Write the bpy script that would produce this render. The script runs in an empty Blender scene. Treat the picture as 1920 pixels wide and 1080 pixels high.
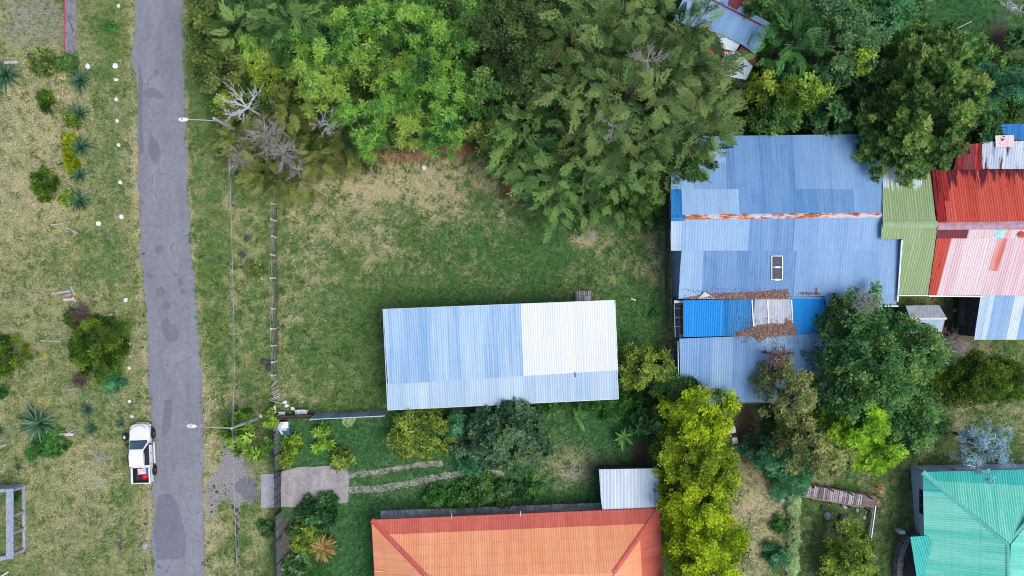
import bpy, math, random
import numpy as np

# ------------------------------------------------------------------ camera, world, sun, exposure
S = 0.0475            # metres per photo pixel on the ground
H = 70.0              # height of the drone above the ground
sc = bpy.context.scene
cam_d = bpy.data.cameras.new('camera')
cam = bpy.data.objects.new('camera', cam_d)
sc.collection.objects.link(cam)
cam.location = (0, 0, H)
cam.rotation_euler = (0, 0, 0)
cam_d.sensor_width = 36.0
cam_d.lens = 36.0 * H / (1920 * S)
cam_d.clip_start = 0.5
cam_d.clip_end = 2500
sc.camera = cam

SUN_EL, SUN_AZ = math.radians(62), math.atan2(0.90, -0.36)      # azimuth clockwise from +Y (east-south-east)
world = bpy.data.worlds.new('World')
sc.world = world
world.use_nodes = True
wn = world.node_tree
bg = wn.nodes['Background']
sky = wn.nodes.new('ShaderNodeTexSky')
sky.sky_type = 'NISHITA'
sky.sun_disc = False
sky.sun_elevation = SUN_EL
sky.sun_rotation = SUN_AZ
sky.air_density = 0.8
sky.dust_density = 2.5
sky.ozone_density = 0.8
wn.links.new(sky.outputs[0], bg.inputs[0])
bg.inputs[1].default_value = 0.115
sun_d = bpy.data.lights.new('sun', 'SUN')
sun_d.energy = 1.30
sun_d.angle = math.radians(38)
sun_d.color = (1.0, 0.94, 0.85)
sun = bpy.data.objects.new('sun', sun_d)
sc.collection.objects.link(sun)
from mathutils import Vector
sd = Vector((math.sin(SUN_AZ) * math.cos(SUN_EL), math.cos(SUN_AZ) * math.cos(SUN_EL), math.sin(SUN_EL)))
sun.rotation_euler = sd.to_track_quat('Z', 'Y').to_euler()
sc.view_settings.view_transform = 'Standard'
sc.view_settings.look = 'None'
sc.view_settings.gamma = 1.0
sc.view_settings.use_curve_mapping = False
sc.view_settings.exposure = 0.68
sc.render.engine = 'CYCLES'
sc.cycles.use_denoising = True
sc.cycles.filter_width = 1.0
sc.cycles.max_bounces = 6
sc.cycles.diffuse_bounces = 4
sc.cycles.glossy_bounces = 2
sc.cycles.transmission_bounces = 4
sc.cycles.caustics_reflective = False
sc.cycles.caustics_refractive = False

rnd = random.Random(7)
nrng = np.random.default_rng(11)

# ------------------------------------------------------------------ helpers
def P(px, py, z=0.0):
    k = S * (H - z) / H
    return np.array([(px - 960) * k, (540 - py) * k, z])

def to_px(x, y, z):
    k = S * (H - z) / H
    return x / k + 960, 540 - y / k

LOC = {}
def link(o):
    sc.collection.objects.link(o)
    return o

def tag(o, label=None, cat=None, group=None, kind=None):
    if label: o['label'] = label
    if cat: o['category'] = cat
    if group: o['group'] = group
    if kind: o['kind'] = kind
    return o

def thing(name, label, cat, loc, group=None, rotz=0.0):
    o = link(bpy.data.objects.new(name, None))
    o.empty_display_size = 0.3
    o.location = tuple(float(c) for c in loc)
    o.rotation_euler = (0, 0, rotz)
    LOC[o.name] = np.array(loc, float)
    return tag(o, label, cat, group)

def mesh(name, v, f, mat=None, smooth=False, uv=None, attrs=None):
    """v (n,3); f: list of index tuples, or an (m,k) int array."""
    v = np.asarray(v, dtype=np.float32).reshape(-1, 3)
    me = bpy.data.meshes.new(name)
    if isinstance(f, np.ndarray):
        m, k = f.shape
        me.vertices.add(len(v)); me.vertices.foreach_set('co', v.ravel())
        me.loops.add(m * k); me.loops.foreach_set('vertex_index', f.astype(np.int32).ravel())
        me.polygons.add(m)
        me.polygons.foreach_set('loop_start', np.arange(0, m * k, k, dtype=np.int32))
        me.polygons.foreach_set('loop_total', np.full(m, k, dtype=np.int32))
        me.update(calc_edges=True)
    else:
        me.from_pydata([tuple(map(float, p)) for p in v], [], [tuple(int(i) for i in q) for q in f])
        me.update()
    if attrs:
        for an, av in attrs.items():
            a = me.attributes.new(an, 'FLOAT', 'POINT')
            a.data.foreach_set('value', np.asarray(av, dtype=np.float32))
    if uv is not None:
        ul = me.uv_layers.new(name='UVMap')
        li = np.empty(len(me.loops), dtype=np.int32); me.loops.foreach_get('vertex_index', li)
        ul.data.foreach_set('uv', np.asarray(uv, dtype=np.float32)[li].ravel())
    if smooth:
        me.polygons.foreach_set('use_smooth', np.ones(len(me.polygons), dtype=bool))
    if mat is not None:
        me.materials.append(mat)
    return me

def obj(name, v, f, mat=None, parent=None, local=False, **kw):
    v = np.asarray(v, dtype=np.float64).reshape(-1, 3)
    base = np.zeros(3)
    if parent is not None:
        base = LOC[parent.name]
        if not local: v = v - base
    o = link(bpy.data.objects.new(name, mesh(name, v, f, mat, **kw)))
    LOC[o.name] = base
    if parent is not None: o.parent = parent
    return o

def inst(name, me, parent, loc=(0, 0, 0), rot=(0, 0, 0), scale=(1, 1, 1)):
    o = link(bpy.data.objects.new(name, me))
    o.location, o.rotation_euler, o.scale = loc, rot, scale
    if parent is not None:
        o.parent = parent
        LOC[o.name] = LOC[parent.name]
    else:
        LOC[o.name] = np.array(loc, float)
    return o

class MB:
    def __init__(s): s.v, s.f = [], []
    def add(s, v, f):
        n = len(s.v)
        s.v.extend([tuple(map(float, p)) for p in v]); s.f.extend([tuple(i + n for i in q) for q in f])
        return s
    def box(s, c, size, rotz=0.0, taper=1.0):
        hx, hy, hz = [q / 2 for q in size]
        cr, sr = math.cos(rotz), math.sin(rotz)
        v = []
        for z, t in ((-hz, 1.0), (hz, taper)):
            for x, y in ((-hx, -hy), (hx, -hy), (hx, hy), (-hx, hy)):
                v.append((c[0] + (x * cr - y * sr) * t, c[1] + (x * sr + y * cr) * t, c[2] + z))
        return s.add(v, [(3, 2, 1, 0), (4, 5, 6, 7), (0, 1, 5, 4), (1, 2, 6, 5), (2, 3, 7, 6), (3, 0, 4, 7)])
    def beam(s, a, b, w, h, roll_up=(0, 0, 1)):
        """a box of section w x h along a->b"""
        a, b = np.array(a, float), np.array(b, float)
        d = b - a; d /= np.linalg.norm(d)
        up = np.array(roll_up, float)
        if abs(d @ up) > 0.97: up = np.array((1.0, 0, 0))
        x = np.cross(d, up); x /= np.linalg.norm(x); y = np.cross(x, d)
        v = []
        for p in (a, b):
            for q, r in ((-1, -1), (1, -1), (1, 1), (-1, 1)):
                v.append(p + x * q * w / 2 + y * r * h / 2)
        return s.add(v, [(0, 1, 2, 3), (7, 6, 5, 4), (4, 5, 1, 0), (5, 6, 2, 1), (6, 7, 3, 2), (7, 4, 0, 3)])
    def tube(s, pts, radii, seg=6, cap=True):
        pts = [np.array(p, float) for p in pts]
        if np.isscalar(radii): radii = [radii] * len(pts)
        rings = []
        for i, p in enumerate(pts):
            d = pts[min(i + 1, len(pts) - 1)] - pts[max(i - 1, 0)]
            d = d / (np.linalg.norm(d) + 1e-9)
            up = np.array((0, 0, 1.0)) if abs(d[2]) < 0.9 else np.array((1.0, 0, 0))
            x = np.cross(d, up); x /= np.linalg.norm(x); y = np.cross(d, x)
            rings.append([p + radii[i] * (math.cos(2 * math.pi * k / seg) * x + math.sin(2 * math.pi * k / seg) * y) for k in range(seg)])
        v = [q for r in rings for q in r]; f = []
        for i in range(len(pts) - 1):
            for k in range(seg):
                a, b = i * seg + k, i * seg + (k + 1) % seg
                f.append((a, b, b + seg, a + seg))
        if cap:
            f.append(tuple(range(seg - 1, -1, -1))); f.append(tuple((len(pts) - 1) * seg + k for k in range(seg)))
        return s.add(v, f)
    def lathe(s, c, prof, seg=12, axis=2):
        v, f = [], []
        for r, h in prof:
            for k in range(seg):
                a = 2 * math.pi * k / seg
                p = [r * math.cos(a), r * math.sin(a), h]
                if axis == 0: p = [h, p[0], p[1]]
                v.append((c[0] + p[0], c[1] + p[1], c[2] + p[2]))
        for i in range(len(prof) - 1):
            for k in range(seg):
                a, b = i * seg + k, i * seg + (k + 1) % seg
                f.append((a, b, b + seg, a + seg))
        f.append(tuple(range(seg - 1, -1, -1))); f.append(tuple((len(prof) - 1) * seg + k for k in range(seg)))
        return s.add(v, f)
    def build(s, name, mat=None, parent=None, local=False, **kw):
        return obj(name, s.v, s.f, mat, parent, local, **kw)

# ------------------------------------------------------------------ materials
def lin(r, g, b, k=1.0):
    return tuple(k * ((c / 255) / 12.92 if c / 255 <= 0.04045 else ((c / 255 + 0.055) / 1.055) ** 2.4) for c in (r, g, b))

class NT:
    def __init__(s, name):
        s.m = bpy.data.materials.new(name); s.m.use_nodes = True
        s.t = s.m.node_tree; s.n = s.t.nodes
        s.b = s.n['Principled BSDF']; s.out = s.n['Material Output']
    def node(s, typ, **kw):
        n = s.n.new(typ)
        for k, v in kw.items(): setattr(n, k, v)
        return n
    def link(s, a, b): s.t.links.new(a, b)
    def val(s, x, sock):
        if isinstance(x, (int, float)): sock.default_value = x
        elif isinstance(x, tuple): sock.default_value = x if len(x) == 4 or sock.type == 'VECTOR' else (*x, 1)
        else: s.link(x, sock)
    def pos(s): return s.node('ShaderNodeNewGeometry').outputs['Position']
    def attr(s, a):
        return s.node('ShaderNodeAttribute', attribute_name=a).outputs['Fac']
    def mapping(s, vec, scale):
        n = s.node('ShaderNodeVectorMath', operation='MULTIPLY')
        s.link(vec, n.inputs[0]); n.inputs[1].default_value = scale
        return n.outputs[0]
    def noise(s, vec, scale, detail=4.0, rough=0.6, dist=0.0):
        n = s.node('ShaderNodeTexNoise')
        if vec is not None: s.link(vec, n.inputs['Vector'])
        n.inputs['Scale'].default_value = scale; n.inputs['Detail'].default_value = detail
        n.inputs['Roughness'].default_value = rough; n.inputs['Distortion'].default_value = dist
        return n.outputs['Fac']
    def vor(s, vec, scale, feature='F1', rnd_=1.0):
        n = s.node('ShaderNodeTexVoronoi', feature=feature)
        if vec is not None: s.link(vec, n.inputs['Vector'])
        n.inputs['Scale'].default_value = scale; n.inputs['Randomness'].default_value = rnd_
        return n.outputs['Distance']
    def math(s, op, a, b=0.0, c=0.0, clamp=False):
        n = s.node('ShaderNodeMath', operation=op, use_clamp=clamp)
        s.val(a, n.inputs[0]); s.val(b, n.inputs[1]); s.val(c, n.inputs[2])
        return n.outputs[0]
    def ss(s, x, lo, hi):
        n = s.node('ShaderNodeMapRange', interpolation_type='SMOOTHSTEP')
        s.val(x, n.inputs['Value']); n.inputs['From Min'].default_value = lo; n.inputs['From Max'].default_value = hi
        return n.outputs['Result']
    def mix(s, f, a, b):
        n = s.node('ShaderNodeMix', data_type='RGBA')
        s.val(f, n.inputs[0]); s.val(a, n.inputs[6]); s.val(b, n.inputs[7])
        return n.outputs[2]
    def scale(s, col, f):
        n = s.node('ShaderNodeMix', data_type='RGBA', blend_type='MULTIPLY')
        n.inputs[0].default_value = 1.0
        s.val(col, n.inputs[6]); s.val(f, n.inputs[7])
        return n.outputs[2]
    def bump(s, h, strength=0.3, dist=0.05):
        n = s.node('ShaderNodeBump'); n.inputs['Strength'].default_value = strength; n.inputs['Distance'].default_value = dist
        s.link(h, n.inputs['Height']); s.link(n.outputs[0], s.b.inputs['Normal'])
    def done(s, col, rough=0.8, metal=0.0, spec=0.4):
        s.val(col, s.b.inputs['Base Color']); s.val(rough, s.b.inputs['Roughness'])
        s.b.inputs['Metallic'].default_value = metal; s.b.inputs['Specular IOR Level'].default_value = spec
        return s.m

_cache = {}
def plain(name, col, rough=0.7, metal=0.0, var=0.25, scale=2.5, spec=0.4, bump=0.0):
    if name in _cache: return _cache[name]
    t = NT(name); p = t.pos()
    n = t.noise(p, scale, 5)
    f = t.ss(n, 0.3, 0.7)
    c = t.mix(f, tuple(x * (1 - var) for x in col), tuple(min(1, x * (1 + var)) for x in col))
    if bump: t.bump(t.noise(p, scale * 8, 3), bump, 0.03)
    _cache[name] = t.done(c, rough, metal, spec)
    return _cache[name]

def sheet_mat(name, col, light=None, rust=0.0, rough=0.5, metal=0.0, streak=0.35, rust_col=(0.20, 0.045, 0.02), grime=0.2, dots=0.22, spec=0.18):
    """painted / galvanised roofing sheet: streaks that run down the slope, wear and rust; UV = metres (across, down)"""
    if name in _cache: return _cache[name]
    t = NT(name)
    uv = t.node('ShaderNodeTexCoord').outputs['UV']
    light = light or tuple(min(0.9, c * 1.35) for c in col)
    st = t.noise(t.mapping(uv, (1.1, 0.06, 1)), 1.0, 3, 0.55)
    fine = t.noise(t.mapping(uv, (5.0, 0.25, 1)), 1.0, 4, 0.6)
    f = t.math('MULTIPLY', t.ss(t.math('ADD', t.math('MULTIPLY', st, 0.65), t.math('MULTIPLY', fine, 0.35)), 0.36, 0.66), streak)
    c = t.mix(f, col, light)
    rn = t.node('ShaderNodeObjectInfo').outputs['Random']
    k = t.node('ShaderNodeMapRange'); t.link(rn, k.inputs['Value']); k.inputs['To Min'].default_value = 0.965; k.inputs['To Max'].default_value = 1.03
    comb = t.node('ShaderNodeCombineColor')
    for i in range(3): t.link(k.outputs[0], comb.inputs[i])
    c = t.scale(c, comb.outputs[0])
    blot = t.noise(t.mapping(uv, (1.6, 0.9, 1)), 1.0, 6, 0.7)
    c = t.mix(t.math('MULTIPLY', t.ss(blot, 0.5, 0.75), grime), c, tuple(x * 0.55 for x in col))
    # fixing screws: rows of small dots across every 0.8 m
    sep = t.node('ShaderNodeSeparateXYZ'); t.link(uv, sep.inputs[0])
    fu = t.math('ABSOLUTE', t.math('SUBTRACT', t.math('FRACT', t.math('MULTIPLY', sep.outputs[0], 2.5)), 0.5))
    fv = t.math('ABSOLUTE', t.math('SUBTRACT', t.math('FRACT', t.math('MULTIPLY', sep.outputs[1], 0.95)), 0.5))
    dot = t.math('MULTIPLY', t.math('LESS_THAN', fu, 0.10), t.math('LESS_THAN', fv, 0.035))
    c = t.mix(t.math('MULTIPLY', dot, dots), c, tuple(x * 0.35 for x in col))
    if rust:
        rs = t.noise(t.mapping(uv, (2.2, 0.35, 1)), 1.0, 6, 0.7)
        c = t.mix(t.ss(rs, 0.66 - 0.3 * rust, 0.78 - 0.3 * rust), c, rust_col)
    _cache[name] = t.done(c, rough, metal, spec)
    return _cache[name]

def leaf_mat(name, dark, mid, light, odd=None, trans=0.25, gain=2.1):
    if name in _cache: return _cache[name]
    dark, mid, light = (tuple(x * g_ for x in c_) for c_, g_ in ((dark, gain * .75), (mid, gain * 1.02), (light, gain * 1.22)))
    t = NT(name)
    a = t.attr('tint')
    r = t.node('ShaderNodeValToRGB'); t.link(a, r.inputs[0])
    el = r.color_ramp.elements
    el[0].position, el[0].color = 0.0, (*dark, 1)
    el[1].position, el[1].color = 1.0, (*(odd or light), 1)
    e = el.new(0.45); e.color = (*mid, 1)
    e = el.new(0.85); e.color = (*light, 1)
    c = r.outputs[0]
    t.done(c, 0.6, 0, 0.08)
    tr = t.node('ShaderNodeBsdfTranslucent'); t.link(c, tr.inputs[0])
    mx = t.node('ShaderNodeMixShader'); mx.inputs[0].default_value = trans
    t.link(t.b.outputs[0], mx.inputs[1]); t.link(tr.outputs[0], mx.inputs[2]); t.link(mx.outputs[0], t.out.inputs[0])
    _cache[name] = t.m
    return t.m
# ------------------------------------------------------------------ ground fields (in photo pixels, only used to say what grows where)
RY = [-3000, 0, 60, 115, 170, 250, 330, 430, 500, 560, 640, 720, 800, 900, 1000, 1080, 4200]
RL = [256, 255, 253, 250, 256, 259, 260, 263, 268, 271, 277, 280, 284, 285, 286, 287, 290]
RR = [342, 342, 343, 344, 346, 348, 351, 356, 362, 367, 374, 379, 380, 381, 384, 383, 384]

def blob(px, py, cx, cy, rx, ry, p=2.0):
    return np.exp(-(np.abs((px - cx) / rx) ** p + np.abs((py - cy) / ry) ** p))

_L = np.random.default_rng(77).uniform(0, 1, (256, 256))
def vnoise(x, y):
    xi, yi = np.floor(x).astype(int), np.floor(y).astype(int); fx, fy_ = x - xi, y - yi
    fx = fx * fx * (3 - 2 * fx); fy_ = fy_ * fy_ * (3 - 2 * fy_)
    g = lambda a, b: _L[a % 256, b % 256]
    return (g(xi, yi) * (1 - fx) + g(xi + 1, yi) * fx) * (1 - fy_) + (g(xi, yi + 1) * (1 - fx) + g(xi + 1, yi + 1) * fx) * fy_
def fbm(x, y, base, octs=4):
    s, a, t_ = 0, 1.0, 0
    for i in range(octs): s = s + a * vnoise(x / base * 2 ** i + 17 * i, y / base * 2 ** i + 31 * i); t_ += a; a *= .72
    return s / t_

def fields(px, py):
    px = np.asarray(px, float); py = np.asarray(py, float)
    l = np.interp(py, RY, RL); r = np.interp(py, RY, RR)
    sig = lambda x, w: 1 / (1 + np.exp(-np.clip(x / w, -40, 40)))
    left = sig(l - px, 4); east = sig(px - r, 4) * sig(515 - px, 5)
    yard = sig(px - 515, 5) * sig(778 - py, 5) * sig(1262 - px, 10)
    garden = sig(px - 515, 5) * sig(py - 778, 5) * sig(1240 - px, 10)
    right = sig(px - 1255, 10)
    dry = 0.45 * left + 0.30 * east + 0.33 * yard + 0.02 * garden + 0.32 * right
    # left field
    dry += left * (0.30 * blob(px, py, 60, 240, 110, 120) + 0.22 * blob(px, py, 50, 400, 110, 90) + 0.16 * blob(px, py, 60, 640, 100, 120)
                   + 0.20 * blob(px, py, 150, 870, 60, 60) - 0.28 * blob(px, py, 200, 60, 45, 110) - 0.20 * blob(px, py, 205, 290, 25, 130)
                   - 0.22 * blob(px, py, 195, 480, 60, 50) - 0.10 * blob(px, py, 60, 500, 70, 50) - 0.14 * blob(px, py, 150, 740, 60, 60)
                   - 0.2 * blob(px, py, 240, 940, 20, 60) + 0.12 * blob(px, py, 90, 960, 60, 60))
    # road edges
    dry += left * 0.50 * np.exp(-((l - px) / 12) ** 2) + east * 0.5 * np.exp(-((px - r) / 6) ** 2)
    we = np.interp(py, [0, 350, 500, 650, 760, 1080], [6, 8, 10, 22, 34, 34])
    dry += east * np.interp(py, [0, 300, 500, 620, 760], [0.1, 0.2, 0.3, 0.40, 0.46]) * np.exp(-np.abs((px - r) / we) ** 3)
    dry += east * (-0.22 * blob(px, py, 385, 420, 24, 110) - 0.2 * blob(px, py, 405, 620, 22, 90) + 0.12 * blob(px, py, 455, 520, 35, 120) - 0.1 * blob(px, py, 380, 250, 25, 80)
                   + 0.15 * blob(px, py, 430, 720, 25, 30) - 0.15 * blob(px, py, 480, 740, 28, 50) + 0.22 * blob(px, py, 480, 1010, 20, 60) - 0.2 * blob(px, py, 505, 1030, 12, 70))
    # yard lawn
    dry += yard * (0.62 * blob(px, py, 765, 328, 178, 58) + 0.20 * blob(px, py, 620, 420, 110, 80) + 0.12 * blob(px, py, 850, 390, 90, 30) - 0.30 * blob(px, py, 1000, 470, 170, 70)
                   - 0.12 * blob(px, py, 640, 640, 60, 90) - 0.38 * blob(px, py, 690, 660, 42, 110) - 0.30 * blob(px, py, 850, 560, 150, 26) - 0.06 * blob(px, py, 600, 720, 60, 30)
                   - 0.42 * blob(px, py, 1195, 640, 42, 90) + 0.16 * blob(px, py, 1215, 480, 36, 70) + 0.12 * blob(px, py, 1120, 520, 60, 40) - 0.25 * blob(px, py, 930, 600, 300, 40)
                   + 0.8 * blob(px, py, 1102, 443, 27, 26) + 0.1 * blob(px, py, 540, 560, 40, 130))
    dry += garden * (0.55 * blob(px, py, 1065, 872, 75, 52) + 0.25 * blob(px, py, 700, 905, 110, 40) + 0.10 * blob(px, py, 760, 800, 50, 40) + 0.2 * blob(px, py, 530, 830, 18, 40))
    dry += right * (0.62 * blob(px, py, 1420, 960, 45, 130) + 0.10 * blob(px, py, 1850, 790, 90, 60) - 0.06 * blob(px, py, 1580, 990, 60, 60) - 0.7 * blob(px, py, 1820, 60, 130, 100)
                    - 0.1 * blob(px, py, 1670, 960, 40, 70) - 0.1 * blob(px, py, 1850, 665, 60, 20))
    soil = (0.9 * blob(px, py, 1875, 100, 45, 80) + 0.85 * blob(px, py, 1400, 800, 24, 60) + 0.5 * blob(px, py, 1420, 900, 45, 60) + 0.9 * blob(px, py, 1200, 850, 22, 30)
            + 0.6 * blob(px, py, 1130, 880, 50, 30) + 0.7 * blob(px, py, 1250, 500, 7, 160, 4) + 0.8 * blob(px, py, 700, 60, 330, 170, 4) + 0.8 * blob(px, py, 1150, 200, 230, 170, 4)
            + 0.7 * blob(px, py, 1550, 130, 160, 110, 4) + 0.55 * blob(px, py, 1640, 700, 150, 150, 4) + 0.5 * blob(px, py, 1820, 615, 130, 50, 4) + 0.7 * blob(px, py, 1310, 900, 70, 180, 4)
            + 0.6 * blob(px, py, 275, 960, 7, 60) + 0.45 * blob(px, py, 268, 560, 6, 70) + 0.65 * blob(px, py, 225, 1020, 14, 40) + 0.65 * blob(px, py, 150, 590, 18, 25) + 0.7 * blob(px, py, 148, 712, 18, 16)
            + 0.6 * blob(px, py, 560, 990, 50, 80) + 0.5 * blob(px, py, 440, 960, 10, 120) + 0.55 * blob(px, py, 519, 540, 7, 180, 6) + 0.35 * blob(px, py, 135, 210, 16, 50) + 0.4 * blob(px, py, 130, 780, 30, 30)
            + 0.45 * blob(px, py, 1690, 1000, 14, 60) + 0.3 * blob(px, py, 1600, 1010, 25, 40) + 0.5 * blob(px, py, 1840, 865, 90, 12) + 0.5 * blob(px, py, 100, 850, 60, 14))
    grav = (0.62 * blob(px, py, 1072, 888, 46, 44) + 0.88 * blob(px, py, 434, 908, 58, 46, 3) + 0.9 * blob(px, py, 436, 850, 20, 40, 4) + 0.62 * blob(px, py, 62, 40, 85, 72, 4) + 0.9 * blob(px, py, 1101, 440, 20, 19)
            + 0.6 * blob(px, py, 190, 855, 40, 25) + 0.55 * blob(px, py, 180, 905, 25, 30) + 0.6 * blob(px, py, 395, 960, 12, 40) + 0.55 * blob(px, py, 445, 1000, 7, 80, 4) + 0.35 * blob(px, py, 1810, 650, 40, 14) + 0.7 * blob(px, py, 1795, 650, 22, 20))
    lush = 1.0 * garden + 0.9 * right * blob(px, py, 1800, 40, 110, 90) + 0.55 * yard * sig(px - 800, 60) + 0.15 * yard + 0.35 * right
    pn = fbm(px, py, 50.0, 4) - .5; pn2 = fbm(px + 500, py + 300, 14.0, 3) - .5
    dry = dry + (.75 * pn + .95 * pn2) * (1 - .72 * garden - .40 * left)
    return np.clip(dry, -.4, 1.3), np.clip(soil, 0, 1), np.clip(grav, 0, 1), np.clip(lush, 0, 1)

def px_of(x, y): return x / S + 960, 540 - y / S

# ground sheet: fine where the photo looks, coarse out to the horizon
gx = np.concatenate([[-900, -400, -180, -90, -62], np.arange(-50, 50.01, 0.27), [62, 90, 180, 400, 900]])
gy = np.concatenate([[-900, -400, -160, -70, -42], np.arange(-29, 29.01, 0.27), [42, 70, 160, 400, 900]])
GX, GY = np.meshgrid(gx, gy)
nx_, ny_ = len(gx), len(gy)
idx = np.arange(nx_ * ny_).reshape(ny_, nx_)
gf = np.stack([idx[:-1, :-1], idx[:-1, 1:], idx[1:, 1:], idx[1:, :-1]], -1).reshape(-1, 4)
gpx, gpy = px_of(GX.ravel(), GY.ravel())
D_, So_, Gr_, Lu_ = fields(1920 - np.abs(np.mod(gpx, 3840) - 1920), 1080 - np.abs(np.mod(gpy, 2160) - 1080))
t = NT('ground_grass'); p = t.pos()
n1 = t.noise(p, 0.55, 7, 0.62); n2 = t.noise(p, 2.6, 5, 0.65); n3 = t.noise(p, 9.0, 4, 0.7)
mixn = t.math('ADD', t.math('MULTIPLY', n1, 0.30), t.math('ADD', t.math('MULTIPLY', n2, 0.35), t.math('MULTIPLY', n3, 0.35)))
var = t.ss(t.noise(p, 0.33, 4, 0.6), .35, .65)
lushc = t.mix(t.ss(n2, 0.3, 0.7), (0.032, 0.104, 0.036), (0.078, 0.195, 0.068))
greenc = t.mix(t.ss(n2, 0.3, 0.7), (0.066, 0.135, 0.040), (0.150, 0.235, 0.086))
greenc = t.mix(t.math('MULTIPLY', var, .6), greenc, (0.150, 0.200, 0.046))
green = t.mix(t.attr('lush'), greenc, lushc)
dryc = t.mix(t.ss(n3, 0.32, 0.68), (0.27, 0.235, 0.125), (0.58, 0.51, 0.340))
dryc = t.mix(t.math('MULTIPLY', t.ss(n1, .38, .60), .70), dryc, (0.40, 0.39, 0.175))
f = t.ss(t.math('ADD', t.attr('dry'), t.math('MULTIPLY', t.math('SUBTRACT', mixn, 0.5), 2.2)), 0.02, 1.02)
c = t.mix(f, green, dryc)
vd = t.vor(p, 0.95)                                     # darker weed rosettes in the lawn
weed = t.math('MULTIPLY', t.math('MULTIPLY', t.ss(t.math('ADD', vd, t.math('MULTIPLY', n3, 0.25)), 0.42, 0.24), t.ss(n1, 0.46, 0.60)), 0.75)
c = t.mix(weed, c, (0.045, 0.105, 0.020))
soilc = t.mix(t.ss(n3, 0.3, 0.7), (0.050, 0.034, 0.028), (0.135, 0.095, 0.078))
f2 = t.ss(t.math('ADD', t.attr('soil'), t.math('MULTIPLY', t.math('SUBTRACT', mixn, 0.5), 1.6)), 0.35, 0.75)
c = t.mix(f2, c, soilc)
gravc = t.mix(t.ss(n3, 0.35, 0.65), (0.15, 0.14, 0.155), (0.40, 0.38, 0.40))
f3 = t.ss(t.math('ADD', t.attr('grav'), t.math('MULTIPLY', t.math('SUBTRACT', mixn, 0.5), 2.2)), 0.45, 0.80)
c = t.mix(f3, c, gravc)
t.bump(t.math('ADD', n3, t.math('MULTIPLY', n2, 0.8)), 0.55, 0.12)
GROUND = t.done(c, 0.95, 0, 0.1)
g = obj('ground', np.stack([GX.ravel(), GY.ravel(), np.zeros(GX.size)], 1), gf, GROUND, attrs={'dry': D_, 'soil': So_, 'grav': Gr_, 'lush': Lu_})
tag(g, 'patchy lawn and dry grass that covers the whole plot', 'ground', None, 'structure')

# ------------------------------------------------------------------ flat paving
def jag(poly, step, amp, closed=True, seed=0):
    r = np.random.default_rng(seed); out = []
    n = len(poly)
    for i in range(n if closed else n - 1):
        a, b = np.array(poly[i], float), np.array(poly[(i + 1) % n], float)
        k = max(1, int(np.linalg.norm(b - a) / step))
        for j in range(k):
            q = a + (b - a) * j / k
            out.append(q + (r.normal(0, amp, 2) if True else 0))
    if not closed: out.append(np.array(poly[-1], float))
    return out

def flat(name, pxpoly, z, mat, label=None, cat=None, kind='structure', step=6, amp=0.6, seed=0, thick=None):
    pts = jag(pxpoly, step, amp, True, seed)
    v = [P(q[0], q[1], z) for q in pts]
    n = len(v)
    top = list(range(n))
    x = np.array(v); area = np.sum(x[:, 0] * np.roll(x[:, 1], -1) - np.roll(x[:, 0], -1) * x[:, 1])
    if area < 0: top = top[::-1]
    f = [tuple(top)]
    if thick:
        v = v + [P(q[0], q[1], z) - np.array((0, 0, thick)) for q in pts]
        for i in range(n):
            a, b = top[i], top[(i + 1) % n]
            f.append((b, a, a + n, b + n))
    o = obj(name, v, f, mat)
    return tag(o, label, cat, None, kind)

def asphalt(name, dark, lightc, crack=0.6, rough=0.9):
    t = NT(name); p = t.pos()
    a = t.noise(t.mapping(p, (1.6, .45, 1)), 0.5, 7, 0.65, 0.6); b = t.noise(p, 2.6, 6, 0.75); cc = t.noise(p, 11, 3, 0.8)
    m = t.math('ADD', t.math('MULTIPLY', a, 0.36), t.math('ADD', t.math('MULTIPLY', b, 0.32), t.math('MULTIPLY', cc, 0.32)))
    c = t.mix(t.ss(m, 0.34, 0.66), dark, lightc)
    wv = t.node('ShaderNodeVectorMath', operation='ADD')
    nn = t.node('ShaderNodeTexNoise'); t.link(p, nn.inputs['Vector']); nn.inputs['Scale'].default_value = 0.9
    sc_ = t.node('ShaderNodeVectorMath', operation='SCALE'); t.link(nn.outputs['Color'], sc_.inputs[0]); sc_.inputs['Scale'].default_value = 1.6
    t.link(p, wv.inputs[0]); t.link(sc_.outputs[0], wv.inputs[1])
    e = t.vor(wv.outputs[0], 0.38, 'DISTANCE_TO_EDGE')
    cr = t.math('MULTIPLY', t.math('MULTIPLY', t.ss(e, 0.013, 0.003), t.ss(a, 0.45, 0.62)), crack)
    c = t.mix(cr, c, tuple(x * 0.35 for x in dark))
    pale = t.math('MULTIPLY', t.ss(t.noise(p, 0.8, 6, 0.75, 1.0), 0.60, 0.74), 0.35)
    c = t.mix(pale, c, tuple(min(1, x * 1.5) for x in lightc))
    t.bump(t.math('ADD', cc, b), 0.3, 0.03)
    return t.done(c, rough, 0, 0.25)

ASPH = asphalt('worn_asphalt', (0.160, 0.171, 0.203), (0.270, 0.284, 0.328))
ASPH_NEW = asphalt('patch_asphalt', (0.132, 0.142, 0.176), (0.198, 0.210, 0.250), 0.2)
ASPH_OLD = asphalt('stained_asphalt', (0.128, 0.137, 0.172), (0.205, 0.216, 0.258), 0.3)
CONC = asphalt('old_concrete', (0.21, 0.195, 0.205), (0.47, 0.445, 0.45), 0.4)
CONC_GREY = asphalt('grey_concrete', (0.22, 0.225, 0.27), (0.44, 0.45, 0.51), 0.3)

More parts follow.
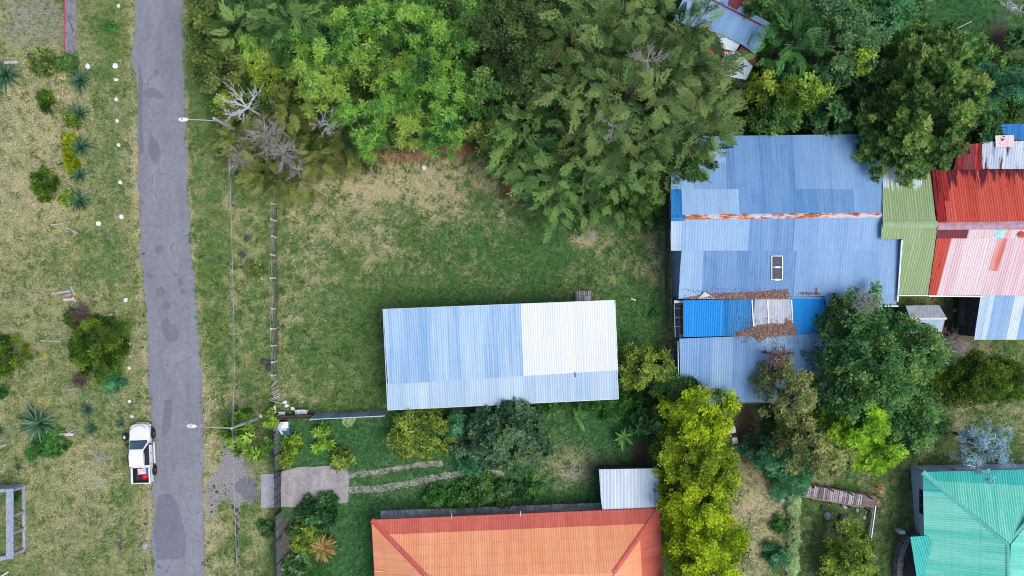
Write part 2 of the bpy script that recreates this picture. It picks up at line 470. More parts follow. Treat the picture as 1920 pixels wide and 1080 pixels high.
ys = np.concatenate([np.arange(-3000, -30, 110.0), np.arange(-30, 1112, 5.0), np.arange(1130, 4200, 110.0)])
r5 = np.random.default_rng(5)
def wob(n, a):
    w = np.cumsum(r5.normal(0, 1, n)); k = np.ones(25) / 25
    w = w - np.convolve(np.pad(w, 12, mode='edge'), k, 'valid')
    return np.clip(w * a, -3.2, 3.2) + r5.normal(0, 0.35, n)
Lx = np.interp(ys, RY, RL) + wob(len(ys), 1.5); Rx = np.interp(ys, RY, RR) + wob(len(ys), 1.0)
rv, rf = [], []
for i, y in enumerate(ys):
    for j in range(5):
        q = P(Lx[i] + (Rx[i] - Lx[i]) * j / 4, y); rv.append((q[0], q[1], 0.03 + 0.05 * (1 - ((j - 2) / 2) ** 2)))
    for q in (P(Lx[i] - 0.6, y), P(Rx[i] + 0.6, y)): rv.append((q[0], q[1], -0.03))
for i in range(len(ys) - 1):
    a, b = i * 7, (i + 1) * 7
    for j in range(4): rf.append((a + j, b + j, b + j + 1, a + j + 1)[::-1] if False else (a + j, a + j + 1, b + j + 1, b + j)[::-1])
    rf.append((a + 5, b + 5, b, a)[::-1]); rf.append((a + 4, b + 4, b + 6, a + 6)[::-1])
road = tag(obj('road', rv, rf, ASPH), 'narrow worn bluish asphalt lane with ragged edges', 'road', None, 'structure')

def circ(cx, cy, r, n=18, sq=1.0): return [(cx + r * math.cos(2 * math.pi * i / n), cy + r * sq * math.sin(2 * math.pi * i / n)) for i in range(n)]
patches = [([(300, 927), (322, 925), (334, 945), (345, 985), (350, 1020), (345, 1046), (318, 1048), (294, 1049), (289, 1000), (293, 950)], ASPH_NEW),
           ([(284, 252), (297, 268), (303, 290), (301, 305), (291, 308), (283, 298), (278, 278)], ASPH_OLD),
           (circ(299, 468, 8.5), ASPH_OLD), (circ(302, 548, 9), ASPH_OLD), (circ(312, 573, 9, sq=.85), ASPH_OLD), (circ(339, 529, 5.5, sq=1.3), ASPH_OLD),
           (circ(345, 547, 7, sq=.8), ASPH_OLD), (circ(312, 612, 9, sq=1.9), ASPH_NEW), (circ(282, 517, 6), ASPH_NEW), (circ(330, 515, 4), ASPH_NEW),
           ([(309, 750), (324, 749), (322, 795), (312, 818), (303, 818), (306, 790)], ASPH_NEW), (circ(300, 180, 7, sq=.8), ASPH_OLD), (circ(294, 136, 6), ASPH_OLD),
           ([(262, 120), (268, 160), (266, 200), (270, 290), (262, 290), (259, 200)], ASPH_NEW), (circ(285, 175, 16, sq=.6), ASPH_NEW), (circ(322, 625, 14, sq=1.3), ASPH_NEW)]
pc = [(300, 1035)]
def road_z(px, py):
    l, r = np.interp(py, ys, Lx), np.interp(py, ys, Rx)
    j = (px - l) / (r - l) * 4
    zs = [0.03 + 0.05 * (1 - ((k - 2) / 2) ** 2) for k in range(5)]
    return float(np.interp(j, range(5), zs))
for i, (poly, m) in enumerate(patches):
    pts = jag(poly, 2.5, 0.8 if len(poly) > 12 else .5, True, 40 + i)
    # fill as a fan over the cambered surface
    cx, cy = np.mean([q[0] for q in pts]), np.mean([q[1] for q in pts])
    v, f = [], []
    rings = 6
    for k in range(rings + 1):
        for q in pts:
            x, y = cx + (q[0] - cx) * k / rings, cy + (q[1] - cy) * k / rings
            v.append(P(x, y) + np.array((0, 0, road_z(x, y) + 0.006 + 0.0008 * i)))
    n = len(pts)
    for k in range(rings):
        for a in range(n):
            b = (a + 1) % n
            f.append((k * n + a, (k + 1) * n + a, (k + 1) * n + b, k * n + b)[::-1])
    o = obj('road_patch', v, f, m)
    tag(o, 'darker repair patch laid in the asphalt lane', None, None, 'structure')

GRAVEL = plain('gravel', (0.27, 0.255, 0.26), 0.95, var=0.45, scale=6, bump=0.6)
flat('driveway', [(526, 884), (560, 876), (620, 873), (652, 880), (654, 905), (653, 942), (610, 948), (560, 951), (527, 951)], 0.10, CONC, 'stained concrete driveway slab inside the gate', 'driveway', thick=0.2, amp=0.5)
flat('driveway_apron', [(489, 889), (524, 887), (524, 951), (489, 952)], 0.085, CONC_GREY, 'pale concrete apron outside the gate', 'driveway', thick=0.2, amp=0.3)
flat('asphalt_remnant', [(448, 897), (474, 897), (482, 905), (483, 938), (472, 943), (452, 930), (440, 915)], 0.012, ASPH_NEW, 'old asphalt scrap between lane and gate', None, amp=1.2, step=4)
TRACK = plain('track_gravel', (0.33, 0.31, 0.295), 0.95, var=0.3, scale=5, bump=0.5)
flat('wheel_track', [(652, 887), (690, 883), (740, 875), (790, 866), (830, 863), (830, 874), (790, 876), (740, 884), (690, 893), (653, 897)], 0.014, TRACK, 'narrow gravel wheel track leading to the shed side', 'track', amp=0.6, step=5)
flat('wheel_track', [(655, 912), (700, 911), (760, 902), (820, 888), (880, 880), (945, 882), (945, 892), (880, 893), (820, 900), (760, 915), (700, 923), (656, 925)], 0.016, TRACK, 'second gravel wheel track nearer the orange house', 'track', amp=0.6, step=5)

# paving slabs along the orange house
path = tag(link(bpy.data.objects.new('garden_path', None)), 'grey slab path along the orange roofed house', 'path', None, 'structure')
LOC['garden_path'] = np.zeros(3)
SLAB = [plain('slab_%d' % i, c, 0.9, var=0.3, scale=3, bump=0.3) for i, c in enumerate([(0.50, 0.46, 0.46), (0.58, 0.54, 0.54), (0.42, 0.39, 0.40)])]
for i in range(26):
    x0, x1 = 714 + i * 16, 714 + (i + 1) * 16 - 0.7
    yt = 957 - (x0 - 714) * 0.036; yb = yt + 26
    mb = MB(); c = (P(x0, yt) + P(x1, yb)) / 2
    mb.box((c[0], c[1], 0.05 + rnd.uniform(-.008, .008)), (abs(x1 - x0) * S, 26 * S, 0.12), math.radians(2 + rnd.uniform(-.5, .5)))
    mb.build('paving_slab', rnd.choice(SLAB), path)
flat('slab_floor', [(0, -10), (119, -10), (119, 100), (90, 104), (60, 96), (0, 100)], 0.006, GRAVEL, amp=2, step=6, label='mossy broken concrete floor of an unbuilt plot', cat='floor') if False else None
# ------------------------------------------------------------------ corrugated roofs, built sheet by sheet
class Plane:
    def __init__(s, pts):
        pts = np.asarray(pts, float); s.c = pts.mean(0)
        u, w, vt = np.linalg.svd(pts - s.c)
        s.n = vt[2] if vt[2][2] > 0 else -vt[2]
    def z(s, x, y): return s.c[2] - (s.n[0] * (x - s.c[0]) + s.n[1] * (y - s.c[1])) / s.n[2]
    def at(s, px, py, lift=0.0):
        z = s.c[2]
        for _ in range(8):
            q = P(px, py, z); z = s.z(q[0], q[1]) + lift
        return P(px, py, z)

def slope(parent, pts, matfn, sw=1.0, sl=2.6, pitch=0.2, amp=0.020, down=None, name='roof_sheet', lift=0.0, seed=0, lap=0.012):
    """cut the polygon pts (world) into overlapping corrugated sheets that run down the slope"""
    r = random.Random(seed)
    pts = np.asarray(pts, float); pl = Plane(pts)
    n = pl.n
    d = np.array(down, float) if down is not None else np.array((n[0], n[1], 0.0))
    if down is not None and len(d) == 2: d = np.append(d, 0)
    v = d - n * (d @ n); v /= np.linalg.norm(v)
    u = np.cross(v, n)
    q = np.array([((p - pl.c) @ u, (p - pl.c) @ v) for p in pts])
    um, uM, vm, vM = q[:, 0].min(), q[:, 0].max(), q[:, 1].min(), q[:, 1].max()
    def vr(x):
        ys_ = []
        for i in range(len(q)):
            a, b = q[i], q[(i + 1) % len(q)]
            if min(a[0], b[0]) - 1e-9 <= x <= max(a[0], b[0]) + 1e-9 and abs(a[0] - b[0]) > 1e-9:
                ys_.append(a[1] + (b[1] - a[1]) * (x - a[0]) / (b[0] - a[0]))
        return (min(ys_), max(ys_)) if ys_ else (0, 0)
    ncol = max(1, round((uM - um) / sw)); sw = (uM - um) / ncol
    nrow = max(1, math.ceil((vM - vm) / sl - 0.15))
    out = []
    for ci in range(ncol):
        u0, u1 = um + ci * sw, um + (ci + 1) * sw
        k = max(2, round((u1 - u0) / (pitch / 2)))
        us = [min(max(u0 + (u1 - u0) * j / k, um + 1e-5), uM - 1e-5) for j in range(k + 1)]
        rng = [vr(x) for x in us]
        for ri in range(nrow):
            a, b = vm + ri * sl, min(vM, vm + (ri + 1) * sl) if ri < nrow - 1 else vM
            V, UV, F = [], [], []
            good = []
            e0 = r.uniform(-0.006, 0.006); e1 = r.uniform(-0.006, 0.006); drop = r.uniform(0, 0.02)
            for j, x in enumerate(us):
                va, vb = max(rng[j][0], a - 0.08), min(rng[j][1], b + (drop if ri == nrow - 1 else 0))
                good.append(vb - va > 0.01)
                if vb < va: va = vb = (va + vb) / 2
                h = amp * (1 if round(x / (pitch / 2)) % 2 else -1) + (0.004 if ci % 2 else 0)
                for vv, off in ((va, 0.0), (vb, lap)):
                    w = pl.c + u * x + v * vv + n * (h + off + lift + (e0 if off == 0 else e1) * 0.4)
                    V.append(w); UV.append((x + 40 + seed * 3.1, vv + 40))
            run, best = [], []
            for j in range(k):
                if good[j] or good[j + 1]: run = run + [j]
                else: run = []
                if len(run) > len(best): best = run
            for j in best:
                F.append((2 * j, 2 * j + 2, 2 * j + 3, 2 * j + 1))
            if not F: continue
            j0, j1 = best[0], best[-1] + 2
            V, UV = V[2 * j0:2 * j1], UV[2 * j0:2 * j1]; F = [tuple(q - 2 * j0 for q in f_) for f_ in F]
            cx = np.mean(V, 0); ppx, ppy = to_px(*cx)
            m = matfn(ppx, ppy)
            if m is None: continue
            o = obj(name, V, F, m, parent, uv=UV)
            out.append(o)
    return pl, out

def cap(parent, a, b, w, mat, name='ridge_cap', h=0.05, lift=0.05, seg=0.6):
    """folded ridge or hip flashing along a->b"""
    a, b = np.array(a, float), np.array(b, float); d = b - a; L = np.linalg.norm(d); d /= L
    s = np.cross(d, (0, 0, 1)); s /= np.linalg.norm(s); up = np.cross(s, d)
    k = max(1, int(L / seg)); V, F, UV = [], [], []
    for i in range(k + 1):
        p = a + d * L * i / k
        for j, (x, z) in enumerate(((-w / 2, -h), (-w * .22, 0.01), (0, 0.035), (w * .22, 0.01), (w / 2, -h))):
            V.append(p + s * x + up * (z + lift) + up * rnd.uniform(-.004, .004)); UV.append((L * i / k, x))
    for i in range(k):
        for j in range(4): F.append((i * 5 + j, (i + 1) * 5 + j, (i + 1) * 5 + j + 1, i * 5 + j + 1)[::-1])
    return obj(name, V, F, mat, parent, uv=UV)

def strip(parent, a, b, w, hgt, mat, name):
    mb = MB(); mb.beam(a, b, w, hgt); return mb.build(name, mat, parent)

def wall(parent, a, b, za, zb, mat, t=0.16, z0=0.0, name='wall'):
    """vertical wall from ground point a to b with its own top heights"""
    a, b = np.array(a[:2], float), np.array(b[:2], float); d = (b - a) / np.linalg.norm(b - a); s = np.array((-d[1], d[0])) * t / 2
    V = []
    for p, z in ((a, za), (b, zb)):
        for sg in (-1, 1):
            for zz in (z0, z): V.append((*(p + s * sg), zz))
    F = [(0, 1, 5, 4), (2, 6, 7, 3), (0, 2, 3, 1), (4, 5, 7, 6), (1, 3, 7, 5), (0, 4, 6, 2)]
    return obj(name, V, F, mat, parent)

def walls(parent, corners, tops, mat, t=0.16):
    n = len(corners)
    for i in range(n):
        wall(parent, corners[i], corners[(i + 1) % n], tops[i], tops[(i + 1) % n], mat, t)

def inset(pts, d):
    c = np.mean([p[:2] for p in pts], 0); out = []
    for p in pts:
        v = np.array(p[:2]) - c; out.append(np.array(p[:2]) - np.sign(v) * d)
    return out

ZB = dict(rough=0.42, metal=0.0)
Z_PALE = sheet_mat('zinc_pale_blue', (0.33, 0.47, 0.63), (0.50, 0.63, 0.76), streak=0.8, grime=0.05, **ZB)
Z_STREAK = sheet_mat('zinc_streaked_blue', (0.215, 0.385, 0.610), (0.400, 0.570, 0.750), streak=1.0, grime=0.05, **ZB)
Z_WHITE = sheet_mat('white_sheet', (0.68, 0.73, 0.76), (0.75, 0.79, 0.815), streak=0.3, grime=0.02, rough=0.5, dots=.06)
Z_MID = sheet_mat('zinc_mid_blue', (0.095, 0.228, 0.46), (0.170, 0.335, 0.59), streak=0.9, grime=0.38, **ZB)
Z_SKY = sheet_mat('zinc_sky_blue', (0.165, 0.325, 0.575), (0.245, 0.415, 0.655), streak=0.8, grime=0.28, **ZB)
Z_LIGHT = sheet_mat('zinc_light_blue', (0.230, 0.400, 0.620), (0.335, 0.510, 0.715), streak=0.8, grime=0.28, **ZB)
Z_DEEP = sheet_mat('zinc_deep_blue', (0.120, 0.250, 0.50), (0.20, 0.36, 0.62), streak=0.8, grime=0.2, **ZB)
AZURE = sheet_mat('azure_paint', (0.006, 0.235, 0.66), (0.012, 0.29, 0.74), streak=0.5, grime=0.08, rough=0.4)
AZURE_D = sheet_mat('azure_paint_weathered', (0.008, 0.145, 0.41), (0.06, 0.30, 0.62), streak=0.8, grime=0.5, rough=0.45)
TRANSL = sheet_mat('stained_translucent', (0.40, 0.46, 0.55), (0.68, 0.72, 0.78), streak=0.7, grime=0.7, rough=0.5)
PALEGREEN = sheet_mat('pale_green_paint', (0.285, 0.385, 0.195), (0.36, 0.47, 0.27), streak=0.6, grime=0.2)
def _flake(m_, col, mul, mid, lo, hi):
    nt = m_.node_tree; b = nt.nodes['Principled BSDF']; old = b.inputs['Base Color'].links[0].from_socket
    N = nt.nodes.new; tc = N('ShaderNodeTexCoord'); sp_ = N('ShaderNodeSeparateXYZ'); nt.links.new(tc.outputs['UV'], sp_.inputs[0])
    mp = N('ShaderNodeVectorMath'); mp.operation = 'MULTIPLY'; mp.inputs[1].default_value = (3.2, .45, 1); nt.links.new(tc.outputs['UV'], mp.inputs[0])
    no = N('ShaderNodeTexNoise'); no.inputs['Scale'].default_value = 1.0; no.inputs['Detail'].default_value = 5; nt.links.new(mp.outputs[0], no.inputs['Vector'])
    ad = N('ShaderNodeMath'); ad.operation = 'MULTIPLY_ADD'; ad.inputs[1].default_value = mul; ad.inputs[2].default_value = -mul * mid; nt.links.new(sp_.outputs[1], ad.inputs[0])
    a2 = N('ShaderNodeMath'); a2.operation = 'ADD'; nt.links.new(ad.outputs[0], a2.inputs[0]); nt.links.new(no.outputs['Fac'], a2.inputs[1])
    mr = N('ShaderNodeMapRange'); mr.inputs['From Min'].default_value = lo; mr.inputs['From Max'].default_value = hi; nt.links.new(a2.outputs[0], mr.inputs['Value'])
    mx = N('ShaderNodeMix'); mx.data_type = 'RGBA'; nt.links.new(mr.outputs[0], mx.inputs[0]); nt.links.new(old, mx.inputs[6]); mx.inputs[7].default_value = (*col, 1); nt.links.new(mx.outputs[2], b.inputs['Base Color'])
    return m_
FLAKE = _flake(sheet_mat('flaking_green_paint', (0.285, 0.385, 0.195), (0.36, 0.47, 0.27), streak=0.5, grime=0.2), (.58, .66, .76), .22, 40.0, .60, .64)
SILVER = sheet_mat('bare_silver', (0.44, 0.53, 0.66), (0.70, 0.76, 0.82), streak=0.9, grime=0.25, rust=0.10, rust_col=(0.12, 0.05, 0.06))
RED = sheet_mat('red_paint', (0.50, 0.065, 0.042), (0.62, 0.125, 0.085), streak=0.9, grime=0.35, rust=.30, rust_col=(0.20, 0.02, 0.025))
RED_D = sheet_mat('red_paint_stained', (0.24, 0.018, 0.022), (0.46, 0.045, 0.035), streak=0.9, grime=0.6, rust=0.62, rust_col=(0.09, 0.014, 0.022))
RED_T = _flake(sheet_mat('red_paint_eave_stain', (0.50, 0.065, 0.042), (0.62, 0.125, 0.085), streak=0.9, grime=0.35), (.10, .016, .026), .15, 41.0, .53, .66)
MAROON = sheet_mat('maroon_paint', (0.19, 0.035, 0.050), (0.26, 0.055, 0.07), streak=0.6, grime=0.4)
PINK = sheet_mat('faded_pink', (0.70, 0.50, 0.53), (0.82, 0.69, 0.71), streak=0.9, grime=0.04)
PINKRED = sheet_mat('pink_red_streaked', (0.62, 0.14, 0.09), (0.80, 0.62, 0.62), streak=1.0, grime=0.1)
RUSTY = sheet_mat('rust_streaked_silver', (0.40, 0.50, 0.64), (0.60, 0.68, 0.78), streak=0.8, grime=0.3, rust=0.50, rust_col=(0.13, 0.03, 0.035))
ORANGE = sheet_mat('orange_paint', (0.80, 0.305, 0.150), (0.86, 0.41, 0.235), streak=0.9, grime=0.22)
ORANGE_RED = sheet_mat('orange_paint_eave', (0.56, 0.120, 0.095), (0.68, 0.185, 0.125), streak=0.8, grime=0.35)
TURQ = sheet_mat('turquoise_paint', (0.105, 0.56, 0.425), (0.27, 0.71, 0.585), streak=0.8, grime=0.12)
TURQ_D = sheet_mat('turquoise_paint_fresh', (0.040, 0.44, 0.40), (0.10, 0.56, 0.50), streak=0.7, grime=0.2)
RUSTCAP_T = NT('rusty_ridge'); _p = RUSTCAP_T.pos()
_n = RUSTCAP_T.noise(RUSTCAP_T.mapping(_p, (0.8, 2.5, 1)), 1.2, 6, 0.7)
RUSTCAP = RUSTCAP_T.done(RUSTCAP_T.mix(RUSTCAP_T.ss(_n, 0.44, 0.56), (0.55, 0.58, 0.66), RUSTCAP_T.mix(RUSTCAP_T.ss(_n, 0.55, 0.68), (0.50, 0.135, 0.035), (0.25, 0.035, 0.012))), 0.75)
WHITE = plain('white_paint', (0.78, 0.80, 0.82), 0.5, var=0.06)
GREYWALL = plain('grey_render', (0.30, 0.31, 0.36), 0.9, var=0.15, scale=1.2)
BLUEWALL = plain('blue_grey_render', (0.50, 0.57, 0.80), 0.85, var=0.10, scale=1.0)
TINWALL = plain('tin_wall', (0.20, 0.30, 0.44), 0.5, var=0.2, scale=2)
DARKWALL = plain('dark_boards', (0.07, 0.06, 0.065), 0.9, var=0.4, scale=3)
STEEL = plain('pale_steel', (0.52, 0.57, 0.64), 0.45, 0.3, var=0.1)
GLASS = plain('dark_glass', (0.02, 0.03, 0.05), 0.08, var=0.1, spec=0.6)
WOOD_GREY = plain('grey_timber', (0.30, 0.29, 0.32), 0.9, var=0.35, scale=5, bump=0.4)
WOOD_DARK = plain('dark_timber', (0.075, 0.045, 0.040), 0.85, var=0.4, scale=5)

# --- 1. the long shed in the middle
def Z3(pxy, zs): return [P(a, b, z) for (a, b), z in zip(pxy, zs)]
shed = thing('shed', 'long shed with white and pale blue corrugated roof standing alone on the lawn', 'shed', P(940, 665, 0))
sA = Z3([(718, 580), (1153, 563), (1159, 694), (726, 721)], [3.7, 3.7, 3.15, 3.15])
shed_pl, _ = slope(shed, sA, lambda x, y: (Z_STREAK if x - .039 * (y - 640) < 981 else (Z_PALE if (x > 1137 and y > 672) else Z_WHITE)), sw=0.9, sl=3.3, pitch=0.21, amp=0.009, down=(0.039, -1), seed=1)
sB = Z3([(726, 718.5), (1159, 691), (1159.5, 748), (727, 769)], [3.14, 3.14, 2.85, 2.85])
slope(shed, sB, lambda x, y: Z_PALE, sw=0.9, sl=3.3, pitch=0.21, amp=0.009, down=(0.039, -1), seed=2, lift=-0.03)
fp = inset([sA[0], sA[1], sB[2], sB[3]], 0.35)
walls(shed, fp, [3.55, 3.55, 2.72, 2.72], TINWALL, 0.08)
for i in range(4):
    a, b = (sA[0], sA[1], sB[2], sB[3])[i], (sA[1], sB[2], sB[3], sA[0])[i]
    strip(shed, np.array(a) - (0, 0, .05), np.array(b) - (0, 0, .05), 0.06, 0.10, STEEL, 'fascia')
dk = MB(); q = shed_pl.at(1078, 697, .04); dk.beam(q, shed_pl.at(1079, 707, .04), 0.07, 0.02); dk.build('roof_tear', DARKWALL, shed)

# --- 2. the blue workshop roofs
ws = thing('workshop', 'big workshop under patched sky blue corrugated roofs with a rusty ridge', 'workshop', P(1470, 420, 0))
def wsN(x, y):
    if x < 1281 and 375 < y < 404: return AZURE_D
    if x < 1392 and y > 362: return Z_LIGHT
    if x < 1366: return Z_LIGHT if x < 1300 or y < 330 else Z_SKY
    if y > 370 and x > 1490: return Z_MID if x < 1595 else Z_SKY
    if x > 1484: return Z_SKY
    return Z_MID
def wsS(x, y):
    if x < 1283 and y < 472: return Z_PALE
    if x < 1407 and y < 463: return Z_LIGHT
    if x < 1324: return Z_LIGHT
    if x > 1484: return Z_SKY
    return Z_MID
ZR, ZN, ZS = 5.3, 4.1, 4.05
nA = Z3([(1258, 256), (1600, 252), (1655, 252), (1656, 404), (1258, 405)], [ZN, ZN, ZN, ZR, ZR])
wsn_pl, _ = slope(ws, nA, wsN, sw=0.95, sl=2.3, pitch=0.22, amp=0.0065, down=(0, 1), seed=3, lap=0.02)
sAw = Z3([(1258, 405), (1656, 404), (1655, 470), (1258, 470)], [ZR, ZR, 4.75, 4.75])
wss_pl, _ = slope(ws, sAw, wsS, sw=0.95, sl=2.3, pitch=0.22, amp=0.0065, down=(0, -1), seed=4, lap=0.02)
def onp(pl, pp, lift=0.0): return [pl.at(a, b, lift) for a, b in pp]
slope(ws, onp(wss_pl, [(1278, 470.5), (1690, 449), (1681, 571), (1548, 572), (1546, 555), (1272, 560)]), wsS, sw=0.95, sl=2.3, pitch=0.22, amp=0.0065, down=(0, -1), seed=5, lift=-0.025, lap=0.02)
slope(ws, onp(wss_pl, [(1655, 425), (1692, 425), (1690, 449.5), (1655, 451)]), wsS, sw=0.95, sl=2.3, pitch=0.22, amp=0.0065, down=(0, -1), seed=6, lift=-0.012)
cap(ws, P(1284, 407, ZR), P(1655, 403, ZR), 0.42, RUSTCAP)
cap(ws, P(1259, 409, ZR), P(1283, 408.5, ZR), 0.5, AZURE_D)
mb = MB()
sk = thing('skylight', 'dark two-pane skylight with a pale frame in the blue workshop roof', 'skylight', wss_pl.at(1457, 502, 0.05))
for (xa, ya, xb, yb) in ((1447, 480, 1447, 525), (1467, 480, 1467, 525), (1447, 480, 1467, 480), (1447, 501, 1467, 501), (1447, 524.5, 1467, 524.5)):
    mbb = MB(); mbb.beam(wss_pl.at(xa, ya, .07), wss_pl.at(xb, yb, .07), 0.065, 0.06); mbb.build('frame', STEEL, sk)
DPANE = plain('skylight_pane', (0.085, 0.092, 0.125), 0.6, var=0.25, scale=5, spec=0.15)
for ya, yb in ((481.2, 500), (502, 523.5)):
    a, b, c_, d_ = [wss_pl.at(x, y, 0.06) for x, y in ((1448.2, ya), (1465.8, ya), (1465.8, yb), (1448.2, yb))]
    obj('pane', [a, b, c_, d_], [(3, 2, 1, 0)], DPANE, sk)
for ya in (501, 524.5):
    mbb = MB(); mbb.beam(wss_pl.at(1453, ya, .12), wss_pl.at(1462, ya, .12), 0.16, 0.03); mbb.build('clip', WHITE, sk)
wc = [P(1268, 268, 4)[:2], P(1640, 262, 4)[:2], P(1672, 560, 4)[:2], P(1282, 556, 4)[:2]]
walls(ws, wc, [3.9, 3.9, 3.85, 3.85], TINWALL, 0.12)
strip(ws, P(1549, 572.5, 4.0), P(1684, 574, 4.0), 0.10, 0.10, STEEL, 'gutter')
# azure lean-to
lt = thing('lean_to', 'bright azure lean-to roof strip with one stained translucent bay', 'lean-to', P(1410, 595, 0))
lA = Z3([(1281, 563), (1487, 560), (1489, 627), (1281, 632)], [3.75, 3.75, 3.35, 3.35])
def ltm(x, y):
    if x < 1365: return AZURE
    if x < 1409: return AZURE_D
    if x < 1487: return TRANSL
    return AZURE
lt_pl, _ = slope(lt, lA, ltm, sw=0.9, sl=3.4, pitch=0.2, amp=0.014, down=(0, -1), seed=7)
slope(lt, onp(lt_pl, [(1485, 553), (1545, 552), (1548, 623), (1488, 626)], 0.06), lambda x, y: AZURE, sw=0.9, sl=3.6, pitch=0.2, amp=0.014, down=(0, -1), seed=8)
for xx in (1410, 1439, 1484):
    strip(lt, lt_pl.at(xx, 562, .05), lt_pl.at(xx + 3, 612, .05), 0.10, 0.03, WHITE, 'flashing')
walls(lt, [P(1284, 566, 3.5)[:2], P(1544, 562, 3.5)[:2], P(1545, 622, 3.3)[:2], P(1284, 628, 3.3)[:2]], [3.55, 3.55, 3.15, 3.15], DARKWALL, 0.1)
# lower annex roof
an = thing('annex', 'low annex with streaked blue grey corrugated roof below the azure strip', 'annex', P(1410, 690, 0))
aA = Z3([(1274, 635), (1549, 624), (1552, 752), (1276, 756)], [3.2, 3.2, 2.6, 2.6])
an_pl, _ = slope(an, aA, lambda x, y: Z_SKY if (int(x / 37) % 3) else Z_LIGHT, sw=0.95, sl=3.2, pitch=0.2, amp=0.016, down=(0, -1), seed=9)
walls(an, [P(1282, 640, 3)[:2], P(1545, 630, 3)[:2], P(1545, 746, 2.5)[:2], P(1284, 748, 2.5)[:2]], [3.05, 3.05, 2.5, 2.5], TINWALL, 0.12)
strip(an, P(1276, 757, 2.55), P(1552, 753, 2.55), 0.10, 0.08, plain('rusty_gutter', (0.20, 0.12, 0.11), 0.8), 'gutter')
strip(an, P(1271, 640, 2.9), P(1272, 700, 2.9), 0.06, 0.06, WHITE, 'drainpipe')
# narrow tin annex and open rack along the workshop's west wall
rk = thing('storage_rack', 'open pale metal rack against the west wall beside the azure roof', 'rack', P(1274, 600, 0))
for yy in (578, 595, 612):
    strip(rk, P(1264, yy, 2.2), P(1281, yy - 0.5, 2.2), 0.05, 0.05, WHITE, 'rail')
strip(rk, P(1264, 568, 2.2), P(1266, 632, 2.2), 0.05, 0.05, STEEL, 'beam')
for yy in (570, 630): 
    q = P(1266, yy, 0); strip(rk, q, q + np.array((0, 0, 2.2)), 0.06, 0.06, STEEL, 'post')
mbb = MB(); q = P(1275, 600, 1.0); mbb.box((q[0], q[1], 0.9), (0.45, 2.9, 1.8)); mbb.build('back_panel', plain('lilac_tin', (0.22, 0.25, 0.37), 0.6, var=.2), rk)
mbb = MB(); mbb.beam(P(1264, 566, 3.0), P(1281, 566, 3.0), 0.22, 0.08); mbb.build('top_shelf', WHITE, rk)
tl = tag(obj('leaning_sheet', [P(1268, 512, 0.02), P(1275, 511, 2.0), P(1275, 560, 2.0), P(1268, 562, 0.02), P(1269, 512, 0.02), P(1276, 511, 2.0), P(1276, 560, 2.0), P(1269, 562, 0.02)], [(0, 1, 2, 3), (7, 6, 5, 4), (0, 4, 5, 1), (3, 2, 6, 7), (1, 5, 6, 2), (0, 3, 7, 4)], TINWALL), 'bluish tin sheet leaning on the workshop west wall above the rack', 'tin sheet')
gt = thing('water_tank', 'dark blue tin water tank in the gap at the annex corner', 'tank', P(1262, 665, 0))
mbb = MB(); q = P(1262, 665, 0); mbb.lathe((q[0], q[1], 0), [(0.62, 0), (0.65, .05), (0.65, 1.6), (0.60, 1.66)], 16); mbb.build('shell', plain('dark_blue_tin', (0.02, 0.055, 0.12), 0.5, var=.3), gt)
mbb = MB(); mbb.lathe((q[0], q[1], 1.66), [(0.60, 0), (0.2, .10), (.05, .12)], 16); mbb.build('lid', plain('dark_blue_tin', (0.02, 0.055, 0.12)), gt)

# --- 3. green, red and pink house roofs on the right
gh = thing('green_roof_house', 'house with pale green corrugated roof whose paint has flaked to silver', 'house', P(1705, 445, 0))
ZG = 5.6
def ghm(x, y):
    return FLAKE if y < 419 and x < 1734 else PALEGREEN
slope(gh, Z3([(1655, 300), (1742, 300), (1756, 420), (1655, 420)], [4.5, 4.5, ZG, ZG]), ghm, sw=0.42, sl=2.0, pitch=0.21, amp=0.022, down=(0, 1), seed=10)
g2, _ = slope(gh, Z3([(1653, 421), (1757, 421), (1755, 448.5), (1652, 448.5)], [ZG, ZG, 5.32, 5.32]), ghm, sw=0.8, sl=4, pitch=0.21, amp=0.022, down=(-.1, -1), seed=11)
slope(gh, onp(g2, [(1692, 448), (1755, 448), (1740, 553), (1684, 553)]), ghm, sw=0.8, sl=6, pitch=0.21, amp=0.022, down=(-.13, -1), seed=12, lift=-0.01)
cap(gh, P(1655, 421, ZG), P(1757, 421, ZG), 0.62, plain('pale_green_cap', (0.26, 0.40, 0.22), 0.6, var=.1))
strip(gh, g2.at(1691, 450, .03), g2.at(1683, 566, .03), 0.12, 0.05, plain('white_flash', (0.62, .70, .74), .5), 'verge_trim')
strip(gh, P(1684, 554, 4.3), P(1740, 554, 4.3), 0.10, 0.10, STEEL, 'gutter')
walls(gh, [P(1664, 312, 4.4)[:2], P(1740, 312, 4.4)[:2], P(1738, 545, 4.2)[:2], P(1690, 545, 4.2)[:2]], [4.3, 4.3, 4.1, 4.1], GREYWALL)
rh = thing('red_roof_house', 'house with stained red upper roof and faded pink lower roof', 'house', P(1850, 430, 0))
def rhm(x, y):
    if x < 1774: return RED_D
    return RED_T
slope(rh, Z3([(1746, 318), (1990, 318), (1990, 418), (1757, 418)], [4.6, 4.6, ZG, ZG]), rhm, sw=0.42, sl=1.9, pitch=0.215, amp=0.024, down=(0, 1), seed=13)
def rhs(x, y):
    xs = x + (y - 432) * .14
    if y < 447 and xs < 1814: return MAROON
    if xs < 1779: return RED if y < 528 else RED_D
    if 1868 < xs < 1889 and y < 448: return plain('cyan_sheet', (0.40, .68, .72), .5)
    if 1872 < xs < 1890 and y < 530: return PINKRED
    return PINK
